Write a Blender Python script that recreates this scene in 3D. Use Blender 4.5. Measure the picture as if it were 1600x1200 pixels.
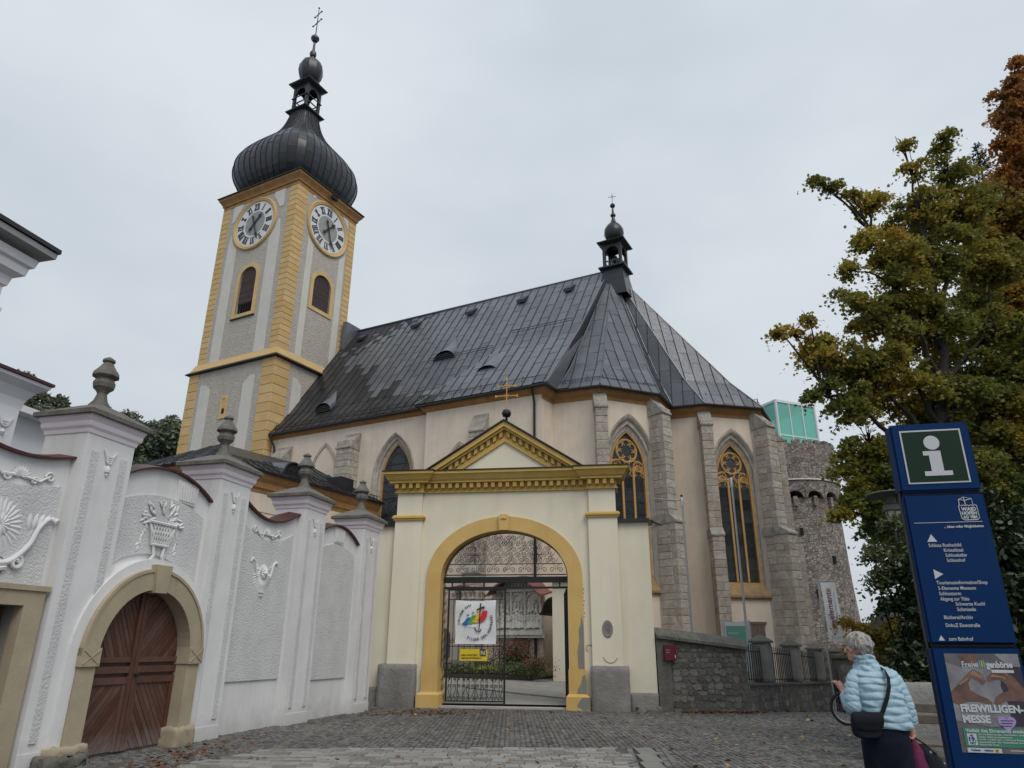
import bpy, bmesh, math, random
import numpy as np
from mathutils import Vector, Matrix
R = math.radians
PI = math.pi
random.seed(7)
rng = np.random.default_rng(7)
scene = bpy.context.scene
for o in list(bpy.data.objects):
    bpy.data.objects.remove(o)
COL = scene.collection

# ------------------------------------------------------------------ camera
cam_d = bpy.data.cameras.new('camera')
cam = bpy.data.objects.new('camera', cam_d)
COL.objects.link(cam)
scene.camera = cam
cam_d.sensor_width = 36
cam_d.lens = 36 * 1110 / 1600
cam_d.clip_end = 3000
cam_d.clip_start = 0.05
_up = Vector((20, 2990, 1110)).normalized()          # world up seen from the camera (x right, y up, z forward)
_fh = (Vector((0, 0, 1)) - _up * _up.z).normalized()
_rt = _up.cross(_fh)
_M = Matrix((_rt, _fh, _up))                           # rows: world x, y, z in camera axes
cx = _M @ Vector((1, 0, 0)); cy = _M @ Vector((0, 1, 0)); cz = _M @ Vector((0, 0, -1))
cam.matrix_world = Matrix(((cx.x, cy.x, cz.x, 0), (cx.y, cy.y, cz.y, 0), (cx.z, cy.z, cz.z, 1.6), (0, 0, 0, 1)))

# ------------------------------------------------------------------ world and sun
SUN_EL, SUN_AZ = R(52), R(150)                         # azimuth clockwise from +Y
world = bpy.data.worlds.new('World')
scene.world = world
world.use_nodes = True
nt = world.node_tree
nt.nodes.clear()
wo = nt.nodes.new('ShaderNodeOutputWorld')
bg = nt.nodes.new('ShaderNodeBackground')
sky = nt.nodes.new('ShaderNodeTexSky')
sky.sky_type = 'NISHITA'; sky.sun_disc = False
sky.sun_elevation = SUN_EL; sky.sun_rotation = SUN_AZ
sky.air_density = 1.0; sky.dust_density = 3.0
tc = nt.nodes.new('ShaderNodeTexCoord')
mp = nt.nodes.new('ShaderNodeMapping'); mp.inputs['Scale'].default_value = (1.0, 1.0, 2.2)
nz = nt.nodes.new('ShaderNodeTexNoise'); nz.inputs['Scale'].default_value = 1.5; nz.inputs['Detail'].default_value = 4
nz.inputs['Roughness'].default_value = 0.5
rp = nt.nodes.new('ShaderNodeValToRGB')
rp.color_ramp.elements[0].position = 0.38; rp.color_ramp.elements[0].color = (4.75, 5.3, 5.8, 1)
rp.color_ramp.elements[1].position = 0.62; rp.color_ramp.elements[1].color = (5.95, 6.4, 6.8, 1)
sx = nt.nodes.new('ShaderNodeSeparateXYZ')
ov = nt.nodes.new('ShaderNodeMapRange')                # overcast sky: brighter towards the zenith
ov.inputs['From Min'].default_value = 0.0; ov.inputs['From Max'].default_value = 1.0
ov.inputs['To Min'].default_value = 0.93; ov.inputs['To Max'].default_value = 1.25
mu = nt.nodes.new('ShaderNodeVectorMath'); mu.operation = 'SCALE'
mx = nt.nodes.new('ShaderNodeMix'); mx.data_type = 'RGBA'; mx.inputs['Factor'].default_value = 0.93
L = nt.links
L.new(tc.outputs['Generated'], mp.inputs['Vector']); L.new(mp.outputs['Vector'], nz.inputs['Vector'])
L.new(nz.outputs['Fac'], rp.inputs['Fac'])
L.new(tc.outputs['Generated'], sx.inputs[0]); L.new(sx.outputs['Z'], ov.inputs['Value'])
L.new(rp.outputs['Color'], mu.inputs[0]); L.new(ov.outputs['Result'], mu.inputs['Scale'])
L.new(sky.outputs['Color'], mx.inputs[6]); L.new(mu.outputs['Vector'], mx.inputs[7])
L.new(mx.outputs[2], bg.inputs['Color'])
bg.inputs['Strength'].default_value = 0.105
L.new(bg.outputs[0], wo.inputs['Surface'])
sun_d = bpy.data.lights.new('sun', 'SUN'); sun_d.energy = 1.5; sun_d.angle = R(35); sun_d.color = (1.0, 0.94, 0.86)
sun = bpy.data.objects.new('sun', sun_d); COL.objects.link(sun)
sd = Vector((math.sin(SUN_AZ) * math.cos(SUN_EL), math.cos(SUN_AZ) * math.cos(SUN_EL), math.sin(SUN_EL)))
sun.rotation_euler = sd.to_track_quat('Z', 'Y').to_euler()
vs = scene.view_settings
vs.view_transform = 'Standard'; vs.look = 'None'; vs.exposure = 0.10; vs.gamma = 1.0; vs.use_curve_mapping = False

# ------------------------------------------------------------------ helpers
def tag(o, label=None, cat=None, group=None, kind=None):
    if label: o['label'] = label
    if cat: o['category'] = cat
    if group: o['group'] = group
    if kind: o['kind'] = kind
    return o

def empty(name, loc=(0, 0, 0), rz=0, label=None, cat=None, group=None, kind=None):
    o = bpy.data.objects.new(name, None); COL.objects.link(o)
    o.location = loc; o.rotation_euler = (0, 0, rz); o.empty_display_size = .2
    return tag(o, label, cat, group, kind)

def link(name, me, mat=None, parent=None, M=None, kind=None):
    o = bpy.data.objects.new(name, me); COL.objects.link(o)
    if mat is not None and not len(me.materials): me.materials.append(mat)
    if parent is not None: o.parent = parent
    if M is not None: o.matrix_local = M
    if kind: o['kind'] = kind
    return o

def copy_tree(o, parent=None):
    c = o.copy(); COL.objects.link(c); c.parent = parent
    for ch in list(o.children): copy_tree(ch, c)
    return c

def frame(a, b, z=0):
    """local matrix: origin a, x axis from a to b (2D), z up"""
    return Matrix.Translation((a[0], a[1], z)) @ Matrix.Rotation(math.atan2(b[1] - a[1], b[0] - a[0]), 4, 'Z')

def fill_mesh(polys, depth):
    cu = bpy.data.curves.new('c', 'CURVE'); cu.dimensions = '2D'; cu.fill_mode = 'BOTH'; cu.extrude = depth / 2
    for P in polys:
        s = cu.splines.new('POLY'); s.points.add(len(P) - 1)
        for i, p in enumerate(P): s.points[i].co = (p[0], p[1], 0, 1)
        s.use_cyclic_u = True
    ob = bpy.data.objects.new('c', cu)
    me = bpy.data.meshes.new_from_object(ob)
    bpy.data.objects.remove(ob); bpy.data.curves.remove(cu)
    return me

class MB:
    def __init__(s): s.v = []; s.f = []; s.mi = []; s.cur = 0; s.M = None
    def add(s, vs_, fs):
        n = len(s.v)
        if s.M is not None: vs_ = [tuple(s.M @ Vector(v)) for v in vs_]
        s.v += [tuple(v) for v in vs_]; s.f += [tuple(i + n for i in f) for f in fs]; s.mi += [s.cur] * len(fs)
        return s
    def box(s, x0, x1, y0, y1, z0, z1):
        return s.add([(x0, y0, z0), (x1, y0, z0), (x1, y1, z0), (x0, y1, z0), (x0, y0, z1), (x1, y0, z1), (x1, y1, z1), (x0, y1, z1)],
                     [(0, 3, 2, 1), (4, 5, 6, 7), (0, 1, 5, 4), (1, 2, 6, 5), (2, 3, 7, 6), (3, 0, 4, 7)])
    def mesh(s, me, T=None):
        vs_ = [(T @ v.co) if T is not None else v.co for v in me.vertices]
        return s.add([tuple(v) for v in vs_], [tuple(p.vertices) for p in me.polygons])
    def fill(s, polys, y0, y1):
        """plate in the local x-z plane between depths y0 and y1, from outlines (holes nested)"""
        me = fill_mesh(polys, abs(y1 - y0)); c = (y0 + y1) / 2
        s.add([(v.co.x, c - v.co.z, v.co.y) for v in me.vertices], [tuple(p.vertices) for p in me.polygons])
        bpy.data.meshes.remove(me); return s
    def fillz(s, polys, z0, z1):
        me = fill_mesh(polys, abs(z1 - z0)); c = (z0 + z1) / 2
        s.add([(v.co.x, v.co.y, v.co.z + c) for v in me.vertices], [tuple(p.vertices) for p in me.polygons])
        bpy.data.meshes.remove(me); return s
    def loft(s, rings, closed=True, cap0=False, cap1=False):
        n = len(rings[0]); vs_ = [p for r in rings for p in r]; fs = []
        for k in range(len(rings) - 1):
            for i in range(n if closed else n - 1):
                j = (i + 1) % n
                fs.append((k * n + i, k * n + j, (k + 1) * n + j, (k + 1) * n + i))
        if cap0: fs.append(tuple(reversed(range(n))))
        if cap1: fs.append(tuple((len(rings) - 1) * n + i for i in range(n)))
        return s.add(vs_, fs)
    def lathe(s, prof, n=16, c=(0, 0, 0), sq=0.0):
        """prof: list of (radius, z)"""
        rings = []
        for r, z in prof:
            ring = []
            for i in range(n):
                a = 2 * PI * (i + .5) / n
                q = (abs(math.cos(a)) ** (2 + sq) + abs(math.sin(a)) ** (2 + sq)) ** (-1 / (2 + sq)) if sq else 1
                ring.append((c[0] + r * q * math.cos(a), c[1] + r * q * math.sin(a), c[2] + z))
            rings.append(ring)
        return s.loft(rings, True, True, True)
    def tube(s, pts, r, n=6, closed=False, r1=None):
        P = [Vector(p) for p in pts]; rings = []; m = len(P)
        up = None
        for i, p in enumerate(P):
            if closed: t = P[(i + 1) % m] - P[i - 1]
            else: t = P[min(i + 1, m - 1)] - P[max(i - 1, 0)]
            if t.length < 1e-9: t = Vector((0, 0, 1))
            t.normalize()
            if up is None: up = t.orthogonal().normalized()
            up = up - t * up.dot(t)
            up = up.normalized() if up.length > 1e-6 else t.orthogonal().normalized()
            w = t.cross(up)
            rr = r if r1 is None else r + (r1 - r) * i / max(1, m - 1)
            rings.append([tuple(p + (up * math.cos(2 * PI * k / n) + w * math.sin(2 * PI * k / n)) * rr) for k in range(n)])
        if closed: rings.append(rings[0]); return s.loft(rings)
        return s.loft(rings, True, True, True)
    def sweep(s, path, prof, closed=False):
        """path: xy points; prof: (outward offset, z) section; outward is to the right of travel"""
        n = len(path); rings = []
        for i in range(n):
            p = Vector(path[i]).to_2d()
            a = Vector(path[i - 1]).to_2d() if (i > 0 or closed) else None
            b = Vector(path[(i + 1) % n]).to_2d() if (i < n - 1 or closed) else None
            d0 = (p - a).normalized() if a is not None else (b - p).normalized()
            d1 = (b - p).normalized() if b is not None else d0
            n0 = Vector((d0.y, -d0.x)); n1 = Vector((d1.y, -d1.x))
            m = (n0 + n1) / max(.25, (1 + n0.dot(n1)))
            rings.append([(p.x + m.x * o_, p.y + m.y * o_, z) for o_, z in prof])
        if closed: rings.append(rings[0])
        return s.loft(rings, True, not closed, not closed)
    def build(s, name, mats, parent=None, M=None, kind=None, smooth=False, fix=True):
        me = bpy.data.meshes.new(name); me.from_pydata(s.v, [], s.f); me.update()
        if not isinstance(mats, (list, tuple)): mats = [mats]
        for m in mats: me.materials.append(m)
        if len(mats) > 1: me.polygons.foreach_set('material_index', s.mi)
        if fix:
            bm = bmesh.new(); bm.from_mesh(me); bmesh.ops.recalc_face_normals(bm, faces=bm.faces); bm.to_mesh(me); bm.free()
        if smooth:
            me.polygons.foreach_set('use_smooth', [True] * len(me.polygons))
            if smooth is not True: me.set_sharp_from_angle(angle=R(smooth))
        return link(name, me, None, parent, M, kind)

def chamf_block(c=.06, j=0.0, seed=0):
    """unit block centred at the origin (-.5...5), its front (-y) edges chamfered, 10 quads or so"""
    rr = random.Random(seed)
    def q(x, y, z): return (x + rr.uniform(-j, j), y, z + rr.uniform(-j, j))
    v = [q(-.5, .5, -.5), q(.5, .5, -.5), q(.5, .5, .5), q(-.5, .5, .5)]
    v += [q(-.5, -.4, -.5), q(.5, -.4, -.5), q(.5, -.4, .5), q(-.5, -.4, .5)]
    v += [(-.5 + c, -.5, -.5 + c * 1.3), (.5 - c, -.5, -.5 + c * 1.3), (.5 - c, -.5, .5 - c * 1.3), (-.5 + c, -.5, .5 - c * 1.3)]
    f = [(0, 3, 2, 1)]
    for a in (0, 4):
        for i in range(4): f.append((a + i, a + (i + 1) % 4, a + 4 + (i + 1) % 4, a + 4 + i))
    f.append((8, 9, 10, 11))
    m = MB(); m.add(v, f)
    me = bpy.data.meshes.new('block'); me.from_pydata(m.v, [], m.f)
    bm = bmesh.new(); bm.from_mesh(me); bmesh.ops.recalc_face_normals(bm, faces=bm.faces); bm.to_mesh(me); bm.free()
    return me

class Pieces:
    """pieces of one part: the first cap become objects, the rest one 'stuff' mesh"""
    def __init__(s, name, parent, mat, cap=300): s.name, s.parent, s.mat, s.cap, s.items = name, parent, mat, cap, []; s.cache = {}
    def put(s, me, M, pri=0): s.items.append((pri, len(s.items), me, M))
    def flush(s):
        s.items.sort(key=lambda t: (-t[0], t[1]))
        for _, _, me, M in s.items[:s.cap]:
            k = (me.name, s.mat.name)
            if k not in s.cache:
                c = me if not len(me.materials) else me.copy()
                c.materials.clear(); c.materials.append(s.mat); s.cache[k] = c
            link(s.name, s.cache[k], None, s.parent, M)
        rest = s.items[s.cap:]
        if rest:
            V = []; F = []; n = 0
            for _, _, me, M in rest:
                V += [tuple(M @ v.co) for v in me.vertices]; F += [tuple(i + n for i in p.vertices) for p in me.polygons]; n = len(V)
            me = bpy.data.meshes.new(s.name); me.from_pydata(V, [], F); me.materials.append(s.mat)
            link(s.name, me, None, s.parent, None, 'stuff')

def TS(x, y, z, sx=1, sy=1, sz=1, ry=0, rz=0, rx=0):
    M = Matrix.Translation((x, y, z))
    if rz: M = M @ Matrix.Rotation(rz, 4, 'Z')
    if ry: M = M @ Matrix.Rotation(ry, 4, 'Y')
    if rx: M = M @ Matrix.Rotation(rx, 4, 'X')
    return M @ Matrix.Diagonal((sx, sy, sz, 1))

def text_obj(s, size, mat, parent, x, y, z, depth=.004, align='LEFT', ry=0, name='lettering', xs=1.0, bold=0.0, sp=1.0):
    """lettering in the local x-z plane, facing -y"""
    cu = bpy.data.curves.new('t', 'FONT'); cu.body = s; cu.size = size; cu.extrude = depth / 2; cu.align_x = align; cu.offset = bold; cu.space_character = sp
    cu.resolution_u = 3
    ob = bpy.data.objects.new('t', cu)
    me = bpy.data.meshes.new_from_object(ob)
    bpy.data.objects.remove(ob); bpy.data.curves.remove(cu)
    me.materials.clear(); me.materials.append(mat)
    M = Matrix.Translation((x, y, z)) @ Matrix.Rotation(ry, 4, 'Y') @ Matrix.Rotation(R(90), 4, 'X') @ Matrix.Diagonal((xs, 1, 1, 1))
    return link(name, me, None, parent, M)

def gothic(cx_, w, z0, zs, za, n=9):
    a = w / 2; h = za - zs; r = (a * a + h * h) / (2 * a)
    pts = [(cx_ - a, z0), (cx_ + a, z0)]
    amax = math.asin(min(1, h / r)) if h <= r else PI / 2
    cxl = cx_ + a - r
    for i in range(n + 1):
        t = amax * i / n
        pts.append((cxl + r * math.cos(t), zs + r * math.sin(t)))
    cxr = cx_ - a + r
    for i in range(n - 1, -1, -1):
        t = amax * i / n
        pts.append((cxr - r * math.cos(t), zs + r * math.sin(t)))
    return pts

def roundarch(cx_, w, z0, zs, rise=None, n=16):
    a = w / 2; rise = a if rise is None else rise
    return [(cx_ - a, z0), (cx_ + a, z0)] + [(cx_ + a * math.cos(PI * i / n), zs + rise * math.sin(PI * i / n)) for i in range(n + 1)]

def rect(x0, x1, z0, z1): return [(x0, z0), (x1, z0), (x1, z1), (x0, z1)]
def xz(P, y): return [(p[0], y, p[1]) for p in P]

def clip_poly(P, a, b, c):
    """keep a*x+b*y<=c"""
    out = []
    for i in range(len(P)):
        p, q = P[i], P[(i + 1) % len(P)]
        dp = a * p[0] + b * p[1] - c; dq = a * q[0] + b * q[1] - c
        if dp <= 0: out.append(p)
        if (dp < 0 < dq) or (dq < 0 < dp):
            t = dp / (dp - dq); out.append((p[0] + (q[0] - p[0]) * t, p[1] + (q[1] - p[1]) * t))
    return out
def area(P): return abs(sum(P[i][0] * P[(i + 1) % len(P)][1] - P[(i + 1) % len(P)][0] * P[i][1] for i in range(len(P)))) / 2

# ------------------------------------------------------------------ materials
MATS = {}
def mat(name, col, rough=.8, col2=None, scale=3.0, detail=6, bump=0.0, bscale=40.0, metal=0.0, stain=None, stain_scale=.6, stain_amt=.5,
        piece=0.0, spec=.5, coord='Object', vor=0.0, vscale=8.0, vdist=.01, low=None, bdist=.01, ramp=(.35, .68), streak=None):
    m = bpy.data.materials.new(name); m.use_nodes = True; t = m.node_tree; N = t.nodes; K = t.links
    b = N['Principled BSDF']; b.inputs['Roughness'].default_value = rough; b.inputs['Metallic'].default_value = metal
    b.inputs['Specular IOR Level'].default_value = spec
    c = N.new('ShaderNodeTexCoord'); src = c.outputs[coord]
    if piece:                                    # every piece gets its own patch of the texture
        o_ = N.new('ShaderNodeObjectInfo'); cb = N.new('ShaderNodeCombineXYZ'); va = N.new('ShaderNodeVectorMath'); va.operation = 'ADD'
        for k_, f_ in ((0, 37.0), (1, 53.0)):
            q_ = N.new('ShaderNodeMath'); q_.operation = 'MULTIPLY'; q_.inputs[1].default_value = f_
            K.new(o_.outputs['Random'], q_.inputs[0]); K.new(q_.outputs[0], cb.inputs[k_])
        K.new(src, va.inputs[0]); K.new(cb.outputs[0], va.inputs[1]); src = va.outputs[0]
    def noise(sc, det=5, ro=.6, vec=None):
        n = N.new('ShaderNodeTexNoise'); n.inputs['Scale'].default_value = sc; n.inputs['Detail'].default_value = det; n.inputs['Roughness'].default_value = ro
        K.new(vec or src, n.inputs['Vector']); return n
    def mixc(f, A, B, mode='MIX'):
        x = N.new('ShaderNodeMix'); x.data_type = 'RGBA'; x.blend_type = mode
        for k, val in ((6, A), (7, B)):
            if isinstance(val, tuple): x.inputs[k].default_value = (*val[:3], 1)
            else: K.new(val, x.inputs[k])
        if isinstance(f, float): x.inputs[0].default_value = f
        else: K.new(f, x.inputs[0])
        return x.outputs[2]
    def ramp_(sock, lo, hi):
        r = N.new('ShaderNodeMapRange'); r.inputs['From Min'].default_value = lo; r.inputs['From Max'].default_value = hi
        K.new(sock, r.inputs['Value']); return r.outputs['Result']
    col2 = col2 or tuple(x * .8 for x in col)
    cc = mixc(ramp_(noise(scale, detail).outputs['Fac'], *ramp), col, col2)
    if stain:
        mp_ = N.new('ShaderNodeMapping'); mp_.inputs['Scale'].default_value = (1, 1, .35); K.new(src, mp_.inputs['Vector'])
        f = ramp_(noise(stain_scale, 8, .7, mp_.outputs['Vector']).outputs['Fac'], .52, .74)
        ml = N.new('ShaderNodeMath'); ml.operation = 'MULTIPLY'; ml.inputs[1].default_value = stain_amt; K.new(f, ml.inputs[0])
        cc = mixc(ml.outputs[0], cc, stain)
    if streak:                                   # (colour, amount): rain streaks running down
        mp_ = N.new('ShaderNodeMapping'); mp_.inputs['Scale'].default_value = (2.6, 2.6, .20); K.new(src, mp_.inputs['Vector'])
        f = ramp_(noise(1.0, 6, .65, mp_.outputs['Vector']).outputs['Fac'], .5, .78)
        ml = N.new('ShaderNodeMath'); ml.operation = 'MULTIPLY'; ml.inputs[1].default_value = streak[1]; K.new(f, ml.inputs[0])
        cc = mixc(ml.outputs[0], cc, streak[0])
    if low:                                      # (colour, z0, z1): splash dirt near the ground, wavy edge; dark bands also paint contact shade
        sp_ = N.new('ShaderNodeSeparateXYZ'); K.new(src, sp_.inputs[0])
        ad = N.new('ShaderNodeMath'); ad.operation = 'ADD'
        nn = N.new('ShaderNodeMath'); nn.operation = 'MULTIPLY'; nn.inputs[1].default_value = (low[2] - low[1]) * 1.6; K.new(noise(2.2, 8, .7).outputs['Fac'], nn.inputs[0])
        K.new(sp_.outputs['Z'], ad.inputs[0]); K.new(nn.outputs[0], ad.inputs[1])
        r = N.new('ShaderNodeMapRange'); r.inputs['From Min'].default_value = low[1]; r.inputs['From Max'].default_value = low[2] + (low[2] - low[1]) * .6
        r.inputs['To Min'].default_value = low[3] if len(low) > 3 else .8; r.inputs['To Max'].default_value = 0; K.new(ad.outputs[0], r.inputs['Value'])
        cc = mixc(r.outputs['Result'], cc, low[0])
    if piece:
        oi = N.new('ShaderNodeObjectInfo'); ge = N.new('ShaderNodeNewGeometry')
        a = N.new('ShaderNodeMath'); a.operation = 'ADD'; K.new(oi.outputs['Random'], a.inputs[0]); K.new(ge.outputs['Random Per Island'], a.inputs[1])
        fr = N.new('ShaderNodeMath'); fr.operation = 'FRACT'; K.new(a.outputs[0], fr.inputs[0])
        r = N.new('ShaderNodeMapRange'); r.inputs['To Min'].default_value = 1 - piece; r.inputs['To Max'].default_value = 1 + piece; K.new(fr.outputs[0], r.inputs['Value'])
        hs = N.new('ShaderNodeHueSaturation'); K.new(cc, hs.inputs['Color']); K.new(r.outputs['Result'], hs.inputs['Value'])
        r2 = N.new('ShaderNodeMapRange'); r2.inputs['To Min'].default_value = 1 + piece * .6; r2.inputs['To Max'].default_value = 1 - piece * .8; K.new(fr.outputs[0], r2.inputs['Value'])
        K.new(r2.outputs['Result'], hs.inputs['Saturation']); cc = hs.outputs['Color']
    K.new(cc, b.inputs['Base Color'])
    h = None
    if bump:
        bp = N.new('ShaderNodeBump'); bp.inputs['Strength'].default_value = bump; bp.inputs['Distance'].default_value = bdist
        K.new(noise(bscale, 6, .65).outputs['Fac'], bp.inputs['Height']); h = bp.outputs['Normal']
    if vor:
        v = N.new('ShaderNodeTexVoronoi'); v.inputs['Scale'].default_value = vscale; v.feature = 'F1'
        K.new(src, v.inputs['Vector'])
        bp2 = N.new('ShaderNodeBump'); bp2.inputs['Strength'].default_value = vor; bp2.inputs['Distance'].default_value = vdist; bp2.invert = True
        K.new(v.outputs['Distance'], bp2.inputs['Height'])
        if h: K.new(h, bp2.inputs['Normal'])
        h = bp2.outputs['Normal']
    if h: K.new(h, b.inputs['Normal'])
    rv = N.new('ShaderNodeMapRange'); rv.inputs['To Min'].default_value = max(0, rough - .1); rv.inputs['To Max'].default_value = min(1, rough + .12)
    K.new(noise(scale * 1.7, 4).outputs['Fac'], rv.inputs['Value']); K.new(rv.outputs['Result'], b.inputs['Roughness'])
    MATS[name] = m
    return m

m_pink = mat('pale pink lime plaster', (.71, .605, .495), .9, (.63, .54, .445), 1.3, bump=.5, bscale=9, bdist=.02, stain=(.47, .43, .38), stain_amt=.6, stain_scale=.8, streak=((.42, .38, .34), .45))
m_cream = mat('cream painted plaster', (.74, .685, .54), .85, (.69, .635, .50), .9, bump=.35, bscale=14, bdist=.01, streak=((.52, .49, .38), .4), low=((.38, .36, .30), .3, 1.2, .5), stain=(.56, .53, .44), stain_amt=.6)
m_creamdado = mat('cream pilaster paint', (.76, .705, .56), .85, (.72, .665, .53), .9, bump=.3, bscale=14, bdist=.01, streak=((.55, .51, .40), .35), stain=(.58, .55, .45), stain_amt=.55)
m_yel = mat('ochre yellow arch paint', (.62, .42, .15), .8, (.55, .36, .115), 1.2, bump=.4, bscale=20, streak=((.38, .27, .12), .45), stain=(.45, .33, .16), stain_amt=.4)
m_ochre = mat('ochre cornice paint', (.57, .385, .11), .75, (.50, .335, .09), 2.5, bump=.3, bscale=25, streak=((.30, .19, .05), .4))
m_orange = mat('orange brown painted moulding', (.38, .205, .075), .8, (.27, .14, .05), 2.0, bump=.3, bscale=20, streak=((.22, .13, .06), .5))
m_winframe = mat('ochre painted tracery stone', (.52, .31, .105), .8, (.42, .25, .09), 2.5, bump=.4, bscale=25, streak=((.33, .22, .11), .5))
m_tyel = mat('tower yellow corner blocks', (.60, .415, .185), .85, (.53, .36, .155), 1.5, bump=.4, bscale=15, piece=.07, streak=((.40, .29, .15), .5), stain=(.46, .33, .17), stain_amt=.5)
m_trough = mat('grey rough cast plaster', (.465, .43, .38), .95, (.40, .365, .32), 2.5, bump=.9, bscale=10, bdist=.05, vor=.6, vscale=9, vdist=.04, streak=((.33, .31, .29), .4))
m_tlight = mat('light smooth plaster strips', (.61, .595, .55), .9, (.55, .535, .495), 1.2, bump=.5, bscale=7, bdist=.02, streak=((.42, .41, .39), .35))
m_stone = mat('weathered grey limestone', (.47, .42, .355), .9, (.30, .27, .23), 2.8, bump=.8, bscale=12, bdist=.03, piece=.15, stain=(.15, .14, .12), stain_amt=.7, stain_scale=2.2)
m_mortar = mat('light lime mortar', (.50, .46, .40), .95, (.40, .37, .32), 3, bump=.7, bscale=15, bdist=.02)
m_cope = mat('lichened pale coping stone', (.36, .34, .30), .93, (.20, .19, .165), 3, bump=.8, bscale=12, bdist=.03, stain=(.11, .105, .09), stain_amt=.7, stain_scale=2)
m_sill = mat('mossy ochre window sill', (.36, .235, .115), .9, (.22, .155, .09), 2.2, bump=.7, bscale=14, bdist=.02, stain=(.10, .085, .06), stain_amt=.8, stain_scale=2.5)
m_darkstone = mat('dark mossy stone', (.15, .145, .125), .95, (.085, .085, .07), 3, bump=.9, bscale=14, bdist=.03, stain=(.055, .065, .035), stain_amt=.7, stain_scale=2)
m_rubble = mat('dark rubble stone', (.20, .19, .172), .93, (.115, .11, .10), 5, bump=.9, bscale=14, bdist=.03, piece=.38, stain=(.06, .062, .05), stain_amt=.7, stain_scale=1.6)
m_rubmort = mat('dark wall mortar', (.15, .145, .13), .95, (.085, .082, .075), 2.5, bump=1, bscale=12, bdist=.04)
m_plinth = mat('grey weathered plinth render', (.27, .262, .245), .93, (.18, .175, .165), 1.6, bump=.9, bscale=11, bdist=.03, stain=(.10, .10, .09), stain_amt=.6, stain_scale=1.3, low=((.12, .12, .11), .0, .3, .7))
m_white = mat('white lime paint', (.72, .718, .722), .85, (.64, .638, .645), 1.0, bump=.3, bscale=10, bdist=.01, streak=((.47, .47, .46), .5), stain=(.53, .53, .52), stain_amt=.6, low=((.27, .265, .24), -.1, .6, .85))
m_whitepink = mat('white paint with pinkish wash', (.78, .72, .77), .85, (.73, .66, .71), 1.5, bump=.3, bscale=10, bdist=.01)
m_wrough = mat('white scraped rough plaster', (.62, .62, .625), .95, (.54, .54, .545), 2.0, bump=.8, bscale=34, bdist=.016, vor=.6, vscale=30, vdist=.012, streak=((.46, .465, .48), .35), low=((.45, .45, .45), .0, 1.0, .3))
m_sand = mat('sandstone door surround', (.40, .34, .235), .9, (.33, .28, .20), 2.2, bump=.5, bscale=22, bdist=.01, stain=(.17, .15, .12), stain_amt=.6, stain_scale=1.4, low=((.12, .115, .09), -.2, .5, .8))
m_door = mat('red brown painted boards', (.105, .042, .026), .55, (.07, .03, .02), 6, bump=.5, bscale=30, bdist=.004, piece=.22, low=((.27, .25, .235), .02, .42, .8), streak=((.16, .09, .07), .4))
m_tilered = mat('dark red sheet coping', (.075, .017, .017), .5, (.05, .013, .013), 5, bump=.2, bscale=30)
m_urn = mat('lichened stone finial', (.17, .16, .145), .95, (.10, .095, .085), 5, bump=.9, bscale=25, bdist=.02, stain=(.24, .235, .21), stain_amt=.5, stain_scale=4)
m_iron = mat('black wrought iron', (.012, .013, .017), .5, (.02, .02, .024), 20, metal=.3)
m_lead = mat('dark leading', (.02, .021, .024), .6, (.03, .03, .032), 15)
m_glass = mat('dark leaded window glass', (.022, .026, .033), .22, (.045, .052, .062), 5, bump=.5, bscale=14, bdist=.01, piece=.5, spec=.35)
m_glasso = mat('dark ornamented leaded glass', (.024, .028, .034), .38, (.062, .070, .078), 15, bump=1.0, bscale=22, bdist=.02, vor=.8, vscale=16, vdist=.012, piece=.4, spec=.3)
m_gold = mat('gilded iron', (.55, .30, .06), .35, (.45, .24, .05), 10, metal=.8)
m_black = mat('black opening', (.008, .008, .009), .9)
m_louvre = mat('weathered louvre board', (.24, .185, .185), .8, (.18, .14, .14), 8, piece=.15)
m_copper = mat('blackened dome sheet', (.022, .024, .029), .36, (.04, .042, .047), 1.2, bump=.3, bscale=3, bdist=.02, metal=.3, piece=.18, spec=.5)
m_seam = mat('dark standing seam', (.022, .023, .027), .5, (.03, .03, .035), 6, metal=.3)
m_gutter = mat('black brown gutter metal', (.025, .022, .022), .4, (.035, .03, .03), 6, metal=.3)
m_blue = mat('dark blue enamel panel', (.001, .026, .105), .5, (.001, .023, .094), 1.5, bump=.05, bscale=3, spec=.12, stain=(.01, .04, .11), stain_amt=.4, stain_scale=3)
m_green = mat('dark green sign panel', (.001, .022, .010), .5, (.001, .021, .0095), 1, spec=.25)
m_signw = mat('white sign lettering', (.50, .52, .55), .6, (.48, .50, .53), 3)
m_ivorycloth = mat('white banner cloth', (.74, .75, .76), .8, (.70, .71, .73), 3, bump=.2, bscale=6, bdist=.03)
m_ink = mat('near black print', (.02, .02, .022), .7)
def flat(name, c, r=.7): return mat(name, c, r, tuple(x * .93 for x in c), 6)

def roof_mat():
    m = mat('grey standing seam roof sheet', (.078, .086, .102), .28, (.112, .121, .14), .7, bump=.6, bscale=2.2, bdist=.035, metal=.12, piece=.13, spec=.55,
            streak=((.15, .158, .175), .3))
    return m
m_roof = roof_mat()
m_roofdark = mat('dark roof sheet', (.022, .023, .026), .33, (.036, .037, .041), 1.4, bump=.35, bscale=4, bdist=.02, metal=.2, piece=.35, spec=.4)
BLK = [chamf_block(.05, .02, i) for i in range(5)]
FLATB = chamf_block(.012, 0, 9)
# ================================================================== SETTING: ground
def smooth(a, b, x):
    t = min(1, max(0, (x - a) / (b - a))); return t * t * (3 - 2 * t)
def gh(x, y):
    return -.075 * max(0, min(y, 60) - 21.2) * smooth(4.6, 7.0, x) + (-.0 if y < 21.2 else 0)

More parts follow.
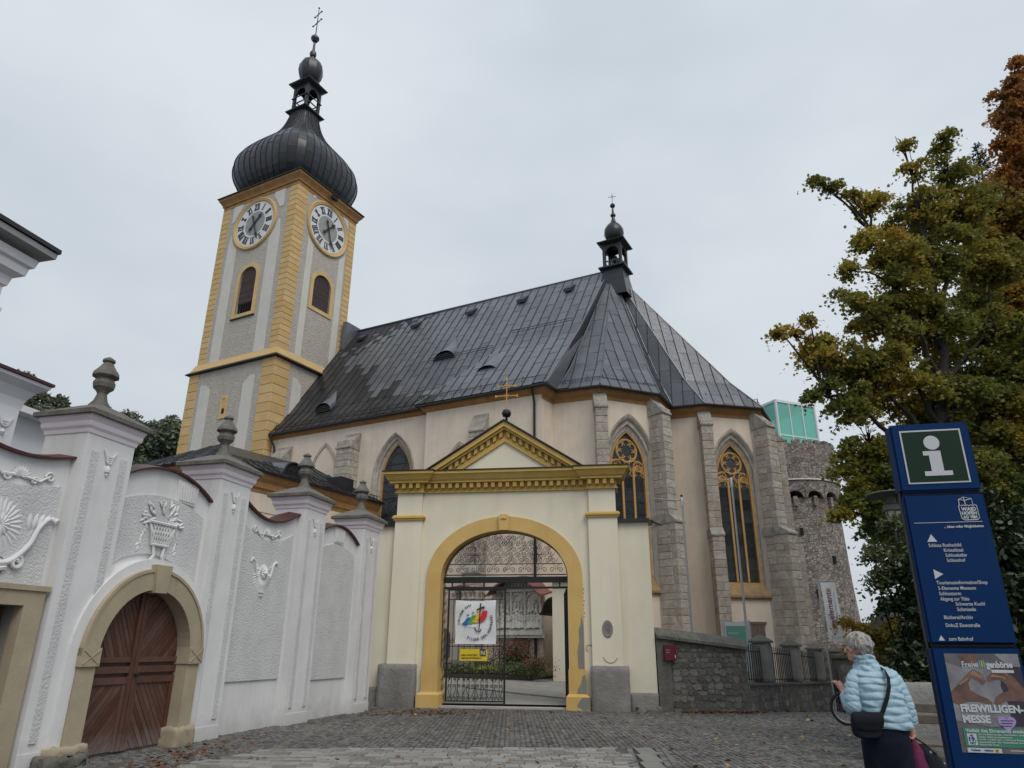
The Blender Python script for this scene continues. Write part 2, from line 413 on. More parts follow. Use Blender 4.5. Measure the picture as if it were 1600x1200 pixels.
m_bed = mat('dirty joint sand and asphalt', (.085, .08, .073), .95, (.055, .052, .048), 1.2, bump=.8, bscale=30, bdist=.02, stain=(.12, .115, .10), stain_amt=.4)
m_cob = mat('small granite cobble', (.145, .138, .130), .68, (.10, .096, .091), .35, bump=.5, bscale=60, bdist=.006, piece=.42, spec=.45)
m_pav = mat('grey rectangular paver', (.235, .226, .212), .75, (.17, .163, .153), 3, bump=.5, bscale=40, bdist=.006, piece=.34, spec=.4)
m_slab = mat('pale granite edge slab', (.20, .195, .18), .75, (.15, .145, .135), 2, bump=.5, bscale=40, bdist=.005)

g = MB()
xs = [-300, -120, -50, -25, -15] + [x * 1.0 for x in range(-12, 25)] + [30, 50, 90, 160, 400]
ys = [-60, -20, 0, 4] + [y * 1.0 for y in range(6, 46, 1)] + [55, 62, 80, 130, 220, 600]
V = [(x, y, gh(x, y) - .03) for y in ys for x in xs]
F = [(j * len(xs) + i, j * len(xs) + i + 1, (j + 1) * len(xs) + i + 1, (j + 1) * len(xs) + i) for j in range(len(ys) - 1) for i in range(len(xs) - 1)]
g.add(V, F); g.build('ground', m_bed, kind='structure', fix=False)

# paver strip outline (x, y)
PAV = [(2.02, 13.65), (-4.08, 13.2), (-4.75, 11.4), (-5.6, 9.0), (1.72, 9.0)]
def in_poly(P, x, y):
    c = False
    for i in range(len(P)):
        x1, y1 = P[i]; x2, y2 = P[i - 1]
        if (y1 > y) != (y2 > y) and x < (x2 - x1) * (y - y1) / (y2 - y1) + x1: c = not c
    return c
# fan-laid cobbles: every stone is a small frustum
def wallx(y): return -3.97 - (20.9 - y) * math.tan(R(14.9))     # foot of the white wall
def cobbles():
    CW = .96; step = .098
    V = []; F = []
    for col in range(-11, 19):
        x0 = col * CW
        for row in range(60, 320):
            yb = row * step * 1.0
            n = 10
            for i in range(n):
                u = (i + .5) / n * 2 - 1
                x = x0 + u * CW / 2
                y = yb + .42 * math.cos(u * PI / 2)
                if y < 9.6 or y > 29: continue
                if x < wallx(min(y, 21)) - .05 and y < 21.4: continue
                gy = 21.15 - (x - 4.0) * math.tan(R(8.3)) - .02
                if x < 4.05 and y > gy: continue
                if 4.05 <= x < 6.6 and y > 21.2: continue
                if x >= 6.6 and y > 21.2 + (x - 6.6) * 1.45: continue
                if x > 9.0 + (y - 10) * .52: continue
                if in_poly(PAV, x, y) or (1.75 < x - (y - 13.65) * .10 < 2.62 and y < 13.72): continue
                a = -.42 * PI / 2 * math.sin(u * PI / 2) / (CW / 2)
                a = math.atan(a)
                w = CW / n * .5 * rng.uniform(.78, .94); d = step * .5 * rng.uniform(.70, .88)
                h = rng.uniform(-.005, .008) + .006 * math.sin(x * 1.3) * math.sin(y * .9); z = gh(x, y) + h
                x += rng.uniform(-.006, .006); y += rng.uniform(-.006, .006)
                ca, sa = math.cos(a), math.sin(a); k = len(V)
                for (dx, dy, dz) in ((-w, -d, -.03), (w, -d, -.03), (w, d, -.03), (-w, d, -.03), (-w * .8, -d * .8, 0), (w * .8, -d * .8, rng.uniform(-.004, .004)), (w * .8, d * .8, 0), (-w * .8, d * .8, rng.uniform(-.004, .004))):
                    V.append((x + dx * ca - dy * sa, y + dx * sa + dy * ca, z + dz))
                F += [(k + 4, k + 5, k + 6, k + 7), (k, k + 1, k + 5, k + 4), (k + 1, k + 2, k + 6, k + 5), (k + 2, k + 3, k + 7, k + 6), (k + 3, k, k + 4, k + 7)]
    me = bpy.data.meshes.new('cobblestones'); me.from_pydata(V, [], F); me.materials.append(m_cob)
    return link('cobblestones', me, kind='stuff')
cobbles()
# paver strip with its pavers as pieces
strip = MB().fillz([PAV], -.035, -.012).build('paved_strip', m_bed, kind='structure')
pv = Pieces('paver', strip, m_pav)
y = 13.6; r_ = 0
PB = [MB().box(-.5, .5, -.5, .5, -.5, .3).loft([[(-.5, -.5, .3), (.5, -.5, .3), (.5, .5, .3), (-.5, .5, .3)], [(-.46, -.44, .5), (.46, -.44, .5), (.46, .44, .5), (-.46, .44, .5)]], cap1=True).build('paver', m_pav)]
pbm = PB[0].data; bpy.data.objects.remove(PB[0])
while y > 9.1:
    x = -5.6 + random.uniform(0, .2); d = .16
    while x < 2.0:
        w = random.uniform(.19, .33)
        if in_poly(PAV, x + .03, y) and in_poly(PAV, x + w - .03, y):
            pv.put(pbm, TS(x + w / 2, y, -.012 + random.uniform(-.002, .004), w - .012, d - .012, .04), pri=y)
        x += w
    y -= d; r_ += 1
pv.flush()
edge = MB()
for k in range(6):
    y0 = 13.62 - k * .8
    edge.box(2.12 - k * .085, 2.42 - k * .085, y0 - .785, y0, -.04, .004)
edge.build('edge_slab', m_slab, strip)
rows = MB()
for k in range(46):
    for q in range(2):
        xx = 2.53 + q * .11 - k * .0105; yy = 13.6 - k * .1 + q * .03
        rows.box(xx - .045, xx + .045, yy - .043, yy + .043, -.04, .003 + random.uniform(-.003, .003))
    xx = 2.05 - k * .0105; yy = 13.6 - k * .1
    rows.box(xx - .045, xx + .045, yy - .043, yy + .043, -.04, .003)
rows.build('cobblestones', m_cob, strip, kind='stuff')

# courtyard behind the gate, rising to the church
m_court = mat('worn courtyard paving', (.27, .262, .24), .85, (.20, .193, .178), 1.8, bump=.5, bscale=15, bdist=.01, stain=(.12, .115, .105), stain_amt=.6, stain_scale=1.5)
C_ = MB().add([(-4.4, 22.6, .1), (4.2, 21.4, .1), (8.3, 30, .30), (8.5, 36, .4), (-8, 44, .5), (-6, 30, .33)], [(0, 1, 2, 5), (5, 2, 3, 4)])
C_.build('courtyard_paving', m_court, kind='structure', fix=False)
gut = MB(); a_, b_ = Vector((-1.6, 27.6, .262)), Vector((2.3, 23.1, .145))
t_ = (b_ - a_).normalized(); n_ = Vector((-t_.y, t_.x, 0)) * .07
gut.add([a_ - n_, b_ - n_, b_ + n_, a_ + n_], [(0, 1, 2, 3)])
gut.build('drainage_line', mat('dark drain line', (.07, .07, .065), .9), kind='structure', fix=False)

# far hill on the left
hill = MB()
HX = np.linspace(-260, 60, 41); HY = np.linspace(85, 260, 16)
def hz(x, y):
    return -4 + 46 * smooth(85, 135, y) * (1 - smooth(-66, -5, x)) + 3 * math.sin(x * .11) + 10 * (1 - smooth(-125, -82, x)) * smooth(90, 150, y)
V = [(x, y, hz(x, y)) for y in HY for x in HX]; n = len(HX)
F = [(j * n + i, j * n + i + 1, (j + 1) * n + i + 1, (j + 1) * n + i) for j in range(len(HY) - 1) for i in range(n - 1)]
m_hill = mat('dark wooded slope', (.030, .042, .024), .95, (.02, .03, .018), .2)
hill.add(V, F); hill.build('hill', m_hill, kind='structure', fix=False, smooth=True)

# ------------------------------------------------------------------ foliage
def leaf_mat(name, cols, scale=.35, rough=.55, trans=.35):
    m = bpy.data.materials.new(name); m.use_nodes = True; t = m.node_tree; N = t.nodes; K = t.links
    b = N['Principled BSDF']; b.inputs['Roughness'].default_value = rough; b.inputs['Specular IOR Level'].default_value = .3
    ge = N.new('ShaderNodeNewGeometry'); c = N.new('ShaderNodeTexCoord'); nz_ = N.new('ShaderNodeTexNoise')
    nz_.inputs['Scale'].default_value = scale; nz_.inputs['Detail'].default_value = 3; K.new(c.outputs['Object'], nz_.inputs['Vector'])
    a = N.new('ShaderNodeMath'); a.operation = 'MULTIPLY_ADD'; a.inputs[1].default_value = .42; K.new(ge.outputs['Random Per Island'], a.inputs[0])
    s_ = N.new('ShaderNodeMapRange'); s_.inputs['From Min'].default_value = .32; s_.inputs['From Max'].default_value = .70; s_.inputs['To Max'].default_value = .6
    K.new(nz_.outputs['Fac'], s_.inputs['Value']); K.new(s_.outputs['Result'], a.inputs[2])
    r = N.new('ShaderNodeValToRGB'); e = r.color_ramp.elements
    for i, (p, col) in enumerate(cols):
        el = e[i] if i < 2 else e.new(p)
        el.position = p; el.color = (*col, 1)
    K.new(a.outputs[0], r.inputs['Fac']); K.new(r.outputs['Color'], b.inputs['Base Color'])
    tr = N.new('ShaderNodeBsdfTranslucent'); K.new(r.outputs['Color'], tr.inputs['Color'])
    mx_ = N.new('ShaderNodeMixShader'); mx_.inputs[0].default_value = trans
    K.new(b.outputs[0], mx_.inputs[1]); K.new(tr.outputs[0], mx_.inputs[2]); K.new(mx_.outputs[0], N['Material Output'].inputs['Surface'])
    return m
MAPLE = np.array([(0, -.5), (.40, -.36), (.30, -.08), (.54, .14), (.20, .18), (0, .58), (-.20, .18), (-.54, .14), (-.30, -.08), (-.40, -.36)])
OVAL = np.array([(0, -.5), (.24, -.1), (.2, .25), (0, .5), (-.2, .25), (-.24, -.1)])
QUAD = np.array([(-.4, -.4), (.4, -.4), (.4, .4), (-.4, .4)])
def leaves(name, P, size, shape, m, parent=None, kind=None, droop=.0, M=None):
    """P: Nx3 leaf positions; each leaf one small face turned its own way"""
    n = len(P); k = len(shape)
    s = size * rng.uniform(.65, 1.2, n)[:, None]
    nor = rng.normal(size=(n, 3)); nor[:, 2] = np.abs(nor[:, 2]) * .9 + .35; nor /= np.linalg.norm(nor, axis=1)[:, None]
    t = rng.normal(size=(n, 3)); t[:, 2] -= droop; t -= nor * (t * nor).sum(1)[:, None]; t /= np.linalg.norm(t, axis=1)[:, None]
    b = np.cross(nor, t)
    V = np.empty((n, k, 3))
    for i, (x, y_) in enumerate(shape):
        V[:, i] = P + b * (s * x) + t * (s * y_) + nor * (s * (-.5 * (x * x) + .12 * abs(y_)))
    me = bpy.data.meshes.new(name)
    me.vertices.add(n * k); me.vertices.foreach_set('co', V.reshape(-1))
    me.loops.add(n * k); me.loops.foreach_set('vertex_index', np.arange(n * k, dtype=np.int32))
    me.polygons.add(n); me.polygons.foreach_set('loop_start', np.arange(0, n * k, k, dtype=np.int32))
    me.update(calc_edges=True); me.validate(); me.materials.append(m)
    return link(name, me, None, parent, M, kind)
def blob_points(blobs, dens, shell=.55):
    out = []
    for (x, y_, z, r, rz_) in blobs:
        n = int(dens * r * r * 4)
        d = rng.normal(size=(n, 3)); d /= np.linalg.norm(d, axis=1)[:, None]
        rad = (shell + (1 - shell) * rng.random(n)) ** .7
        d *= (rad * rng.uniform(.82, 1.06, n))[:, None]
        out.append(d * np.array([r, r, rz_]) + np.array([x, y_, z]))
    return np.concatenate(out)
m_bark = mat('dark grey brown bark', (.024, .020, .017), .95, (.014, .012, .010), 3, bump=1, bscale=18, bdist=.03)

m_hleaf = leaf_mat('distant hazed forest leaves', [(0, (.08, .105, .075)), (.5, (.125, .15, .10)), (1, (.18, .19, .12))], .06, trans=.15)  # distance haze is mixed into these greyed, lightened leaf colours
bl = []
for x in np.arange(-150, -44, 3.0):
    for yy in (108, 116, 124, 134):
        X = x + rng.uniform(-1.5, 1.5); r = rng.uniform(2.0, 3.6)
        bl.append((X, yy + rng.uniform(-3, 3), hz(X, yy) + rng.uniform(0, 2.5), r, r * 1.25))
leaves('distant_forest', blob_points(bl, 60), .8, OVAL, m_hleaf, kind='stuff')
# ================================================================== church frame (x east, y north, z up)
CH = (-15.3, 42.5, 0); CR = R(90 - 118.3)

# ------------------------------------------------------------------ BELL TOWER
tw = empty('bell_tower', CH, CR, 'tall square bell tower with yellow corners, two white clocks and a black onion dome', 'church tower')
UX0, UX1, UY0, UY1 = -8.0, -.35, .35, 6.6
LX0, LX1, LY0, LY1 = -8.25, -.1, .1, 6.85
MB().box(LX0, LX1, LY0, LY1, -1, 19.25).build('lower_shaft', m_trough, tw)

def face_M(side, low=False):
    """frame of a tower face: x to the right seen from outside, -y outwards"""
    x0, x1, y0, y1 = (LX0, LX1, LY0, LY1) if low else (UX0, UX1, UY0, UY1)
    if side == 'S': return Matrix.Translation((0, y0, 0))
    return Matrix.Translation((x1, 0, 0)) @ Matrix.Rotation(R(90), 4, 'Z')    # E: local x = north
# upper shaft with real louvre openings
LOU = {'S': (-4.16, 1.62, 23.35, 26.2), 'E': (3.74, 1.78, 24.2, 26.05)}
up = MB()
up.M = face_M('S'); up.fill([rect(UX0, UX1, 19.25, 33.3), roundarch(LOU['S'][0], LOU['S'][1], LOU['S'][2], LOU['S'][3])], 0, .6)
up.M = face_M('E'); up.fill([rect(UY0 + .6, UY1, 19.25, 33.3), roundarch(LOU['E'][0], LOU['E'][1], LOU['E'][2], LOU['E'][3])], 0, .6)
up.M = None
up.box(UX0, UX0 + .6, UY0 + .6, UY1, 19.25, 33.3).box(UX0 + .6, UX1 - .6, UY1 - .6, UY1, 19.25, 33.3)
up.build('upper_shaft', m_trough, tw)
# string course and main cornice
def ringpath(x0, x1, y0, y1): return [(x0, y0), (x1, y0), (x1, y1), (x0, y1)]
MB().sweep(ringpath(UX0, UX1, UY0, UY1), [(-.3, 19.3), (.30, 19.3), (.36, 19.42), (.30, 19.55), (.10, 20.05), (-.3, 20.1)], True).build('string_course', m_tyel, tw)
MB().sweep(ringpath(UX0, UX1, UY0, UY1), [(.2, 19.26), (.52, 19.29), (.52, 19.34), (.2, 19.62), (.1, 19.62)], True).build('string_course_flashing', m_gutter, tw)
MB().sweep(ringpath(UX0, UX1, UY0, UY1), [(-.3, 32.85), (.03, 32.85), (.03, 33.1), (.12, 33.14), (.12, 33.25), (.20, 33.4), (.36, 33.62), (.36, 33.78), (-.3, 33.8)], True).build('cornice', m_orange, tw)
MB().sweep(ringpath(UX0, UX1, UY0, UY1), [(-1.5, 33.8), (.46, 33.79), (.46, 33.85), (-.6, 34.35), (-1.5, 34.5)], True).build('cornice_flashing', m_gutter, tw)
# light strips with shaped ends
def strip(nm, M, polys):
    b_ = MB()
    for P in polys: b_.fill([P], -.03, .06)
    b_.build(nm, m_tlight, tw, M)
def arc_bite(cx_, cz_, r, xa, xb, side, n=6):
    """points along a circle between x=xa and x=xb, lower (side=-1) or upper half"""
    out = []
    for i in range(n + 1):
        x = xa + (xb - xa) * i / n; dx = min(r - .02, abs(x - cx_))
        out.append((x, cz_ + side * math.sqrt(max(0, r * r - dx * dx))))
    return out
cS, cE = (-4.3, 30.65), (3.62, 30.85)
def strips_face(side, xl, xr, c):
    P = []
    for (a, b) in (xl, xr):
        low_ = [(a, 20.1), (b, 20.1)]
        mid = arc_bite(c[0], c[1], 2.35, b, a, -1)
        P.append(low_ + [(b, mid[0][1]) if abs(b - c[0]) < 2.3 else (b, 29.1)] + mid[1:-1] + [(a, mid[-1][1] if abs(a - c[0]) < 2.3 else 29.3)])
        um = arc_bite(c[0], c[1], 2.42, a, b, 1)
        P.append([(b, 32.84), (a, 32.84)] + [(x, max(z, 31.4)) for x, z in um])
    strip('plaster_strip', face_M(side), P)
strips_face('S', (-6.85, -5.9), (-2.62, -1.6), cS)
strips_face('E', (1.86, 2.42), (5.12, 5.72), cE)
def lowstrip(a, b, top): return [(a, -.5), (b, -.5), (b, top - .55), (b - .12, top - .35), (a + (b - a) * .6, top - .15), (a + (b - a) * .45, top), (a, top)]
strip('plaster_strip', face_M('S', True), [lowstrip(-6.95, -5.95, 18.3), [(-x - 8.75, z) for x, z in lowstrip(-6.95, -5.95, 18.3)]])
strip('plaster_strip', face_M('E', True), [lowstrip(1.75, 2.6, 18.35), lowstrip(4.9, 5.6, 18.35)])
# quoins
Q = Pieces('corner_block', tw, m_tyel, 300)
for side in ('S', 'E'):
    for low_ in (False, True):
        M = face_M(side, low_)
        z0, z1, hgt = (20.08, 32.84, .425) if not low_ else (3.0, 19.27, .62)
        if side == 'S':
            xs_ = ((LX0 - .03, -7.32, 0), (-1.22, LX1 + .03, 1)) if low_ else ((UX0 - .03, -7.25, 0), (-1.12, UX1 + .03, 1))
        else:
            xs_ = ((LY0 - .03, 1.4, 0), (5.95, LY1 + .03, 1)) if low_ else ((UY0 - .03, 1.3, 0), (5.9, UY1 + .03, 1))
        n = round((z1 - z0) / hgt); hgt = (z1 - z0) / n
        for xa, xb, _ in xs_:
            for k in range(n):
                Q.put(FLATB, M @ TS((xa + xb) / 2, .03, z0 + (k + .5) * hgt, xb - xa, .13, hgt - .03), pri=z0 + k * hgt)
Q.flush()
# louvre windows
for side in ('S', 'E'):
    cx_, w, z0, zs = LOU[side]; M = face_M(side)
    fr = MB()
    oz = z0 - .28
    fr.fill([roundarch(cx_, w + .62, oz, zs), roundarch(cx_, w, z0, zs)], -.06, .05)
    f = fr.build('louvre_window', m_tyel, tw, M)
    MB().fill([roundarch(cx_, w, z0, zs)], .42, .46).build('dark_backing', m_black, f)
    top = zs + w / 2
    z = z0 + (.95 if side == 'S' else .1)
    bm_ = MB().box(-.5, .5, -.075, .075, -.014, .014)
    sm = bm_.build('slat', m_louvre); sme = sm.data; bpy.data.objects.remove(sm)
    while z < top - .1:
        hw = w / 2 if z < zs else math.sqrt(max(.01, (w / 2) ** 2 - (z - zs) ** 2))
        link('slat', sme, None, f, TS(cx_, .14, z, hw * 2, 1, 1, rx=R(-32)))
        z += .15
    if side == 'S':
        rb = MB()
        for k in range(7):
            xx = cx_ - w / 2 + .1 + k * (w - .2) / 6
            rb.box(xx - .035, xx + .035, .12, .18, z0, z0 + .8)
        rb.box(cx_ - w / 2, cx_ + w / 2, .11, .19, z0 + .78, z0 + .88)
        rb.build('railing', m_black, f)
        MB().box(cx_ - w / 2 - .35, cx_ + w / 2 + .35, -.12, .1, z0 - .36, z0 - .29).build('sill', m_gutter, f)
# niche window in the lower shaft
nf = MB().fill([roundarch(-4.33, .62, 15.6, 16.9), roundarch(-4.33, .36, 15.75, 16.85)], -.07, .02).build('niche_window', m_tyel, tw, face_M('S', True))
MB().fill([roundarch(-4.33, .36, 15.75, 16.85)], -.035, -.012).build('niche_back', m_tyel, nf)
MB().box(-4.45, -4.21, -.045, -.037, 15.95, 16.3).build('opening', m_black, nf)
# clocks
m_clockw = mat('white clock face paint', (.66, .67, .68), .6, (.60, .61, .63), 2)
m_clockg = mat('grey plaster clock centre', (.33, .325, .32), .9, (.26, .255, .25), 5, bump=.6, bscale=20)
def circ(cx_, cz_, r, n=48): return [(cx_ + r * math.cos(2 * PI * i / n), cz_ + r * math.sin(2 * PI * i / n)) for i in range(n)]
for side, (cx_, cz_) in (('S', cS), ('E', cE)):
    M = face_M(side)
    ck = MB().fill([circ(0, 0, 1.83), circ(0, 0, 1.0)], -.05, .02).build('clock_face', m_clockw, tw, M @ Matrix.Translation((cx_, 0, cz_)))
    MB().fill([circ(0, 0, .99)], -.035, .02).build('clock_centre', m_clockg, ck)
    rim = MB()
    rim.loft([[(r * math.cos(2 * PI * i / 56), y, r * math.sin(2 * PI * i / 56)) for i in range(56)] for r, y in ((2.16, .02), (2.16, -.10), (2.08, -.16), (1.99, -.11), (1.95, -.13), (1.86, -.07), (1.84, .0))])
    rim.build('clock_rim', m_tyel, ck, smooth=30)
    MB().lathe([(.09, 0), (.09, .1)], 10).build('hub', m_iron, ck, Matrix.Translation((0, -.06, 0)) @ Matrix.Rotation(R(90), 4, 'X'))
    for k, s_ in enumerate(['XII', 'I', 'II', 'III', 'IIII', 'V', 'VI', 'VII', 'VIII', 'IX', 'X', 'XI']):
        a = k * PI / 6
        wd = {'I': .07, 'V': .25, 'X': .25}; tot = sum(wd[c_] for c_ in s_) + .055 * (len(s_) - 1)
        b_ = MB(); x = -tot / 2
        for c_ in s_:
            w_ = wd[c_]
            if c_ == 'I': b_.box(x, x + w_, -.075, -.053, -.26, .26)
            elif c_ == 'X':
                b_.fill([[(x, -.26), (x + .10, -.26), (x + w_, .26), (x + w_ - .10, .26)]], -.075, -.054); b_.fill([[(x, .26), (x + .05, .26), (x + w_, -.26), (x + w_ - .05, -.26)]], -.079, -.0545)
            else:
                b_.fill([[(x, .26), (x + .10, .26), (x + w_ * .62, -.26), (x + w_ * .42, -.26)]], -.075, -.054); b_.fill([[(x + w_, .26), (x + w_ - .04, .26), (x + w_ * .45, -.26), (x + w_ * .55, -.26)]], -.079, -.0545)
            x += w_ + .055
        b_.fill([rect(-tot / 2 - .03, tot / 2 + .03, .24, .275)], -.073, -.0535).fill([rect(-tot / 2 - .03, tot / 2 + .03, -.275, -.24)], -.0735, -.0535)
        b_.build('numeral', m_ink, ck, TS(math.sin(a) * 1.42, 0, math.cos(a) * 1.42, ry=a))
    def hand(l, w, ang, yy, nm):
        P = [(-w * .5, -.42), (-w * 1.2, -.55), (0, -.75), (w * 1.2, -.55), (w * .5, -.42), (w * .45, l * .55), (w * 1.5, l * .68), (w * .5, l * .8), (0, l), (-w * .5, l * .8), (-w * 1.5, l * .68), (-w * .45, l * .55)]
        MB().fill([P], yy - .03, yy).build(nm, m_iron, ck, TS(0, 0, 0, ry=ang))
    hand(1.62, .10, R(161), -.13, 'minute_hand'); hand(1.02, .12, R(42), -.10, 'hour_hand')
lamp = MB().box(3.2, 3.75, -.62, -.42, 33.22, 33.5).build('floodlight', m_black, tw, face_M('E'))
# dome
CXD, CYD = -4.18, 3.48
prof = [(3.3, 34.15), (3.68, 34.6), (4.02, 35.2), (4.22, 35.9), (4.25, 36.7), (4.04, 37.5), (3.62, 38.2), (3.05, 38.9), (2.42, 39.6), (1.86, 40.3), (1.46, 41.0), (1.18, 41.8), (.95, 42.85)]
def sqring(r, z, n=40, e=4.2):
    out = []
    for i in range(n):
        a = 2 * PI * (i) / n + PI / 4
        q = (abs(math.cos(a)) ** e + abs(math.sin(a)) ** e) ** (-1 / e)
        out.append(((r * .93) * q * math.cos(a), (r * .93) * q * math.sin(a), z))
    return out
dM = Matrix.Translation((CXD, CYD, 0))
# finer profile by interpolation
fp = []
for i in range(len(prof) - 1):
    for k in range(3):
        t = k / 3; p0_ = prof[max(0, i - 1)]; p1_ = prof[i]; p2_ = prof[i + 1]; p3_ = prof[min(len(prof) - 1, i + 2)]
        fp.append(tuple(.5 * ((2 * p1_[j]) + (-p0_[j] + p2_[j]) * t + (2 * p0_[j] - 5 * p1_[j] + 4 * p2_[j] - p3_[j]) * t * t + (-p0_[j] + 3 * p1_[j] - 3 * p2_[j] + p3_[j]) * t ** 3) for j in (0, 1)))
fp.append(prof[-1])
NS = 44
dome = MB().loft([sqring(r - .04, z, NS) for r, z in fp], cap1=True).build('onion_dome', m_copper, tw, dM, smooth=True)
dp = Pieces('dome_sheet', dome, m_copper, 300)
for i in range(NS):
    k = -(i % 2) * 2
    while k < len(fp) - 1:
        a, b = max(0, k), min(len(fp) - 1, k + 5)
        if b > a:
            rows_ = []
            dr = random.uniform(0, .018)
            for j in range(a, b + 1):
                R0 = sqring(fp[j][0] + dr + (.012 if j == a else 0), fp[j][1], NS)
                rows_.append([R0[i], R0[(i + 1) % NS]])
            m_ = MB().loft(rows_, closed=False)
            me = bpy.data.meshes.new('sheet'); me.from_pydata(m_.v, [], m_.f); me.polygons.foreach_set('use_smooth', [True] * len(me.polygons))
            xm = m_.v[0][0] * .5 - m_.v[0][1]
            dp.put(me, Matrix.Identity(4), pri=xm)
        k += 5
dp.flush()
sm_ = MB()
for i in range(NS):
    pts = [Vector(sqring(r + .03, z, NS)[i]) for r, z in fp]
    sm_.tube([tuple(p) for p in pts], .028, 4)
sm_.build('standing_seam', m_seam, dome, kind='stuff')
def sqprof(P, n=4, rot=PI / 4):
    return [[(r * math.sqrt(2) * math.cos(rot + 2 * PI * i / n), r * math.sqrt(2) * math.sin(rot + 2 * PI * i / n), z) for i in range(n)] for r, z in P]
MB().loft(sqprof([(.85, 42.7), (1.10, 42.8), (1.13, 42.88), (.9, 43.05), (.85, 43.1)]), cap0=True, cap1=True).build('lantern_base', m_copper, tw, dM)
ln = MB()
for sx_ in (-1, 1):
    for sy_ in (-1, 1):
        ln.box(sx_ * .68 - .11, sx_ * .68 + .11, sy_ * .68 - .11, sy_ * .68 + .11, 43.05, 45.55)
for k in range(4):
    ln.M = Matrix.Rotation(k * PI / 2, 4, 'Z')
    ln.fill([[(-.57, 44.7), (-.57, 45.5), (.57, 45.5), (.57, 44.7)] + [(.47 * math.cos(t), 44.7 + .5 * math.sin(t)) for t in np.linspace(0, PI, 9)]], -.74, -.66)
    ln.box(-.57, .57, -.73, -.66, 43.75, 43.84).box(-.86, .86, -.86, -.80, 44.22, 44.30)
    ln.M = None
ln.build('lantern', m_copper, tw, dM)
MB().loft(sqprof([(1.02, 44.25), (1.08, 44.3), (1.02, 44.36)]), cap0=True, cap1=True)
MB().loft(sqprof([(.80, 45.5), (1.10, 45.62), (1.15, 45.72), (.62, 46.3), (.6, 46.45)]), cap0=True, cap1=True).build('lantern_roof', m_copper, tw, dM)
MB().lathe([(.42, 46.3), (.68, 46.5), (.93, 46.9), (1.03, 47.4), (.99, 47.95), (.78, 48.4), (.45, 48.65), (.2, 48.85), (.16, 49.1), (.26, 49.2), (.3, 49.45), (.24, 49.65), (.12, 49.75), (.085, 50.8), (.2, 50.85), (.36, 51.1), (.36, 51.25), (.18, 51.5), (.05, 51.65)], 10).build('top_bulb', m_copper, tw, dM, smooth=25)
def patriarch_cross(name, M, parent, H, w1, w2, r, m, z1=.55, z2=.78):
    b_ = MB().tube([(0, 0, 0), (0, 0, H)], r, 6, r1=r * .6)
    for w, z in ((w1, z1), (w2, z2)):
        b_.tube([(-w, 0, z * H), (w, 0, z * H)], r * .8, 6)
        for s_ in (-1, 1): b_.lathe([(.01, -r * 2), (r * 2.2, 0), (.01, r * 2)], 6, (s_ * w, 0, z * H))
        for k in range(4):
            a = PI / 4 + k * PI / 2; b_.tube([(0, 0, z * H), (math.cos(a) * w * .42, 0, z * H + math.sin(a) * w * .42)], r * .5, 4, r1=r * .1)
    b_.lathe([(.01, -r * 2), (r * 2, 0), (.01, r * 3)], 6, (0, 0, H))
    return b_.build(name, m, parent, M)
patriarch_cross('tower_cross', dM @ TS(0, 0, 51.6, rz=R(-12)), tw, 3.1, .62, .5, .045, m_iron, .45, .76)

# ------------------------------------------------------------------ CHURCH
ch = empty('church', CH, CR, 'pink gothic church with tall tracery windows, stone buttresses and a steep grey metal roof', 'church')
EA = [(19.35, -.1), (19.4, 1.15), (21.65, 1.4), (23.9, 4.1), (23.9, 6.4), (25.55, 6.65), (28.2, 8.9), (28.2, 12.2), (25.8, 14.8)]   # eaves line of the two polygonal apses
WA = [(18.9, .35), (18.97, 1.55), (21.42, 1.83), (23.45, 4.26), (23.45, 6.79), (25.36, 7.08), (27.75, 9.11), (27.75, 12.02), (25.47, 14.4)]  # wall line
TOPZ = 13.75
GB = -1.6
def wall_piece(a, b, holes, z0=GB, z1=TOPZ, th=.7, name='wall', m=None):
    M = frame(a, b); l = math.hypot(b[0] - a[0], b[1] - a[1])
    o_ = MB().fill([rect(0, l, z0, z1)] + holes, 0, th).build(name, m or m_pink, ch, M)
    return M, l
# south nave wall with a lancet window and blind arch; projecting bay; apse facets
W1 = gothic(9.62, 2.75, 7.2, 10.4, 12.9, 10); W1i = gothic(9.62, 2.1, 7.45, 10.35, 12.35, 10)
wall_piece((0, .65), (11.9, .65), [W1])
BL = gothic(4.5, 1.95, 8.4, 11.1, 12.95, 8)
wall_piece((11.9, .30), (18.9, .30), [])
MB().add([(11.9, .3, GB), (11.9, 1.0, GB), (11.9, 1.0, TOPZ), (11.9, .3, TOPZ)], [(0, 1, 2, 3)])
W2, W2i = gothic(1.64, 2.55, 4.3, 10.6, 12.75, 10), gothic(1.64, 2.06, 4.75, 10.1, 12.0, 10)
W3, W3i = gothic(1.57, 2.5, 4.2, 10.6, 12.75, 10), gothic(1.57, 2.02, 4.7, 10.1, 12.02, 10)
frames = {}
for i in range(8):
    holes = {2: [W2], 5: [W3]}.get(i, [])
    frames[i] = wall_piece(WA[i], WA[i + 1], holes)
wall_piece(WA[8], (0, 14.4), [])
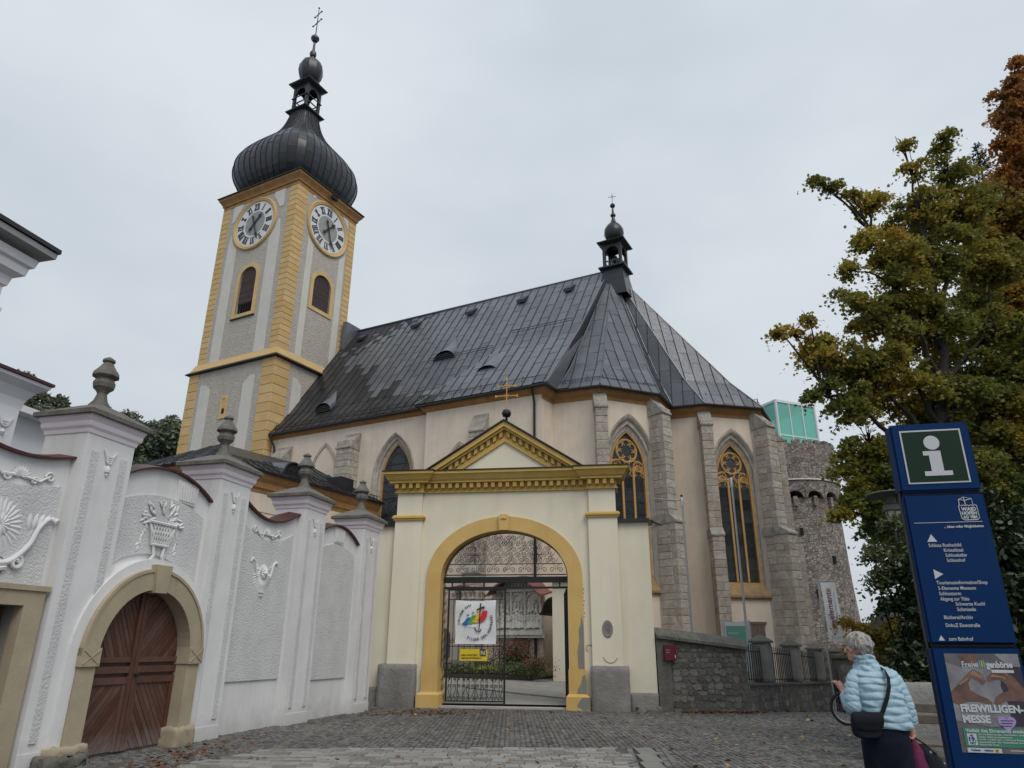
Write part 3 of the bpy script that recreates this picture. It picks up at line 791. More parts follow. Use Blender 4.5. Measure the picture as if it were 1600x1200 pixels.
# stone jambs of windows (splayed, moulded) and windows themselves
def window(M, outer, inner, cx_, style, z0, zs, za, w):
    # splayed jamb
    n = len(outer)
    def mixp(t, y): return [(o[0] + (i_[0] - o[0]) * t, y, o[1] + (i_[1] - o[1]) * t) for o, i_ in zip(outer, inner)]
    j = MB().loft([mixp(-.12, -.045), mixp(-.12, .06), ] + [mixp(0, -.045), mixp(.25, .02), mixp(.3, .10), mixp(.55, .12), mixp(.65, .24), mixp(.9, .30), mixp(1.0, .42), mixp(1.0, .62)][0:0] )
    j = MB().loft([mixp(-.16, .05), mixp(-.16, -.05), mixp(.0, -.055), mixp(.22, .03), mixp(.28, .10), mixp(.55, .13), mixp(.62, .22), mixp(.95, .28), mixp(1.0, .40), mixp(1.0, .62)])
    jo = j.build('window_surround', m_stone if style != 'nave' else m_stone, ch, M, smooth=35)
    win = empty('window', parent_=None) if False else None
    fr = MB()
    ins = [(cx_ + (x - cx_) * .90, z0 + .08 + (z - z0) * (1 - .14 / (za - z0))) for x, z in inner]
    fr.fill([inner, ins], .27, .50)
    wo_ = fr.build('window', m_winframe, ch, M)
    a = w / 2
    if style == 'gothic':
        T = MB()
        lw = w * .93 / 3; x0 = cx_ - w * .93 / 2
        zl = zs + .05
        for k in (1, 2): T.box(x0 + k * lw - .055, x0 + k * lw + .055, .30, .46, z0 + .1, zl)
        T.build('mullion', m_winframe, wo_)
        tr = MB()
        def bar(P, r=.05, cl=False): tr.tube([(x, .38, z) for x, z in P], r, 6, cl)
        # trefoil-headed lights
        for k in range(3):
            c0 = x0 + (k + .5) * lw; g_ = gothic(c0, lw, zl - .9, zl - .45, zl + .12, 6)[2:]
            bar(g_, .05)
            for s_ in (-1, 1):
                bar([(c0 + s_ * lw * .48, zl - .5), (c0 + s_ * lw * .2, zl - .38), (c0 + s_ * lw * .32, zl - .18), (c0, zl + .02)], .03)
        # two sub-arches and the big cusped rose
        rc = (cx_, zs + .62 * (za - zs) * .62 + .05); rr = w * .285
        bar(circ(rc[0], rc[1] + .1, rr, 28), .055, True)
        for k in range(6):
            a_ = PI / 6 + k * PI / 3
            c1 = (rc[0] + math.cos(a_) * rr * .56, rc[1] + .1 + math.sin(a_) * rr * .56)
            bar([(c1[0] + rr * .40 * math.cos(a_ + t), c1[1] + rr * .40 * math.sin(a_ + t)) for t in np.linspace(-2.1, 2.1, 9)], .036)
        for s_ in (-1, 1):
            c1 = (cx_ + s_ * a * .62, zs + .12)
            bar(circ(c1[0], c1[1], w * .125, 18), .04, True)
            for k in range(3):
                a_ = PI / 2 + k * 2 * PI / 3
                bar([(c1[0] + math.cos(a_) * .11 + .09 * math.cos(a_ + t), c1[1] + math.sin(a_) * .11 + .09 * math.sin(a_ + t)) for t in np.linspace(-2, 2, 6)], .022)
            bar([(cx_, zl + .0), (cx_ + s_ * a * .22, zl + .35), (cx_ + s_ * a * .62, zs + .12 + w * .125), (cx_ + s_ * a * .86, zs + .25)], .045)
            bar([(cx_ + s_ * a * .95, zs - .3), (cx_ + s_ * a * .62, zs - .08), (cx_ + s_ * a * .33, zl)], .04)
        tr.build('tracery', m_winframe, wo_, smooth=40)
        # panes: three lights split by saddle bars
        zz = z0 + .1; rows_ = 8; hh = (zl - .5 - zz) / rows_
        pp = Pieces('pane', wo_, m_glass, 300)
        bars_ = MB(); ld = MB()
        for k in range(3):
            for r_ in range(rows_):
                m_ = MB().box(x0 + k * lw + .06, x0 + (k + 1) * lw - .06, .385, .40, zz + r_ * hh + .02, zz + (r_ + 1) * hh - .02)
                me = bpy.data.meshes.new('pane'); me.from_pydata(m_.v, [], m_.f)
                pp.put(me, TS(0, 0, 0, rx=0))
                # small quarries in lead
                x_a, x_b = x0 + k * lw + .06, x0 + (k + 1) * lw - .06
                for q in range(1, 5): ld.box(x_a + (x_b - x_a) * q / 5 - .006, x_a + (x_b - x_a) * q / 5 + .006, .376, .384, zz + r_ * hh + .02, zz + (r_ + 1) * hh - .02)
                for q in range(1, 6): ld.box(x_a, x_b, .374, .3835, zz + r_ * hh + hh * q / 6 - .006, zz + r_ * hh + hh * q / 6 + .006)
        for r_ in range(1, rows_): bars_.box(x0, x0 + 3 * lw, .36, .385, zz + r_ * hh - .02, zz + r_ * hh + .02)
        pp.flush(); bars_.build('saddle_bar', m_lead, wo_); ld.build('leading', m_lead, wo_, kind='stuff')
        up_ = [p for p in clip_poly(ins, 0, -1, -(zl - .52))]
        MB().fill([up_], .40, .415).build('tracery_glass', m_glasso, wo_)
        # deep sloping sill, plastered ochre
        wl = outer[1][0] - outer[0][0] + .5
        s_ = MB(); P = [(.60, z0 + .08), (.60, z0 - .75), (-.10, z0 - .75), (-.16, z0 - .68), (-.16, z0 - .58), (-.05, z0 - .42), (.12, z0 - .16), (.32, z0 + .08)]
        s_.loft([[(x, y_, z) for y_, z in P] for x in (cx_ - wl / 2, cx_ + wl / 2)], True, True, True)
        s_.build('sill', m_sill, ch, M)
    else:
        gl = MB().fill([ins], .38, .395).build('pane', m_glasso, wo_)
        ld = MB(); zc = zs + .55; xx = cx_
        def cl(cx2, cz2, r, n=22): ld.tube([(cx2 + r * math.cos(2 * PI * i / n), .375, cz2 + r * math.sin(2 * PI * i / n)) for i in range(n)], .02, 4, True)
        cl(xx, zc + .35, .52)
        for s2 in (-1, 1):
            cl(xx + s2 * .42, zc - .62, .36)
            ld.tube([(xx + s2 * .1, .375, zc + 1.0), (xx + s2 * .7, .375, zc + .3), (xx + s2 * .85, .375, zc - .3)], .016, 4)
        for r_ in range(8):
            za_ = zc - 1.25 - r_ * .62
            if za_ < z0 + .2: break
            k = r_ % 2
            for s2 in (-1, 1):
                ld.tube([(xx, .375, za_ + (.2 if k else .45)), (xx + s2 * .45, .375, za_ + .05 * k), (xx + s2 * .95, .375, za_ + (.35 if k else .1))], .018, 4)
                ld.tube([(xx + s2 * .45, .375, za_ + .05 * k), (xx + s2 * .45, .375, za_ - .45)], .018, 4)
            cl(xx, za_ - .1, .27, 8)
        for k in range(5): ld.box(cx_ - a + .06, cx_ + a - .06, .355, .38, z0 + .9 + k * .95 - .018, z0 + .9 + k * .95 + .018)
        ld.build('leading', m_lead, wo_)
    return wo_
window(frame((0, .65), (1, .65)), W1, W1i, 9.62, 'nave', 7.45, 10.35, 12.35, 2.1)
window(frames[2][0], W2, W2i, 1.64, 'gothic', 4.75, 10.1, 12.0, 2.06)
window(frames[5][0], W3, W3i, 1.57, 'gothic', 4.7, 10.1, 12.02, 2.02)
# blind arches
def blind(M, cx_, w, z0, zs, za):
    o_ = gothic(cx_, w, z0, zs, za, 8); i_ = gothic(cx_, w - .3, z0 + .1, zs, za - .2, 8)
    MB().fill([o_, i_], -.07, .02).build('blind_arch', m_stone, ch, M)
    MB().fill([i_], -.012, .015).build('blind_arch_infill', m_pink, ch, M)
blind(frame((0, .65), (1, .65)), 4.5, 2.05, 8.2, 11.1, 12.98)
blind(frame((0, .3), (1, .3)), 14.15, 1.7, 8.0, 10.2, 11.75)

# buttresses: every course a stone
SB = {}
def buttress(px, py, ang, w, d0, d1, zmid, ztop, name='buttress', z0=.2, full=True):
    """at wall point (px,py), pushing out along angle ang (church frame); deeper below zmid"""
    M = Matrix.Translation((px, py, 0)) @ Matrix.Rotation(ang + PI / 2, 4, 'Z')       # local -y = outwards
    c = .025
    core = MB().box(-w / 2 + c, w / 2 - c, -d0 + c, .3, GB, zmid).box(-w / 2 + c + .002, w / 2 - c - .002, -d1 + c, .3, zmid, ztop - .3)
    core.box(-w / 2 - .0, w / 2 + .0, -.55, .3, ztop - .3, ztop + .1) if False else None
    bo = core.build(name, m_mortar, ch, M)
    pcs = Pieces('stone_block', bo, m_stone, 95)
    z = z0; k = 0
    while z < ztop - .45:
        h = random.uniform(.30, .46); d = d0 if z + h < zmid + .1 else d1
        split = random.choice([0, .5, .38, .62]) if w > .5 else 0
        g_ = .012
        parts = [(-w / 2, w / 2)] if not split or k % 3 == 0 else [(-w / 2, -w / 2 + w * split), (-w / 2 + w * split, w / 2)]
        for (a, b) in parts:
            pcs.put(random.choice(BLK), TS((a + b) / 2, -d + .17, z + h / 2, b - a - g_, .34 + random.uniform(-.015, .015), h - g_), pri=z)
        rest = d - .34
        nside = max(1, round(rest / .55))
        for s_ in (-1, 1):
            for q in range(nside):
                a = -d + .34 + rest * q / nside; b = -d + .34 + rest * (q + 1) / nside
                pcs.put(random.choice(BLK), TS(s_ * (w / 2 - .10), (a + b) / 2, z + h / 2, b - a - g_, .2 + random.uniform(-.015, .02), h - g_, rz=s_ * PI / 2), pri=z * .5)
        z += h; k += 1
    pcs.flush()
    # sloping copings
    def cope(dd, zz, rise, back):
        s_ = MB(); P = [(-dd - .05, zz - .10), (-dd - .05, zz - .02), (-dd - .0, zz + .03), (back, zz + rise), (.1, zz + rise), (.1, zz - .14)]
        s_.loft([[(x, y_, z_) for y_, z_ in P] for x in (-w / 2 - .03, w / 2 + .03)], True, True, True)
        s_.build('coping_stone', m_cope, bo)
    cope(d1, ztop - .45, .95, -.02)
    if d0 > d1: cope(d0, zmid, .32, -d1)
    return bo
def ang(i):
    a = Vector(WA[i]) - Vector(WA[i - 1]); b = Vector(WA[i + 1]) - Vector(WA[i])
    n0 = Vector((a.y, -a.x)).normalized(); n1 = Vector((b.y, -b.x)).normalized(); m_ = n0 + n1
    return math.atan2(m_.y, m_.x)
buttress(*WA[2], ang(2), .62, .9, .62, 7.2, 13.35)
buttress(*WA[3], ang(3), .72, 1.12, .80, 7.4, 13.4)
buttress(*WA[5], ang(5), .62, .95, .66, 7.0, 13.3)
buttress(*WA[6], ang(6), .78, 1.32, .86, 7.2, 13.4)
buttress(*WA[7], ang(7), .78, 1.2, .86, 7.2, 13.4)
buttress(6.55, .65, -PI / 2, 1.05, .95, .8, 5.0, 12.75)
buttress(1.2, .65, -PI / 2, 1.1, 1.0, .8, 5.0, 12.6)
buttress(15.4, .30, -PI / 2, .85, .8, .5, 5.0, 12.55)
buttress(13.1, .30, -PI / 2, .6, .8, .6, 4.0, 7.2)
# quarry-stone base course and stone quoins of the big corner buttress
# eaves: orange moulding + gutter
NE_ = [(0, .28), (11.55, .28)]
BE_ = [(11.35, -.08), (19.3, -.08)]
mould = [(-.45, 13.45), (-.42, 13.45), (-.40, 13.62), (-.25, 13.75), (-.12, 13.92), (-.12, 13.99), (-.45, 13.99)]
path_all = [(11.45, 1.0), (11.45, -.05)] + EA + [(0, 14.8)]
MB().sweep(path_all, mould).build('eaves_moulding', m_orange, ch)
MB().sweep([(0, .33), (11.95, .33)], mould).build('eaves_moulding', m_orange, ch)
def gutter_prof(n=7): 
    return [(-.12, 14.02), (-.12, 13.93)] + [(-.02 + .085 * math.cos(t) , 13.97 + .085 * math.sin(t)) for t in np.linspace(-PI, 0, n)] + [(.065, 14.02), (.0, 14.02)]
MB().sweep(path_all, gutter_prof()).build('gutter', m_gutter, ch)
MB().sweep([(0, .33), (11.5, .33)], gutter_prof()).build('gutter', m_gutter, ch)
# downpipes
def pipe(nm, P, r=.065): return MB().tube(P, r, 8).build(nm, m_gutter, ch, smooth=50)
pipe('downpipe', [(.25, .25, 13.9), (.25, .3, 13.6), (.3, .5, 13.3), (.35, .55, 13.0), (.35, .55, 7)])
pipe('downpipe', [(18.55, -.1, 13.9), (18.55, .05, 13.6), (18.55, .2, 13.2), (18.55, .2, .3)])
pipe('downpipe', [(23.75, 6.2, 13.9), (23.65, 6.25, 13.5), (23.56, 6.35, 13.1), (23.6, 6.2, 12.5), (23.6, 6.2, 1)], .075)
# ---------------------------------------------------------------- roof
AP = Vector((20.5, 7.3, 23.75)); RW = Vector((-.2, 7.3, 23.85))
EZ = 14.02
def kink(p, top, f=.80, drop=.38):
    q = top + (p - top) * f; return Vector((q.x, q.y, q.z - drop))
E3 = [Vector((x, y_, EZ)) for x, y_ in EA]
rf_parts = []      # planar facets: (polygon, eave a, eave b, material)
def facet(a, b, ta, tb, m, kf=True):
    if kf:
        ka, kb = kink(a, ta), kink(b, tb)
        rf_parts.append(([a, b, kb, ka], a, b, m)); rf_parts.append(([ka, kb, tb, ta] if (ta - tb).length > .01 else [ka, kb, ta], a, b, m))
    else: rf_parts.append(([a, b, tb, ta] if (ta - tb).length > .01 else [a, b, ta], a, b, m))
na, nb = Vector((-.1, .28, EZ)), Vector((12.3, .28, EZ))
split = 7.0
# the nave slope is one plane; its darker part is only a change of sheet colour
facet(Vector((-.1, .28, EZ)), Vector((19.35, .28, EZ)), RW, Vector((20.3, 7.3, 23.75)), m_roof)
for i in range(1, 8): facet(E3[i], E3[i + 1], AP, AP, m_roof)
facet(E3[8], Vector((-.1, 14.8, EZ)), AP, RW, m_roof)
rf_parts.append(([Vector((19.35, .28, EZ)), E3[1], AP, Vector((20.3, 7.3, 23.75))], Vector((19.35, .28, EZ)), E3[1], m_roof))
base = MB()
for P, a, b, m in rf_parts: base.add([tuple(p) for p in P], [tuple(range(len(P)))])
roof = base.build('roof', m_seam, ch, fix=False)
# dark area: sheets whose centre falls below a wavy line take the darker material
def is_dark(c):
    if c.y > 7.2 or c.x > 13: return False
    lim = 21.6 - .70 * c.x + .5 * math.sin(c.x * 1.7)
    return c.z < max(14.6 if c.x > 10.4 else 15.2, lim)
rp_grey = Pieces('roof_sheet', roof, m_roof, 260); rp_dark = Pieces('roof_sheet', roof, m_roofdark, 120)
seams = MB()
def sheets(P, a, b, w=.60, l=1.55, off=.02):
    u = (b - a).normalized(); nrm = (P[1] - P[0]).cross(P[2] - P[0])
    if len(P) > 3 and nrm.length < 1e-6: nrm = (P[2] - P[0]).cross(P[3] - P[0])
    nrm.normalize()
    if nrm.z < 0: nrm = -nrm
    v = nrm.cross(u).normalized()
    if v.z < 0: v = -v
    Q2 = [((p - a).dot(u), (p - a).dot(v)) for p in P]
    x0 = min(q[0] for q in Q2); x1 = max(q[0] for q in Q2); z1 = max(q[1] for q in Q2); z0 = min(q[1] for q in Q2)
    h0 = (P[0] - a).dot(nrm)
    k = math.floor(x0 / w)
    while k * w < x1:
        S_ = clip_poly(clip_poly(Q2, -1, 0, -(k * w)), 1, 0, (k + 1) * w)
        if len(S_) > 2:
            s0 = min(q[1] for q in S_); s1 = max(q[1] for q in S_)
            zz = math.floor(z0 / l) * l - (l * .5 if k % 2 else 0) + random.uniform(-.12, .12)
            while zz < s1:
                T_ = clip_poly(clip_poly(S_, 0, -1, -zz), 0, 1, zz + l)
                if len(T_) > 2 and area(T_) > .02:
                    cxm = sum(q[0] for q in T_) / len(T_); czm = sum(q[1] for q in T_) / len(T_)
                    t1, t2 = random.uniform(-.014, .014), random.uniform(-.010, .010)
                    pts = [a + u * q[0] + v * q[1] + nrm * (h0 + off + .012 - (q[1] - zz) / l * .010 + (q[0] - cxm) * t1 + (q[1] - czm) * t2 * .4) for q in T_]
                    me = bpy.data.meshes.new('sheet'); me.from_pydata([tuple(p) for p in pts], [], [tuple(range(len(pts)))])
                    cen = sum(pts, Vector()) / len(pts)
                    front = nrm.y < .2 or nrm.x > .3
                    (rp_dark if is_dark(cen) else rp_grey).put(me, Matrix.Identity(4), pri=(area(T_) * (1 if front and nrm.y < .3 else .01)))
                zz += l
            # seam on the left edge of the strip
            xs_ = [q for q in S_ if abs(q[0] - k * w) < 1e-4]
            if len(xs_) >= 2:
                lo, hi = min(q[1] for q in xs_), max(q[1] for q in xs_)
                if hi - lo > .1:
                    p0_ = a + u * (k * w) + v * lo + nrm * (h0 + off + .02); p1_ = a + u * (k * w) + v * hi + nrm * (h0 + off + .02)
                    seams.tube([tuple(p0_), tuple(p1_)], .024, 4)
        k += 1
for P, a, b, m in rf_parts: sheets(P, a, b)
# bay roof: a gentler catslide laid over the nave slope
bayP = [Vector((11.4, -.12, EZ + .02)), Vector((19.4, -.12, EZ + .02)), Vector((19.74, 3.2, 17.98)), Vector((14.9, 3.2, 17.95))]
MB().add([tuple(p) for p in bayP] + [(11.4, .6, EZ)], [(0, 1, 2, 3), (0, 3, 4)]).build('bay_roof', m_seam, roof, fix=False)
rp_grey_b = rp_grey; sheets(bayP, bayP[0], bayP[1], off=.03)
chk = [Vector((19.4, -.12, EZ + .02)), E3[1] + Vector((0, 0, .02)), Vector((19.86, 3.75, 18.0)), Vector((19.74, 3.2, 17.98))]
MB().add([tuple(p) for p in chk], [(0, 1, 2, 3)]).build('bay_roof_cheek', m_roof, roof, fix=False)
rp_grey.flush(); rp_dark.flush()
seams.build('standing_seam', m_seam, roof, kind='stuff')
# hip and ridge rolls
hr = MB()
hr.tube([tuple(RW + Vector((0, 0, .05))), tuple(AP + Vector((0, 0, .05)))], .07, 6)
for i in range(1, 9):
    k_ = kink(E3[i], AP); hr.tube([tuple(E3[i] + Vector((0, 0, .05))), tuple(k_ + Vector((0, 0, .06))), tuple(AP)], .05, 6)
hr.tube([tuple(bayP[0] + Vector((0, 0, .05))), tuple(bayP[3] + Vector((0, 0, .06)))], .04, 5)
hr.tube([tuple(bayP[1] + Vector((0, 0, .05))), tuple(bayP[2] + Vector((0, 0, .06))), (20.3, 7.2, 23.7)], .04, 5)
hr.build('ridge_roll', m_roof, roof)
# snow guards above the gutter
sg = MB()
def guard(a, b, z=14.30, back=.26):
    a = Vector(a); b = Vector(b); u = (b - a).normalized(); L_ = (b - a).length; nn = Vector((-u.y, u.x))
    def P(t, h): q = a + u * t + nn * back; return (q.x, q.y, z + h)
    sg.tube([P(.1, .28), P(L_ - .1, .28)], .013, 4); sg.tube([P(.1, .08), P(L_ - .1, .08)], .013, 4)
    t = .12
    while t < L_ - .1:
        sg.tube([P(t, .04), P(t, .30)], .009, 3); t += .13
    t = .3
    while t < L_ - .3:
        sg.tube([P(t - .14, -.02), P(t, .42), P(t + .14, -.02)], .018, 4); t += 1.25
guard((0, .28), (11.3, .28)); guard((11.4, -.12), (19.3, -.12))
for i in range(1, 8): guard(EA[i], EA[i + 1])
def guard2(x0, x1, y_, z):
    sg.tube([(x0, y_, z + .22), (x1, y_, z + .22)], .018, 4); sg.tube([(x0, y_, z + .08), (x1, y_, z + .08)], .018, 4)
    x = x0
    while x < x1: sg.tube([(x, y_, z - .05), (x, y_, z + .25)], .012, 3); x += .35
def rz_at(y_): return 14.02 + (y_ - .28) * (23.85 - 14.02) / 7.02
guard2(9.7, 14.3, 3.3, rz_at(3.3) - .1); guard2(15.3, 19.2, 3.9, rz_at(3.9) + .05)
sg.build('snow_guard', m_seam, roof)
# dormers: half-round eyes under a rising sheet hood
def dormer(x, y_, r=.62, light=False):
    z = rz_at(y_) - .25 - (.15 if y_ > 3 else .0)
    b_ = MB(); n = 10
    face = [(x + r * math.cos(t), y_, z + r * .82 * math.sin(t)) for t in np.linspace(0, PI, n + 1)]
    tip = (x, y_ + r * 1.7, z + r * 1.7 * 1.40 + .35)
    back = [(p[0], p[1] + .02 + (p[2] - z) * .72, p[2]) for p in face]
    hood = MB(); front = [(x + (r + .07) * math.cos(t), y_ - .1, z + .02 + (r * .82 + .07) * math.sin(t)) for t in np.linspace(0, PI, n + 1)]
    mid = [(x + (p[0] - x) * .75, y_ + r * .9, p[2] + (rz_at(y_ + r * .9) - rz_at(y_)) * .72 + .04) for p in front]
    hood.loft([front, mid, [tip] * (n + 1)], closed=False)
    d_ = hood.build('dormer', m_roof if not light else m_roof, roof, smooth=True)
    MB().fill([[(p[0], p[2]) for p in face]], y_, y_ + .05).build('dormer_face', m_black, d_)
    sl = MB()
    for k in range(4): 
        h = r * .82 * (k + .5) / 4.4; w_ = r * math.sqrt(max(.02, 1 - (h / (r * .82)) ** 2)); sl.box(x - w_, x + w_, y_ - .05, y_ - .01, z + h - .02, z + h + .02)
    sl.build('slat', m_seam, d_)
dormer(3.3, 1.35, .6); dormer(10.8, 3.45, .72); dormer(14.9, 1.65, .72)
# roof vents near the ridge
for x in (1.35, 6.2, 10.7, 14.6, 17.9):
    y_ = 6.55; z = rz_at(y_)
    MB().loft([[(x - .28, y_ - .32, z - .34), (x + .28, y_ - .32, z - .34), (x + .28, y_ - .32, z - .12), (x - .28, y_ - .32, z - .12)],
               [(x - .32, y_ + .25, z + .28), (x + .32, y_ + .25, z + .28), (x + .32, y_ + .25, z + .36), (x - .32, y_ + .25, z + .36)]], cap0=True, cap1=True).build('roof_vent', m_seam, roof)
for (x, y_) in ((24.1, 8.2), (26.7, 10.0)):
    pass
# abutment flashing against the tower
MB().box(-.12, .25, 6.0, 7.6, 21.5, 24.15).build('abutment', m_roof, roof)
# ---------------------------------------------------------------- ridge turret
tM = Matrix.Translation((20.75, 7.3, 0))
tu = MB().loft(sqprof([(.95, 21.6), (.66, 23.2), (.62, 23.55), (.84, 23.62), (.84, 23.72), (.60, 23.8)]), cap1=True).build('ridge_turret', m_copper, ch, tM)
tb = MB()
for sx_ in (-1, 1):
    for sy_ in (-1, 1): tb.box(sx_ * .52 - .09, sx_ * .52 + .09, sy_ * .52 - .09, sy_ * .52 + .09, 23.75, 25.35)
for k in range(4):
    tb.M = Matrix.Rotation(k * PI / 2, 4, 'Z')
    tb.fill([[(-.43, 24.85), (-.43, 25.35), (.43, 25.35), (.43, 24.85)] + [(.38 * math.cos(t), 24.85 + .32 * math.sin(t)) for t in np.linspace(0, PI, 7)]], -.58, -.52)
    tb.box(-.43, .43, -.57, -.52, 24.12, 24.2)
    for q in range(3): tb.box(-.27 + q * .25, -.21 + q * .25, -.565, -.525, 23.78, 24.12)
    tb.M = None
tb.build('turret_lantern', m_copper, tu)
MB().lathe([(.05, 24.3), (.24, 24.32), (.2, 24.5), (.12, 24.7), (.03, 24.75)], 10).build('turret_bell', m_iron, tu)
MB().loft(sqprof([(.66, 25.0), (.72, 25.05), (.66, 25.1)]), cap0=True, cap1=True)
MB().loft(sqprof([(.6, 25.32), (.86, 25.42), (.9, 25.48), (.45, 25.8), (.35, 25.85)]), cap0=True, cap1=True).build('turret_roof', m_copper, tu)
MB().lathe([(.3, 25.75), (.5, 25.95), (.63, 26.3), (.6, 26.65), (.42, 26.95), (.22, 27.15), (.12, 27.4), (.09, 27.6), (.17, 27.68), (.17, 27.78), (.08, 27.86), (.05, 28.3), (.15, 28.38), (.17, 28.5), (.1, 28.6), (.03, 28.66)], 14).build('turret_onion', m_copper, tu, smooth=30)
cr = MB().tube([(0, 0, 28.6), (0, 0, 29.4)], .018, 5).tube([(-.26, 0, 29.15), (.26, 0, 29.15)], .018, 5).tube([(0, -.15, 29.15), (0, .15, 29.15)], .014, 5)
cr.build('turret_cross', m_iron, tu, TS(0, 0, 0, rz=R(10)))
# ================================================================== GATE
gt = empty('gateway', (4.0, 21.15, 0), R(90 - 98.3), 'cream and yellow pedimented gateway with a wide arch at the end of the white wall', 'gateway')
GC = -4.25
# core wall with the arch opening
arch_in = roundarch(GC, 3.80, -.3, 3.55, 1.38, 28)
MB().fill([[(-7.5, -.3), (-.95, -.3), (-.95, 6.2), (-1.9, 6.72), (GC, 8.2), (-6.6, 6.72), (-7.5, 6.2)], roundarch(GC, 3.96, -.2, 3.55, 1.42, 28)], 0, .62).build('wall', m_cream, gt)
for s_, (a, b) in (('l', (-8.35, -7.5)), ('r', (-.95, .05))):
    w_ = MB().box(a, b, .03, .60, -.3, 5.12).build('side_wall', m_cream, gt)
    MB().box(a - (.0 if s_ == 'l' else -.03), b + (.16 if s_ == 'r' else .0), -.10, .72, 5.12, 5.17).box(a, b + (.05 if s_ == 'r' else 0), -.03, .66, 5.17, 5.23).build('sheet_cap', m_gutter, w_)
MB().tube([(.15, -.05, 5.13), (.45, -.08, 5.0)], .03, 6).build('water_spout', m_gutter, gt)
for a, b in ((-7.65, -6.80), (-1.70, -.84)):
    p_ = MB().box(a, b, -.12, .0, 1.1, 5.27).box(a + .03, b - .03, -.10, 0, 5.43, 6.14).build('pilaster', m_creamdado, gt)
    MB().sweep([(a, 0), (a, -.12), (b, -.12), (b, 0)], [(-.02, 5.27), (.05, 5.27), (.05, 5.31), (.085, 5.33), (.085, 5.38), (.04, 5.43), (-.02, 5.43)]).build('pilaster_band', m_ochre, p_)
# plinth blocks
def rough_box(nm, x0, x1, y0, y1, z0, z1, m, parent, n=7, amp=.012, M=None):
    b_ = MB(); 
    me = bpy.data.meshes.new(nm); bm = bmesh.new(); bmesh.ops.create_cube(bm, size=1)
    bmesh.ops.subdivide_edges(bm, edges=bm.edges[:], cuts=n, use_grid_fill=True)
    rr = random.Random(int(abs(x0 * 977 + z1 * 131)))
    for v in bm.verts:                                   # soften the arrises
        q = [abs(c_) > .499 for c_ in v.co]
        if sum(q) >= 2:
            for k_ in range(3):
                if q[k_]: v.co[k_] *= 1 - .018 / max(.1, (x1 - x0, y1 - y0, z1 - z0)[k_])
    for v in bm.verts:
        v.co = Vector((x0 + (v.co.x + .5) * (x1 - x0), y0 + (v.co.y + .5) * (y1 - y0), z0 + (v.co.z + .5) * (z1 - z0)))
        v.co += Vector((rr.uniform(-amp, amp), rr.uniform(-amp, amp), rr.uniform(-amp, amp)))
    bm.to_mesh(me); bm.free(); me.materials.append(m); me.polygons.foreach_set('use_smooth', [True] * len(me.polygons)); return link(nm, me, None, parent, M)
for a, b in ((-7.86, -6.76), (-1.75, -.70)):
    rough_box('plinth_stone', a, b, -.26, .02, -.2, 1.14, m_plinth, gt)
rough_box('plinth_stone', -8.34, -7.87, -.12, .1, -.2, .52, m_plinth, gt, amp=.006)
rough_box('plinth_stone', -.69, .06, -.10, .1, -.2, .46, m_plinth, gt, amp=.008)
rough_box('plinth_stone', -.55, .12, -.24, -.05, -.2, .13, m_plinth, gt, amp=.03)
# arch band
yb = MB().fill([roundarch(GC, 4.66, 1.05, 3.55, 1.80, 28), roundarch(GC, 3.80, .9, 3.55, 1.38, 28)], -.07, .64)
yb = MB().fill([roundarch(GC, 4.66, 1.05, 3.55, 1.80, 32)[1:] + roundarch(GC, 4.66, 1.05, 3.55, 1.80, 32)[:1] + [(GC - 1.90, 1.05)] + list(reversed(roundarch(GC, 3.80, 1.05, 3.55, 1.38, 32)[2:])) + [(GC + 1.90, 1.05)]], -.07, .64)
arch = yb.build('arch_band', m_yel, gt)
for s_ in (-1, 1):
    a, b = sorted((GC + s_ * 1.87, GC + s_ * 2.36)); a2, b2 = sorted((GC + s_ * 1.80, GC + s_ * 2.46))
    MB().box(a, b, -.09, .66, .40, 1.047).build('arch_jamb', m_yel, gt)
    MB().box(a2, b2, -.20, .70, -.15, .34).loft([[(a2, -.20, .34), (b2, -.20, .34), (b2, .7, .34), (a2, .7, .34)], [(a, -.10, .41), (b, -.10, .41), (b, .67, .41), (a, .67, .41)]]).build('jamb_base', m_yel, gt)
k_ = MB().fill([[(GC - .14, 4.93), (GC + .14, 4.93), (GC + .17, 5.36), (GC - .17, 5.36)]], -.15, 0)
k_.fill([[(GC - .13, 5.36), (GC + .13, 5.36), (GC + .10, 5.41), (GC - .1, 5.41)]], -.13, 0)
k_.tube([(GC - .10, -.15, 5.30), (GC - .04, -.17, 5.26), (GC, -.17, 5.30), (GC + .04, -.17, 5.26), (GC + .10, -.15, 5.30)], .018, 5)
k_.build('keystone', m_yel, gt)
# bare grey patches where the paint has gone
m_bare = mat('bare cement patch', (.235, .225, .20), .9, (.20, .19, .17), 4, bump=.5, bscale=25)
pa = MB()
pa.fill([[(-2.10, 1.06), (-1.93, 1.06), (-1.925, 2.2), (-1.98, 2.5), (-2.02, 2.2), (-2.07, 2.1), (-2.06, 1.8), (-2.12, 1.5)]], -.074, -.06)
pa.fill([[(-2.15, .42), (-1.9, .42), (-1.9, .75), (-1.93, .92), (-2.0, .85), (-2.03, .68), (-2.12, .55)]], -.094, -.08)
pa.fill([[(-1.98, .02), (-1.80, .02), (-1.80, .33), (-2.0, .33), (-2.1, .22), (-2.16, .1)]], -.205, -.19)
pa.build('bare_patch', m_bare, gt)
pm = MB()
for t0, t1, r, cx2, cz2 in ((-2.9, -.3, .2, -1.2, 1.42), (.5, 4.2, .09, -1.78, 1.6)):
    pm.tube([(cx2 + r * math.cos(t), -.1235 if r > .1 else -.004, cz2 + r * math.sin(t)) for t in np.linspace(t0, t1, 12)], .012, 4)
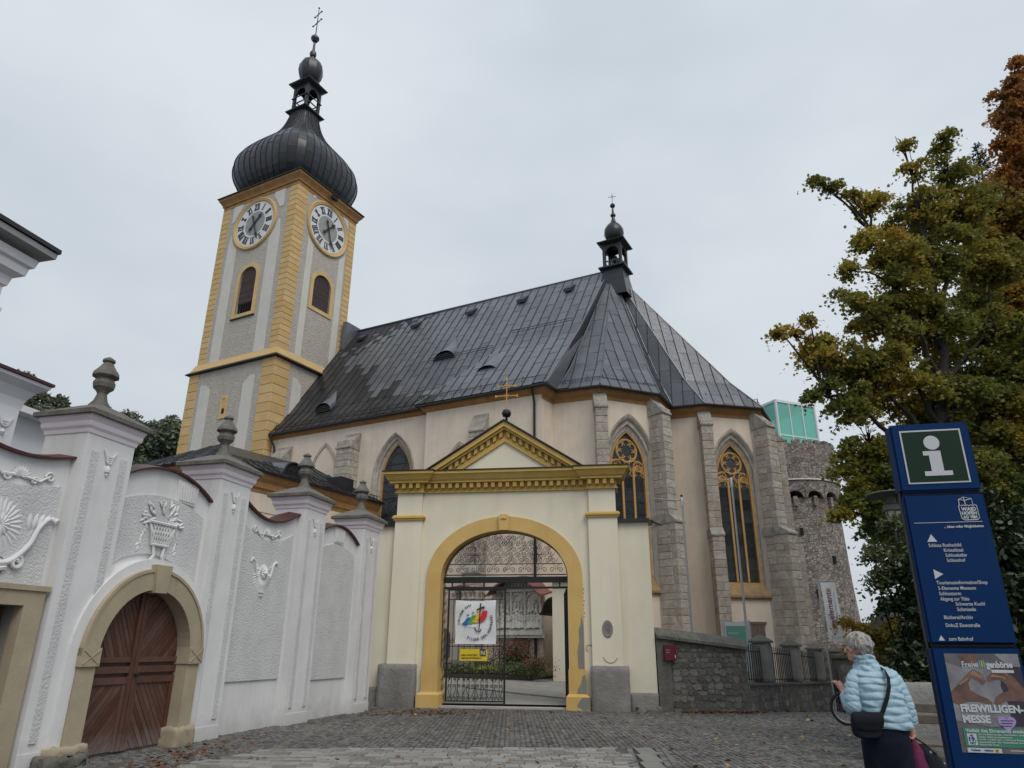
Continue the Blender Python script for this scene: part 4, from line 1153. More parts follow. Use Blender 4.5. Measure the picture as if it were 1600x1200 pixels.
for k in range(9): pm.box(-1.93 + .01 * (k % 3), -1.91 + .012 * (k % 3), -.004, 0, 2.3 + k * .11, 2.35 + k * .11)
pm.build('paint_damage', m_bare, gt)
# entablature with breaks over the pilasters
EP = [(0, 6.12), (.05, 6.12), (.05, 6.16), (.02, 6.17), (.02, 6.40), (.20, 6.41), (.20, 6.46), (.25, 6.50), (.34, 6.64), (.38, 6.66), (.38, 6.74), (0, 6.74)]
path = [(-7.65, .6), (-7.65, -.14), (-6.80, -.14), (-6.80, -.02), (-1.70, -.02), (-1.70, -.14), (-.84, -.14), (-.84, .6)]
en = MB().sweep(path, EP).build('entablature', m_ochre, gt)
MB().sweep(path, [(-.2, 6.745), (.41, 6.745), (.41, 6.775), (-.2, 6.86)]).build('sheet_cover', m_gutter, en)
dn = MB().box(-.055, .055, -.075, .075, -.075, .075).build('dentil', m_ochre); dme = dn.data; bpy.data.objects.remove(dn)
def dent(x, y_, z): link('dentil', dme, None, en, TS(x, y_, z))
for i in range(4): dent(-7.62 + i * .225, -.23, 6.32)
for i in range(22): dent(-6.62 + i * .2255, -.11, 6.32)
for i in range(4): dent(-1.62 + i * .225, -.23, 6.32)
# pediment
PT = 8.32; hw = 2.46
def rake(y0, y1, o0, o1, m, nm, par, lift=0):
    """band following both slopes between vertical offsets o0 (lower) and o1"""
    sl = (PT - 6.74) / hw
    P = [(GC - hw, 6.745 + max(0, 0)), (GC, PT + o1), (GC + hw, 6.745)]
    out = [(GC - hw - o1 / sl if o1 < 0 else GC - hw, 6.747), (GC, PT + o1), (GC + hw + (o1 / sl if o1 < 0 else 0), 6.747)]
    dx = o0 / sl
    inn = [(GC + hw + dx, 6.747), (GC, PT + o0), (GC - hw - dx, 6.747)]
    out = [(GC - hw - o1 / sl, 6.747), (GC, PT + o1), (GC + hw + o1 / sl, 6.747)]
    return MB().fill([out + inn], y0, y1).build(nm, m, par)
pd = rake(-.30, .0, -.16, 0, m_ochre, 'pediment', gt)
rake(-.22, .0, -.24, -.162, m_ochre, 'raking_moulding', pd)
rake(-.05, .0, -.44, -.242, m_ochre, 'raking_frieze', pd)
rake(-.10, .0, -.62, -.442, m_ochre, 'raking_moulding', pd)
MB().fill([[(GC - 1.5, 6.747), (GC + 1.5, 6.747), (GC, PT - .61)]], -.03, .0).build('tympanum', m_creamdado, pd)
sl = (PT - 6.74) / hw
for s_ in (-1, 1):
    for i in range(10):
        x = .115 + i * .2
        zc = PT - .34 - x * sl
        if zc > 6.85:
            m_ = MB().loft([[(s_ * x - .05, y_, PT - .42 - (x - s_ * .05 * 1) * sl), (s_ * x + .05, y_, PT - .42 - (x + s_ * .05) * sl), (s_ * x + .05, y_, PT - .245 - (x + s_ * .05) * sl), (s_ * x - .05, y_, PT - .245 - (x - s_ * .05) * sl)] for y_ in (-.16, -.05)], True, True, True)
            m_.build('dentil', m_ochre, pd, Matrix.Translation((GC, 0, 0)))
rc = MB()
for s_ in (-1, 1):
    A, B = (GC + s_ * (hw + .12), 6.76 - .02), (GC, PT + .06)
    rc.add([(A[0], -.36, A[1]), (A[0], .75, A[1]), (B[0], .75, B[1]), (B[0], -.36, B[1]), (A[0], -.36, A[1] - .04), (A[0], .75, A[1] - .04), (B[0], .75, B[1] - .05), (B[0], -.36, B[1] - .05)],
           [(0, 1, 2, 3), (4, 7, 6, 5), (0, 3, 7, 4), (1, 5, 6, 2), (0, 4, 5, 1)])
rc.build('sheet_cover', m_gutter, pd)
MB().lathe([(.02, 8.3), (.05, 8.35), (.035, 8.5), (.12, 8.53), (.155, 8.63), (.12, 8.73), (.03, 8.77)], 14).build('ball', m_iron, pd, TS(GC + .05, -.1, 0), smooth=True)
m_goldp = mat('gold painted iron', (.62, .36, .10), .45, (.5, .28, .08), 10, metal=.3)
gx = MB().tube([(0, 0, 8.75), (0, 0, 9.78)], .018, 6)
for w, z in ((.30, 9.22), (.24, 9.56)):
    gx.tube([(-w, 0, z), (w, 0, z)], .022, 6)
    for s_ in (-1, 1): gx.fill([[(s_ * w, z - .012), (s_ * (w + .07), z - .05), (s_ * (w + .07), z + .05), (s_ * w, z + .012)]], -.015, .015)
    for k in range(4):
        a = PI / 4 + k * PI / 2; gx.tube([(0, 0, z), (math.cos(a) * .13, 0, z + math.sin(a) * .13)], .014, 4, r1=.003)
gx.fill([[(-.012, 9.76), (.012, 9.76), (.045, 9.85), (-.045, 9.85)]], -.015, .015)
gx.build('gable_cross', m_goldp, pd, TS(GC + .05, -.1, 0))
# oval plaque
ov_ = MB().lathe([(.19, 0), (.19, .02), (.165, .035), (.15, .03)], 28).build('oval_plaque', mat('grey bronze plaque', (.26, .25, .235), .6, (.20, .19, .18), 8), gt, Matrix.Translation((-1.25, -.12, 2.12)) @ Matrix.Rotation(R(90), 4, 'X') @ Matrix.Diagonal((.78, 1.25, 1, 1)))
for k, s_ in enumerate(['STADT', 'WAIDHOFEN', 'A. D. YBBS', 'DENKMAL', 'PFARRHOF', '1510']):
    text_obj(s_, .035, m_ink, gt, -1.25, -.153, 2.23 - k * .045, .002, 'CENTER', name='plaque_lettering')
MB().box(-6.1, -2.4, -.1, .75, -.1, .045).build('threshold', mat('pale threshold stone', (.42, .40, .37), .8, (.34, .32, .30), 2, bump=.4, bscale=30, piece=0), gt)

# ------------------------------------------------------------------ wrought iron gate (rests in the gateway)
ig = empty('iron_gate', (4.0, 21.15, 0), R(90 - 98.3), 'black wrought iron gate with scrollwork lunette, left leaf shut and right leaf open', 'gate')
Y = .34
def spiral(cx_, cz_, r, turns, a0, d=1, n=20, r0=.16):
    return [(cx_ + r * (r0 + (1 - r0) * (1 - i / n)) * math.cos(a0 + d * 2 * PI * turns * i / n), cz_ + r * (r0 + (1 - r0) * (1 - i / n)) * math.sin(a0 + d * 2 * PI * turns * i / n)) for i in range(n + 1)]
def iron_tube(b_, P, r=.009, y_=Y, n=4): b_.tube([(x, y_, z) for x, z in P], r, n)
beam = MB().box(GC - 1.88, GC + 1.88, Y - .06, Y + .06, 3.43, 3.60).box(GC - 1.88, GC + 1.88, Y - .03, Y + .03, 3.255, 3.315).build('beam', m_iron, ig)
pst = MB()
for x in (-5.88, -5.52, -4.90, -4.12, -3.62, -2.62): pst.box(x - .02, x + .02, Y - .02, Y + .02, 3.315, 3.43)
pst.build('spacer', m_iron, beam)
# lunette: grids of C scrolls inside the ellipse
lun = MB()
lun.box(GC - 1.83, GC + 1.83, Y - .015, Y + .015, 3.645, 3.675).box(GC - 1.72, GC + 1.72, Y - .012, Y + .012, 3.965, 3.99)
iron_tube(lun, roundarch(GC, 3.72, 3.6, 3.6, 1.30, 30)[2:], .016)
def inside(x, z, m=.05): return ((x - GC) / (1.88 - m)) ** 2 + ((max(z, 3.55) - 3.55) / (1.36 - m)) ** 2 < 1 and z > 3.6
k = 0
for x in np.arange(-1.7, 1.75, .24):
    s_ = 1 if k % 2 else -1; k += 1
    if inside(GC + x, 3.9, .05):
        P = spiral(GC + x, 3.80, .085, 1.3, 0 if s_ > 0 else PI, s_); iron_tube(lun, P, .009)
        iron_tube(lun, [(GC + x + s_ * .085, 3.80), (GC + x + s_ * .10, 3.90), (GC + x + s_ * .02, 3.97)], .009)
st = .20
for i, z in enumerate(np.arange(4.09, 4.95, st * .84)):
    for j, x in enumerate(np.arange(-1.9 + (i % 2) * st / 2, 1.92, st)):
        X = GC + x
        if inside(X, z + .04, .04):
            a0 = PI / 2 + (i % 2) * PI
            iron_tube(lun, spiral(X - .02 - .03 * ((i + j) % 2), z + .012, .082, 1.6, a0 - .6 + (j % 3) * .5, 1 if (i + j) % 2 else -1, 20), .0095)
            iron_tube(lun, [(X - .10, z - .07), (X - .02, z - .085), (X + .05, z - .04), (X + .10, z + .06)], .008)
for x in (-.95, .95):
    for s_ in (-1, 1): iron_tube(lun, [(GC + x - .16 * s_, 4.12), (GC + x, 4.26), (GC + x + .16 * s_, 4.12)], .01)
    lun.box(GC + x - .012, GC + x + .012, Y - .01, Y + .01, 4.0, 4.5); lun.box(GC + x - .16, GC + x + .16, Y - .01, Y + .01, 4.24, 4.26)
for s_ in (-1, 1):
    for q in range(5):
        iron_tube(lun, [(GC - .2 + q * .08, 4.5), (GC - .2 + q * .08 + s_ * .24, 4.78)], .006)
lun.build('lunette_scrollwork', m_iron, ig)
for x in (0, 0): pass
ros = MB()
for k in range(8):
    a = k * PI / 4; ros.lathe([(.003, -.012), (.03, 0), (.003, .012)], 6, (GC + .055 * math.cos(a), Y - .03, 3.82 + .055 * math.sin(a)))
ros.lathe([(.003, -.02), (.03, 0), (.003, .02)], 8, (GC, Y - .04, 3.82))
ros.build('rosette', m_gold, ig)
def leaf_gate(nm, M):
    lf = MB()
    W_ = 1.76
    lf.box(0, .045, -.03, .03, .14, 3.25).box(W_ - .05, W_, -.03, .03, .10, 3.25).box(.045, W_ - .05, -.02, .02, .14, .175).box(.045, W_ - .05, -.02, .02, 3.205, 3.25)
    lf.box(.045, W_ - .05, -.015, .015, 1.62, 1.645).box(.045, W_ - .05, -.015, .015, 2.94, 2.96)
    o_ = lf.build(nm, m_iron, ig, M)
    bm_ = MB().box(-.008, .008, -.008, .008, -.5, .5).build('bar', m_iron); bme = bm_.data; bpy.data.objects.remove(bm_)
    for i in range(1, 10):
        x = i * W_ / 10; lo = .16 if i % 2 else .16
        link('bar', bme, None, o_, TS(x, 0, (lo + 2.95) / 2, 1, 1, 2.95 - lo))
    sc = MB()
    def t(P, r=.008):
        r = max(.0105, r * 1.3); sc.tube([(x, 0.0, z) for x, z in P], r, 4)
    nH = 6; w = (W_ - .12) / nH
    for i in range(nH):
        c = .06 + (i + .5) * w
        for s_ in (-1, 1):
            t([(c, .20), (c + s_ * w * .30, .36), (c + s_ * w * .44, .50), (c + s_ * w * .36, .60)] )
            t(spiral(c + s_ * w * .22, .565, w * .20, 1.4, PI / 2 - s_ * .6, -s_), .008)
            t(spiral(c + s_ * w * .30, .24, w * .17, 1.3, -PI / 2, s_), .007)
            t([(c + s_ * w * .40, .66), (c + s_ * w * .25, .78), (c, .82)], .007); t(spiral(c + s_ * w * .3, .74, w * .15, 1.2, PI, s_), .006)
            t(spiral(c + s_ * w * .25, 3.09, w * .22, 1.35, -PI / 2, -s_), .008)
            t(spiral(c + s_ * w * .25, 1.78, w * .25, 1.3, PI / 2, s_), .008)
        t([(c, 3.2), (c + .4 * w, 3.0), (c, 2.95)], .007)
    sc.build('scrollwork', m_iron, o_)
    return o_
lw_ = leaf_gate('gate_leaf', Matrix.Translation((-5.99, Y, 0)))
leaf_gate('gate_leaf', Matrix.Translation((-2.42, Y + .05, 0)) @ Matrix.Rotation(R(96), 4, 'Z'))
# narrow fixed scroll strip beside the hinge post
fx = MB().box(-6.15, -6.13, Y - .012, Y + .012, .1, 3.25)
for k in range(12):
    z = .25 + k * .26; iron_tube(fx, spiral(-6.07, z, .06, 1.3, 0 if k % 2 else PI, 1), .007); iron_tube(fx, [(-6.13, z - .1), (-6.01, z + .12)], .006)
fx.build('fixed_scroll_strip', m_iron, ig)
# ------------------------------------------------------------------ banner on the gate
bn = empty('banner', (4.0, 21.15, 0), R(90 - 98.3), 'white square cloth banner with rainbow pilgrims and anchor cross tied to the shut gate leaf', 'banner')
nn_ = 12; V = []; 
for j in range(nn_ + 1):
    for i in range(nn_ + 1):
        u, v = i / nn_, j / nn_
        V.append((-5.73 + 1.22 * u + .012 * math.sin(v * 7) - .01 * v, Y - .075 + .012 * math.sin(u * 9 + v * 3) + .008 * math.sin(v * 13), 1.695 + 1.235 * v - .03 * math.sin(u * PI) * v))
F = [(j * (nn_ + 1) + i, j * (nn_ + 1) + i + 1, (j + 1) * (nn_ + 1) + i + 1, (j + 1) * (nn_ + 1) + i) for j in range(nn_) for i in range(nn_)]
cl_ = MB().add(V, F).build('cloth', m_ivorycloth, bn, smooth=True)
BY = Y - .105
cols_ = [('blue figure', (.02, .13, .42)), ('green figure', (.10, .33, .07)), ('yellow figure', (.75, .45, .03)), ('red figure', (.60, .02, .05))]
for k, (nm, c) in enumerate(cols_):
    m_ = flat('print ' + nm, c); x = -5.40 + k * .155; z = 2.27 + k * .035
    h = .17 + k * .03
    b_ = MB().fill([[(x - .14, z - .02), (x - .05, z + .05), (x + .01, z + h * .85), (x + .10, z + h), (x + .17, z + h * .9), (x + .15, z + h * .3), (x + .08, z - .02), (x - .02, z - .07)]], BY - .002 * k - .003, BY - .002 * k)
    b_.fill([circ(x + .05, z + h + .06, .03 + .002 * k, 12)], BY - .002 * k - .003, BY - .002 * k)
    b_.build('figure', m_, bn)
cr_ = MB().fill([[(-5.02, 2.30), (-4.99, 2.30), (-4.95, 2.83), (-4.99, 2.84)]], BY - .013, BY - .01).fill([[(-5.10, 2.66), (-5.09, 2.62), (-4.85, 2.71), (-4.86, 2.76)]], BY - .0135, BY - .01)
cr_.tube([(-5.14, BY - .01, 2.14), (-5.07, BY - .01, 2.05), (-4.98, BY - .01, 2.04), (-4.94, BY - .01, 2.12)], .014, 5).tube([(-4.99, BY - .01, 2.3), (-5.01, BY - .01, 2.04)], .013, 5)
cr_.build('anchor_cross', m_ink, bn)
wv = MB(); wv.tube([(-5.45 + .1 * i, BY - .004, 2.16 + .018 * math.sin(i * 1.9)) for i in range(5)], .005, 4); wv.build('wave_line', m_ink, bn)
def ring_text(s_, cx_, cz_, r, a0, da, size, m, par, y_, inward=False):
    for i, c_ in enumerate(s_):
        a = a0 + i * da
        if c_ == ' ': continue
        x, z = cx_ + r * math.cos(a), cz_ + r * math.sin(a)
        text_obj(c_, size, m, par, x, y_, z, .002, 'CENTER', ry=(-(a - PI / 2) if not inward else -(a + PI / 2)), name='letter', bold=.002)
ring_text('JUBILÄUM 2025', -5.12, 2.31, .47, R(188), -R(6.6), .085, m_ink, bn, BY - .003)
ring_text('PILGER DER HOFFNUNG', -5.12, 2.31, .52, R(-116), R(7.4), .105, m_ink, bn, BY - .003, True)
# yellow notice under the banner
m_yells = flat('yellow enamel', (.72, .52, .01), .5); m_nblue = flat('dark blue print', (.01, .05, .20))
ys_ = empty('notice_sign', (4.0, 21.15, 0), R(90 - 98.3), 'small yellow notice with a blue N square under the gate banner', 'sign')
MB().box(-5.57, -4.75, Y - .07, Y - .05, 1.235, 1.555).build('panel', m_yells, ys_); MB().box(-5.57, -4.75, Y - .072, Y - .05, 1.215, 1.234).build('blue_edge', m_nblue, ys_)
MB().box(-4.98, -4.80, Y - .076, Y - .071, 1.36, 1.56).build('blue_square', m_nblue, ys_)
text_obj('N', .16, m_yells, ys_, -4.89, Y - .08, 1.40, .002, 'CENTER', bold=.006)
text_obj('HIER INVESTIERT', .066, m_ink, ys_, -5.53, Y - .073, 1.365, .002, bold=.0015); text_obj('NIEDERÖSTERREICH.', .066, m_ink, ys_, -5.53, Y - .073, 1.285, .002, bold=.0015)

# ================================================================== WHITE WALL
ww = empty('white_wall', (-3.97, 20.9, 0), R(90 - 14.9), 'long white rough-plastered wall with stucco reliefs, pillars and a curved red coping', 'wall')
PR = [-.08, -3.22, -6.42, -9.70, -12.98]                # right edges of the pillars
PW = .97
def ctop(k, x):
    """coping line of bay k (between pillar k and k+1), x local"""
    a, b = PR[k + 1], PR[k] - PW; u = (x - a) / (b - a)
    if k in (0, 2): return 4.20 + .36 * math.sin(PI * min(1, max(0, u))) ** .8 - .0
    if k == 1: return 4.52 - .34 * math.sin(PI * min(1, max(0, u))) ** .9
    return 4.50 - .38 * math.sin(PI * min(1, max(0, u * .8))) ** .9 * 1.0
DC, DH, DZ = -8.70, 1.02, 1.45
for k in range(4):
    a, b = PR[k + 1] - .02, PR[k] - PW + .02; xs_ = np.linspace(a, b, 17)
    topl = [(x, ctop(k, x)) for x in reversed(xs_)]
    P = [(a, -.4), (b, -.4)] + topl
    holes = []
    if k == 2: holes = [roundarch(DC, 2 * DH + .02, -.3, DZ, None, 20)]
    if k == 2: P = [(a, -.4), (b, -.4)] + topl
    if k == 3: P = [(a, 2.12), (-11.05, 2.12), (-11.05, -.4), (b, -.4)] + topl
    MB().fill([P] + holes, 0, .5).build('wall', m_white, ww)
    # rough panel
    z0 = {0: .86, 1: .94, 2: 3.0, 3: .1}[k]
    ia, ib = PR[k + 1] + .13, PR[k] - PW - .13
    if k == 3: ib = PR[3] - PW - .10
    it = [(x, ctop(k, x) - .42 - (.06 if k in (0, 2) else 0) * math.sin(PI * (x - ia) / (ib - ia))) for x in np.linspace(ib, ia, 15)]
    if k == 2:
        la = [(DC + 1.62 * math.cos(t), DZ + 1.62 * math.sin(t)) for t in np.linspace(PI * .73, PI * .27, 12)]
        la = [p for p in la if ia < p[0] < ib]
        P = la + [(ib, la[-1][1] - .1)] + it + [(ia, la[0][1] - .1)]
    elif k == 3:
        P = [(ib, 2.38)] + it + [(ia, 2.38)]
    else: P = [(ia, z0), (ib, z0)] + it
    MB().fill([P], -.035, .01).build('rough_panel', m_wrough, ww)
    # coping
    cp = MB(); rings = []
    for x in np.linspace(a + .0, b - .0, 17):
        z = ctop(k, x); rings.append([(x, -.09, z - .01), (x, .60, z - .01), (x, .60, z + .03), (x, .25, z + .09), (x, -.09, z + .025)])
    cp.loft(rings, True, True, True); cp.build('coping', m_tilered, ww)
# pillars
def pillar(r, first=False):
    M = Matrix.Translation((r, 0, 0)); w = PW
    sh = MB().box(-w, 0, -.20, .62, -.4, 4.70).build('pillar', m_white, ww, M)
    MB().box(-w - .012, .012, -.214, -.2, -.4, .22).build('pillar_foot', m_white, sh)
    for a, b in ((-w + .13, -w + .25), (-.25, -.13)):
        MB().box(a, b, -.225, -.195, .34, 4.42).build('rough_stripe', m_wrough, sh)
    MB().sweep([(-w, -.2), (0, -.2), (0, .62), (-w, .62)], [(-.1, 4.68), (.015, 4.68), (.03, 4.74), (.06, 4.78), (.07, 4.82), (.07, 4.86), (.10, 4.92), (.10, 4.95), (-.1, 4.95)], True).build('pillar_cornice', m_whitepink, sh)
    o = .165
    MB().loft([[(-w - o, -.2 - o, 4.95), (o, -.2 - o, 4.95), (o, .62 + o, 4.95), (-w - o, .62 + o, 4.95)], [(-w - o, -.2 - o, 5.02), (o, -.2 - o, 5.02), (o, .62 + o, 5.02), (-w - o, .62 + o, 5.02)],
               [(-w / 2 - .19, .02, 5.25), (-w / 2 + .19, .02, 5.25), (-w / 2 + .19, .40, 5.25), (-w / 2 - .19, .40, 5.25)]], True, True, True).build('pillar_cap', m_urn, sh)
    MB().lathe([(.20, 5.22), (.18, 5.27), (.115, 5.36), (.085, 5.46), (.08, 5.50), (.11, 5.55), (.165, 5.60), (.18, 5.67), (.15, 5.73), (.14, 5.76), (.215, 5.80), (.205, 5.85), (.15, 5.92), (.10, 6.0), (.075, 6.05), (.105, 6.07), (.10, 6.10), (.03, 6.15)], 8, (-w / 2, .21, 0)).build('finial', m_urn, sh, smooth=28)
    sw = MB()
    for k in range(4):
        sw.tube([(-w / 2 + (.115 - .018 * k) * math.cos(t), -.21 - .012 * math.sin(-t), 4.50 - k * .035 + .11 * math.sin(t)) for t in np.linspace(-PI, 0, 9)], .017, 5)
    sw.lathe([(.01, -.07), (.04, -.05), (.05, 0), (.02, .05), (.01, .06)], 8, (-w / 2, -.215, 4.20)); sw.lathe([(.01, -.03), (.025, 0), (.01, .03)], 6, (-w / 2, -.215, 4.11))
    sw.build('swag_relief', m_white, sh, smooth=40)
for r in PR: pillar(r)
# reliefs
def smo(P, k=5):
    out = []
    for i in range(len(P) - 1):
        a, b, c, d = [Vector(P[max(0, min(len(P) - 1, i + q))]) for q in (-1, 0, 1, 2)]
        for t in [j / k for j in range(k)]: out.append(tuple(.5 * (2 * b + (c - a) * t + (2 * a - 5 * b + 4 * c - d) * t * t + (3 * b - a - 3 * c + d) * t ** 3)))
    return out + [P[-1]]
def petal(b_, x, z, L_, w, a, y_=-.05, h=.035):
    h *= .6
    ca, sa = math.cos(a), math.sin(a)
    pts = [(0, 0, 0), (L_ * .35, w / 2, 0), (L_ * .75, w * .45, 0), (L_, 0, 0), (L_ * .75, -w * .45, 0), (L_ * .35, -w / 2, 0), (L_ * .55, 0, -h), (L_ * .12, 0, -h * .5)]
    V = [(x + p[0] * ca - p[1] * sa, y_ + p[2] + .012, z + p[0] * sa + p[1] * ca) for p in pts]
    b_.add(V, [(7, 0, 1), (7, 1, 6), (6, 1, 2), (6, 2, 3), (6, 3, 4), (6, 4, 5), (6, 5, 7), (7, 5, 0)])
fl = MB()                                               # flower with leafy horn
for k in range(26): petal(fl, -11.62, 3.12, .40, .10, k * 2 * PI / 26, -.045, .045)
for k in range(14): petal(fl, -11.62, 3.12, .17, .07, k * 2 * PI / 14 + .1, -.075, .04)
fl.lathe([(.08, -.05), (.075, 0), (.02, .03)], 12, (0, 0, 0)); fl.v = fl.v
for s_ in (1,):
    fl.tube(smo([(-11.62, -.05, 2.62), (-11.35, -.06, 2.66), (-11.12, -.07, 2.9), (-11.02, -.07, 3.15), (-10.88, -.06, 3.30), (-10.76, -.05, 3.27)]), .045, 8, r1=.025)
    for k in range(6): petal(fl, -11.15 + k * .06, 3.1 + k * .03, .26 - k * .012, .09, R(95 - k * 14), -.05, .05)
    fl.tube([(x, -.07, z) for x, z in spiral(-11.25, 2.66, .1, 1.3, PI / 2, -1)], .03, 6)
fl.tube([(-11.9, -.05, 2.6), (-11.62, -.08, 2.52), (-11.38, -.05, 2.58)], .04, 6)
fl.build('flower_relief', m_white, ww, smooth=30)
bk = MB(); c = -8.60                                     # basket with foliage
P0_, P1_ = (.20, 3.24), (.31, 3.58)
for i in range(9):
    u = -1 + 2 * i / 8
    for s_ in (-1, 1):
        a = (c + u * P0_[0], P0_[1]); u2 = max(-1, min(1, u + s_ * .5)); bk.tube([(a[0], -.07, a[1]), (c + (u + u2) / 2 * .255, -.09, 3.41), (c + u2 * P1_[0], -.07, P1_[1])], .013, 4)
bk.fill([[(c - .19, 3.24), (c + .19, 3.24), (c + .30, 3.58), (c - .30, 3.58)]], -.06, -.03)
bk.tube([(c - .33, -.08, 3.6), (c + .33, -.08, 3.6)], .028, 6).tube([(c - .21, -.08, 3.23), (c + .21, -.08, 3.23)], .022, 6)
bk.tube([(c - .14, -.06, 3.22), (c - .1, -.07, 3.05), (c - .16, -.06, 2.96)], .025, 5).tube([(c + .14, -.06, 3.22), (c + .1, -.07, 3.05), (c + .16, -.06, 2.96)], .025, 5)
rr_ = random.Random(4)
for k in range(64):
    a = rr_.uniform(-.35, PI + .35); r0 = rr_.uniform(.12, .42)
    x, z = c + r0 * 1.05 * math.cos(a), 3.66 + r0 * .62 * math.sin(a); petal(bk, x, z, rr_.uniform(.10, .18), .055, a + rr_.uniform(-.7, .7), -.05 - rr_.uniform(0, .03), .035)
for s_ in (-1, 1):
    for k in range(9): petal(bk, c + s_ * (.36 + .012 * k), 3.58 - .05 * k, .11, .05, -PI / 2 + s_ * rr_.uniform(-.9, .9), -.05, .03)
bk.build('basket_relief', m_white, ww)
sh_ = MB(); c = -5.36
for k in range(17): petal(sh_, c, 3.05, .34 + .06 * abs(math.cos((k - 8) * .12)), .10, R(188 + k * 10.3), -.045, .06)
for k in range(11): petal(sh_, c, 3.05, .22, .08, R(10 + k * 16), -.045, .05)
for k in range(16): petal(sh_, c, 3.06, .13, .05, k * 2 * PI / 16, -.085, .05)
for s_ in (-1, 1):
    sh_.tube(smo([(c + s_ * .24, -.05, 2.98), (c + s_ * .30, -.055, 3.15), (c + s_ * .34, -.055, 3.27), (c + s_ * .44, -.05, 3.32), (c + s_ * .50, -.05, 3.26)]), .028, 6, r1=.014)
    for k in range(6): petal(sh_, c + s_ * (.27 + k * .028), 3.10 + k * .035, .13, .06, PI / 2 + s_ * (.9 - k * .32), -.045, .045)
sh_.lathe([(.02, -.06), (.06, 0), (.02, .05)], 8, (c, -.09, 3.06)).box(c - .09, c + .09, -.06, -.03, 2.66, 2.70).box(c - .06, c + .06, -.06, -.03, 2.59, 2.62)
sh_.build('shell_relief', m_white, ww)
for k, x0 in ((1, -5.36), (3, -11.45)):
    b_ = MB(); z0 = ctop(k, x0) - .26
    for q in range(9): petal(b_, x0, z0 - .05, .17, .06, R(10 + q * 20), -.03, .035)
    for s_ in (-1, 1):
        b_.tube([(x, -.03, z) for x, z in [(x0 + s_ * .1, z0 - .04), (x0 + s_ * .3, z0 - .06), (x0 + s_ * .42, z0 + .03)]], .022, 5)
        b_.tube([(x, -.03, z) for x, z in spiral(x0 + s_ * .46, z0 + .03, .08, 1.3, PI, -s_)], .018, 5); b_.tube([(x, -.03, z) for x, z in spiral(x0 + s_ * .22, z0 - .07, .06, 1.2, 0, s_)], .018, 5)
    b_.build('scroll_relief', m_white, ww)
for k, x0 in ((2, -8.05), (0, -2.1)):                    # keystone fan under the convex copings
    b_ = MB(); z1 = ctop(k, x0) - .03
    b_.fill([[(x0 - .24, z1 - .40), (x0 + .24, z1 - .42), (x0 + .30, z1 - .03), (x0 - .30, z1 - .01)]], -.03, 0)
    for q in range(7): b_.fill([[(x0 - .2 + q * .06, z1 - .37), (x0 - .165 + q * .06, z1 - .37), (x0 - .21 + q * .075, z1 - .08), (x0 - .25 + q * .075, z1 - .08)]], -.05, -.03)
    b_.build('fan_relief', m_white, ww)
# arched stone doorway
MB().fill([roundarch(DC, 2 * 1.52, -.3, DZ, None, 30)[1:] + [(DC - 1.52, -.3), (DC - 1.34, -.3)] + list(reversed(roundarch(DC, 2 * 1.34, -.3, DZ, None, 30)[2:])) + [(DC + 1.34, -.3)]], -.245, .0).build('arch_moulding', m_white, ww)
def ringpoly(r1, r0, z0, n=26): return [(DC + r1 * math.cos(t), DZ + r1 * math.sin(t)) for t in np.linspace(0, PI, n)] + [(DC - r1, z0), (DC - r0, z0)] + [(DC - r0 * math.cos(t), DZ + r0 * math.sin(t)) for t in np.linspace(0, PI, n)] + [(DC + r0, z0), (DC + r1, z0)]
ds = empty('door_surround'); ds.parent = ww
MB().fill([[p for p in ringpoly(1.33, DH, 1.56)]], -.30, .34).build('arch_ring', m_sand, ds)
MB().fill([ringpoly(1.36, 1.31, 1.56)], -.32, -.2).build('arch_bead', m_sand, ds)
for s_ in (-1, 1):
    a, b = sorted((DC + s_ * DH, DC + s_ * 1.33)); a2, b2 = sorted((DC + s_ * (DH - .02), DC + s_ * 1.36))
    MB().box(a, b, -.29, .34, -.3, 1.30).build('jamb', m_sand, ds)
    ib_ = MB().box(a2, b2, -.33, .34, 1.30, 1.56)
    cx2 = (a2 + b2) / 2
    for p, q in (((a2 + .03, 1.33), (b2 - .03, 1.53)), ((a2 + .03, 1.53), (b2 - .03, 1.33))): ib_.tube([(p[0], -.333, p[1]), (q[0], -.333, q[1])], .010, 4)
    ib_.build('impost_block', m_sand, ds)
rough_box('foot_stone', DC - 1.62, DC - .96, -.42, .3, -.3, .26, m_sand, ds, amp=.025)
rough_box('foot_stone', DC + .92, DC + 1.40, -.36, .3, -.3, .30, m_sand, ds, amp=.02)
rough_box('foot_stone', DC - 1.75, DC - 1.1, -.52, -.2, -.3, .16, m_darkstone, ds, amp=.03)
MB().fill([[(DC - .13, DZ + .97), (DC + .13, DZ + .97), (DC + .19, DZ + 1.42), (DC - .19, DZ + 1.42)]], -.36, .2).build('keystone', m_sand, ds)
# door: frame members and diagonal boards
dr = MB()
dY = -.05
dr.fill([roundarch(DC, 2 * DH, .02, DZ, None, 24)], dY + .03, dY + .08)
door = dr.build('arched_door', m_door, ww)
rl = MB()
rl.box(DC - .085, DC - .004, dY - .03, dY + .03, .04, DZ + DH - .02).box(DC + .004, DC + .085, dY - .035, dY + .03, .04, DZ + DH - .02)
rl.build('stile', m_door, door)
for (z0, z1) in ((1.02, 1.12), (1.18, 1.28), (1.34, 1.42)):
    for s_ in (-1, 1):
        a, b = sorted((DC + s_ * .087, DC + s_ * (DH - .01))); MB().box(a, b, dY - .025, dY + .03, z0, z1).build('rail', m_door, door)
for s_ in (-1, 1):
    a, b = sorted((DC + s_ * .93, DC + s_ * 1.01)); MB().box(a, b, dY - .02, dY + .03, .04, 1.02).build('stile', m_door, door)
    a, b = sorted((DC + s_ * .087, DC + s_ * .16)); MB().box(a, b, dY - .012, dY + .03, .04, 1.02).build('stile', m_door, door)
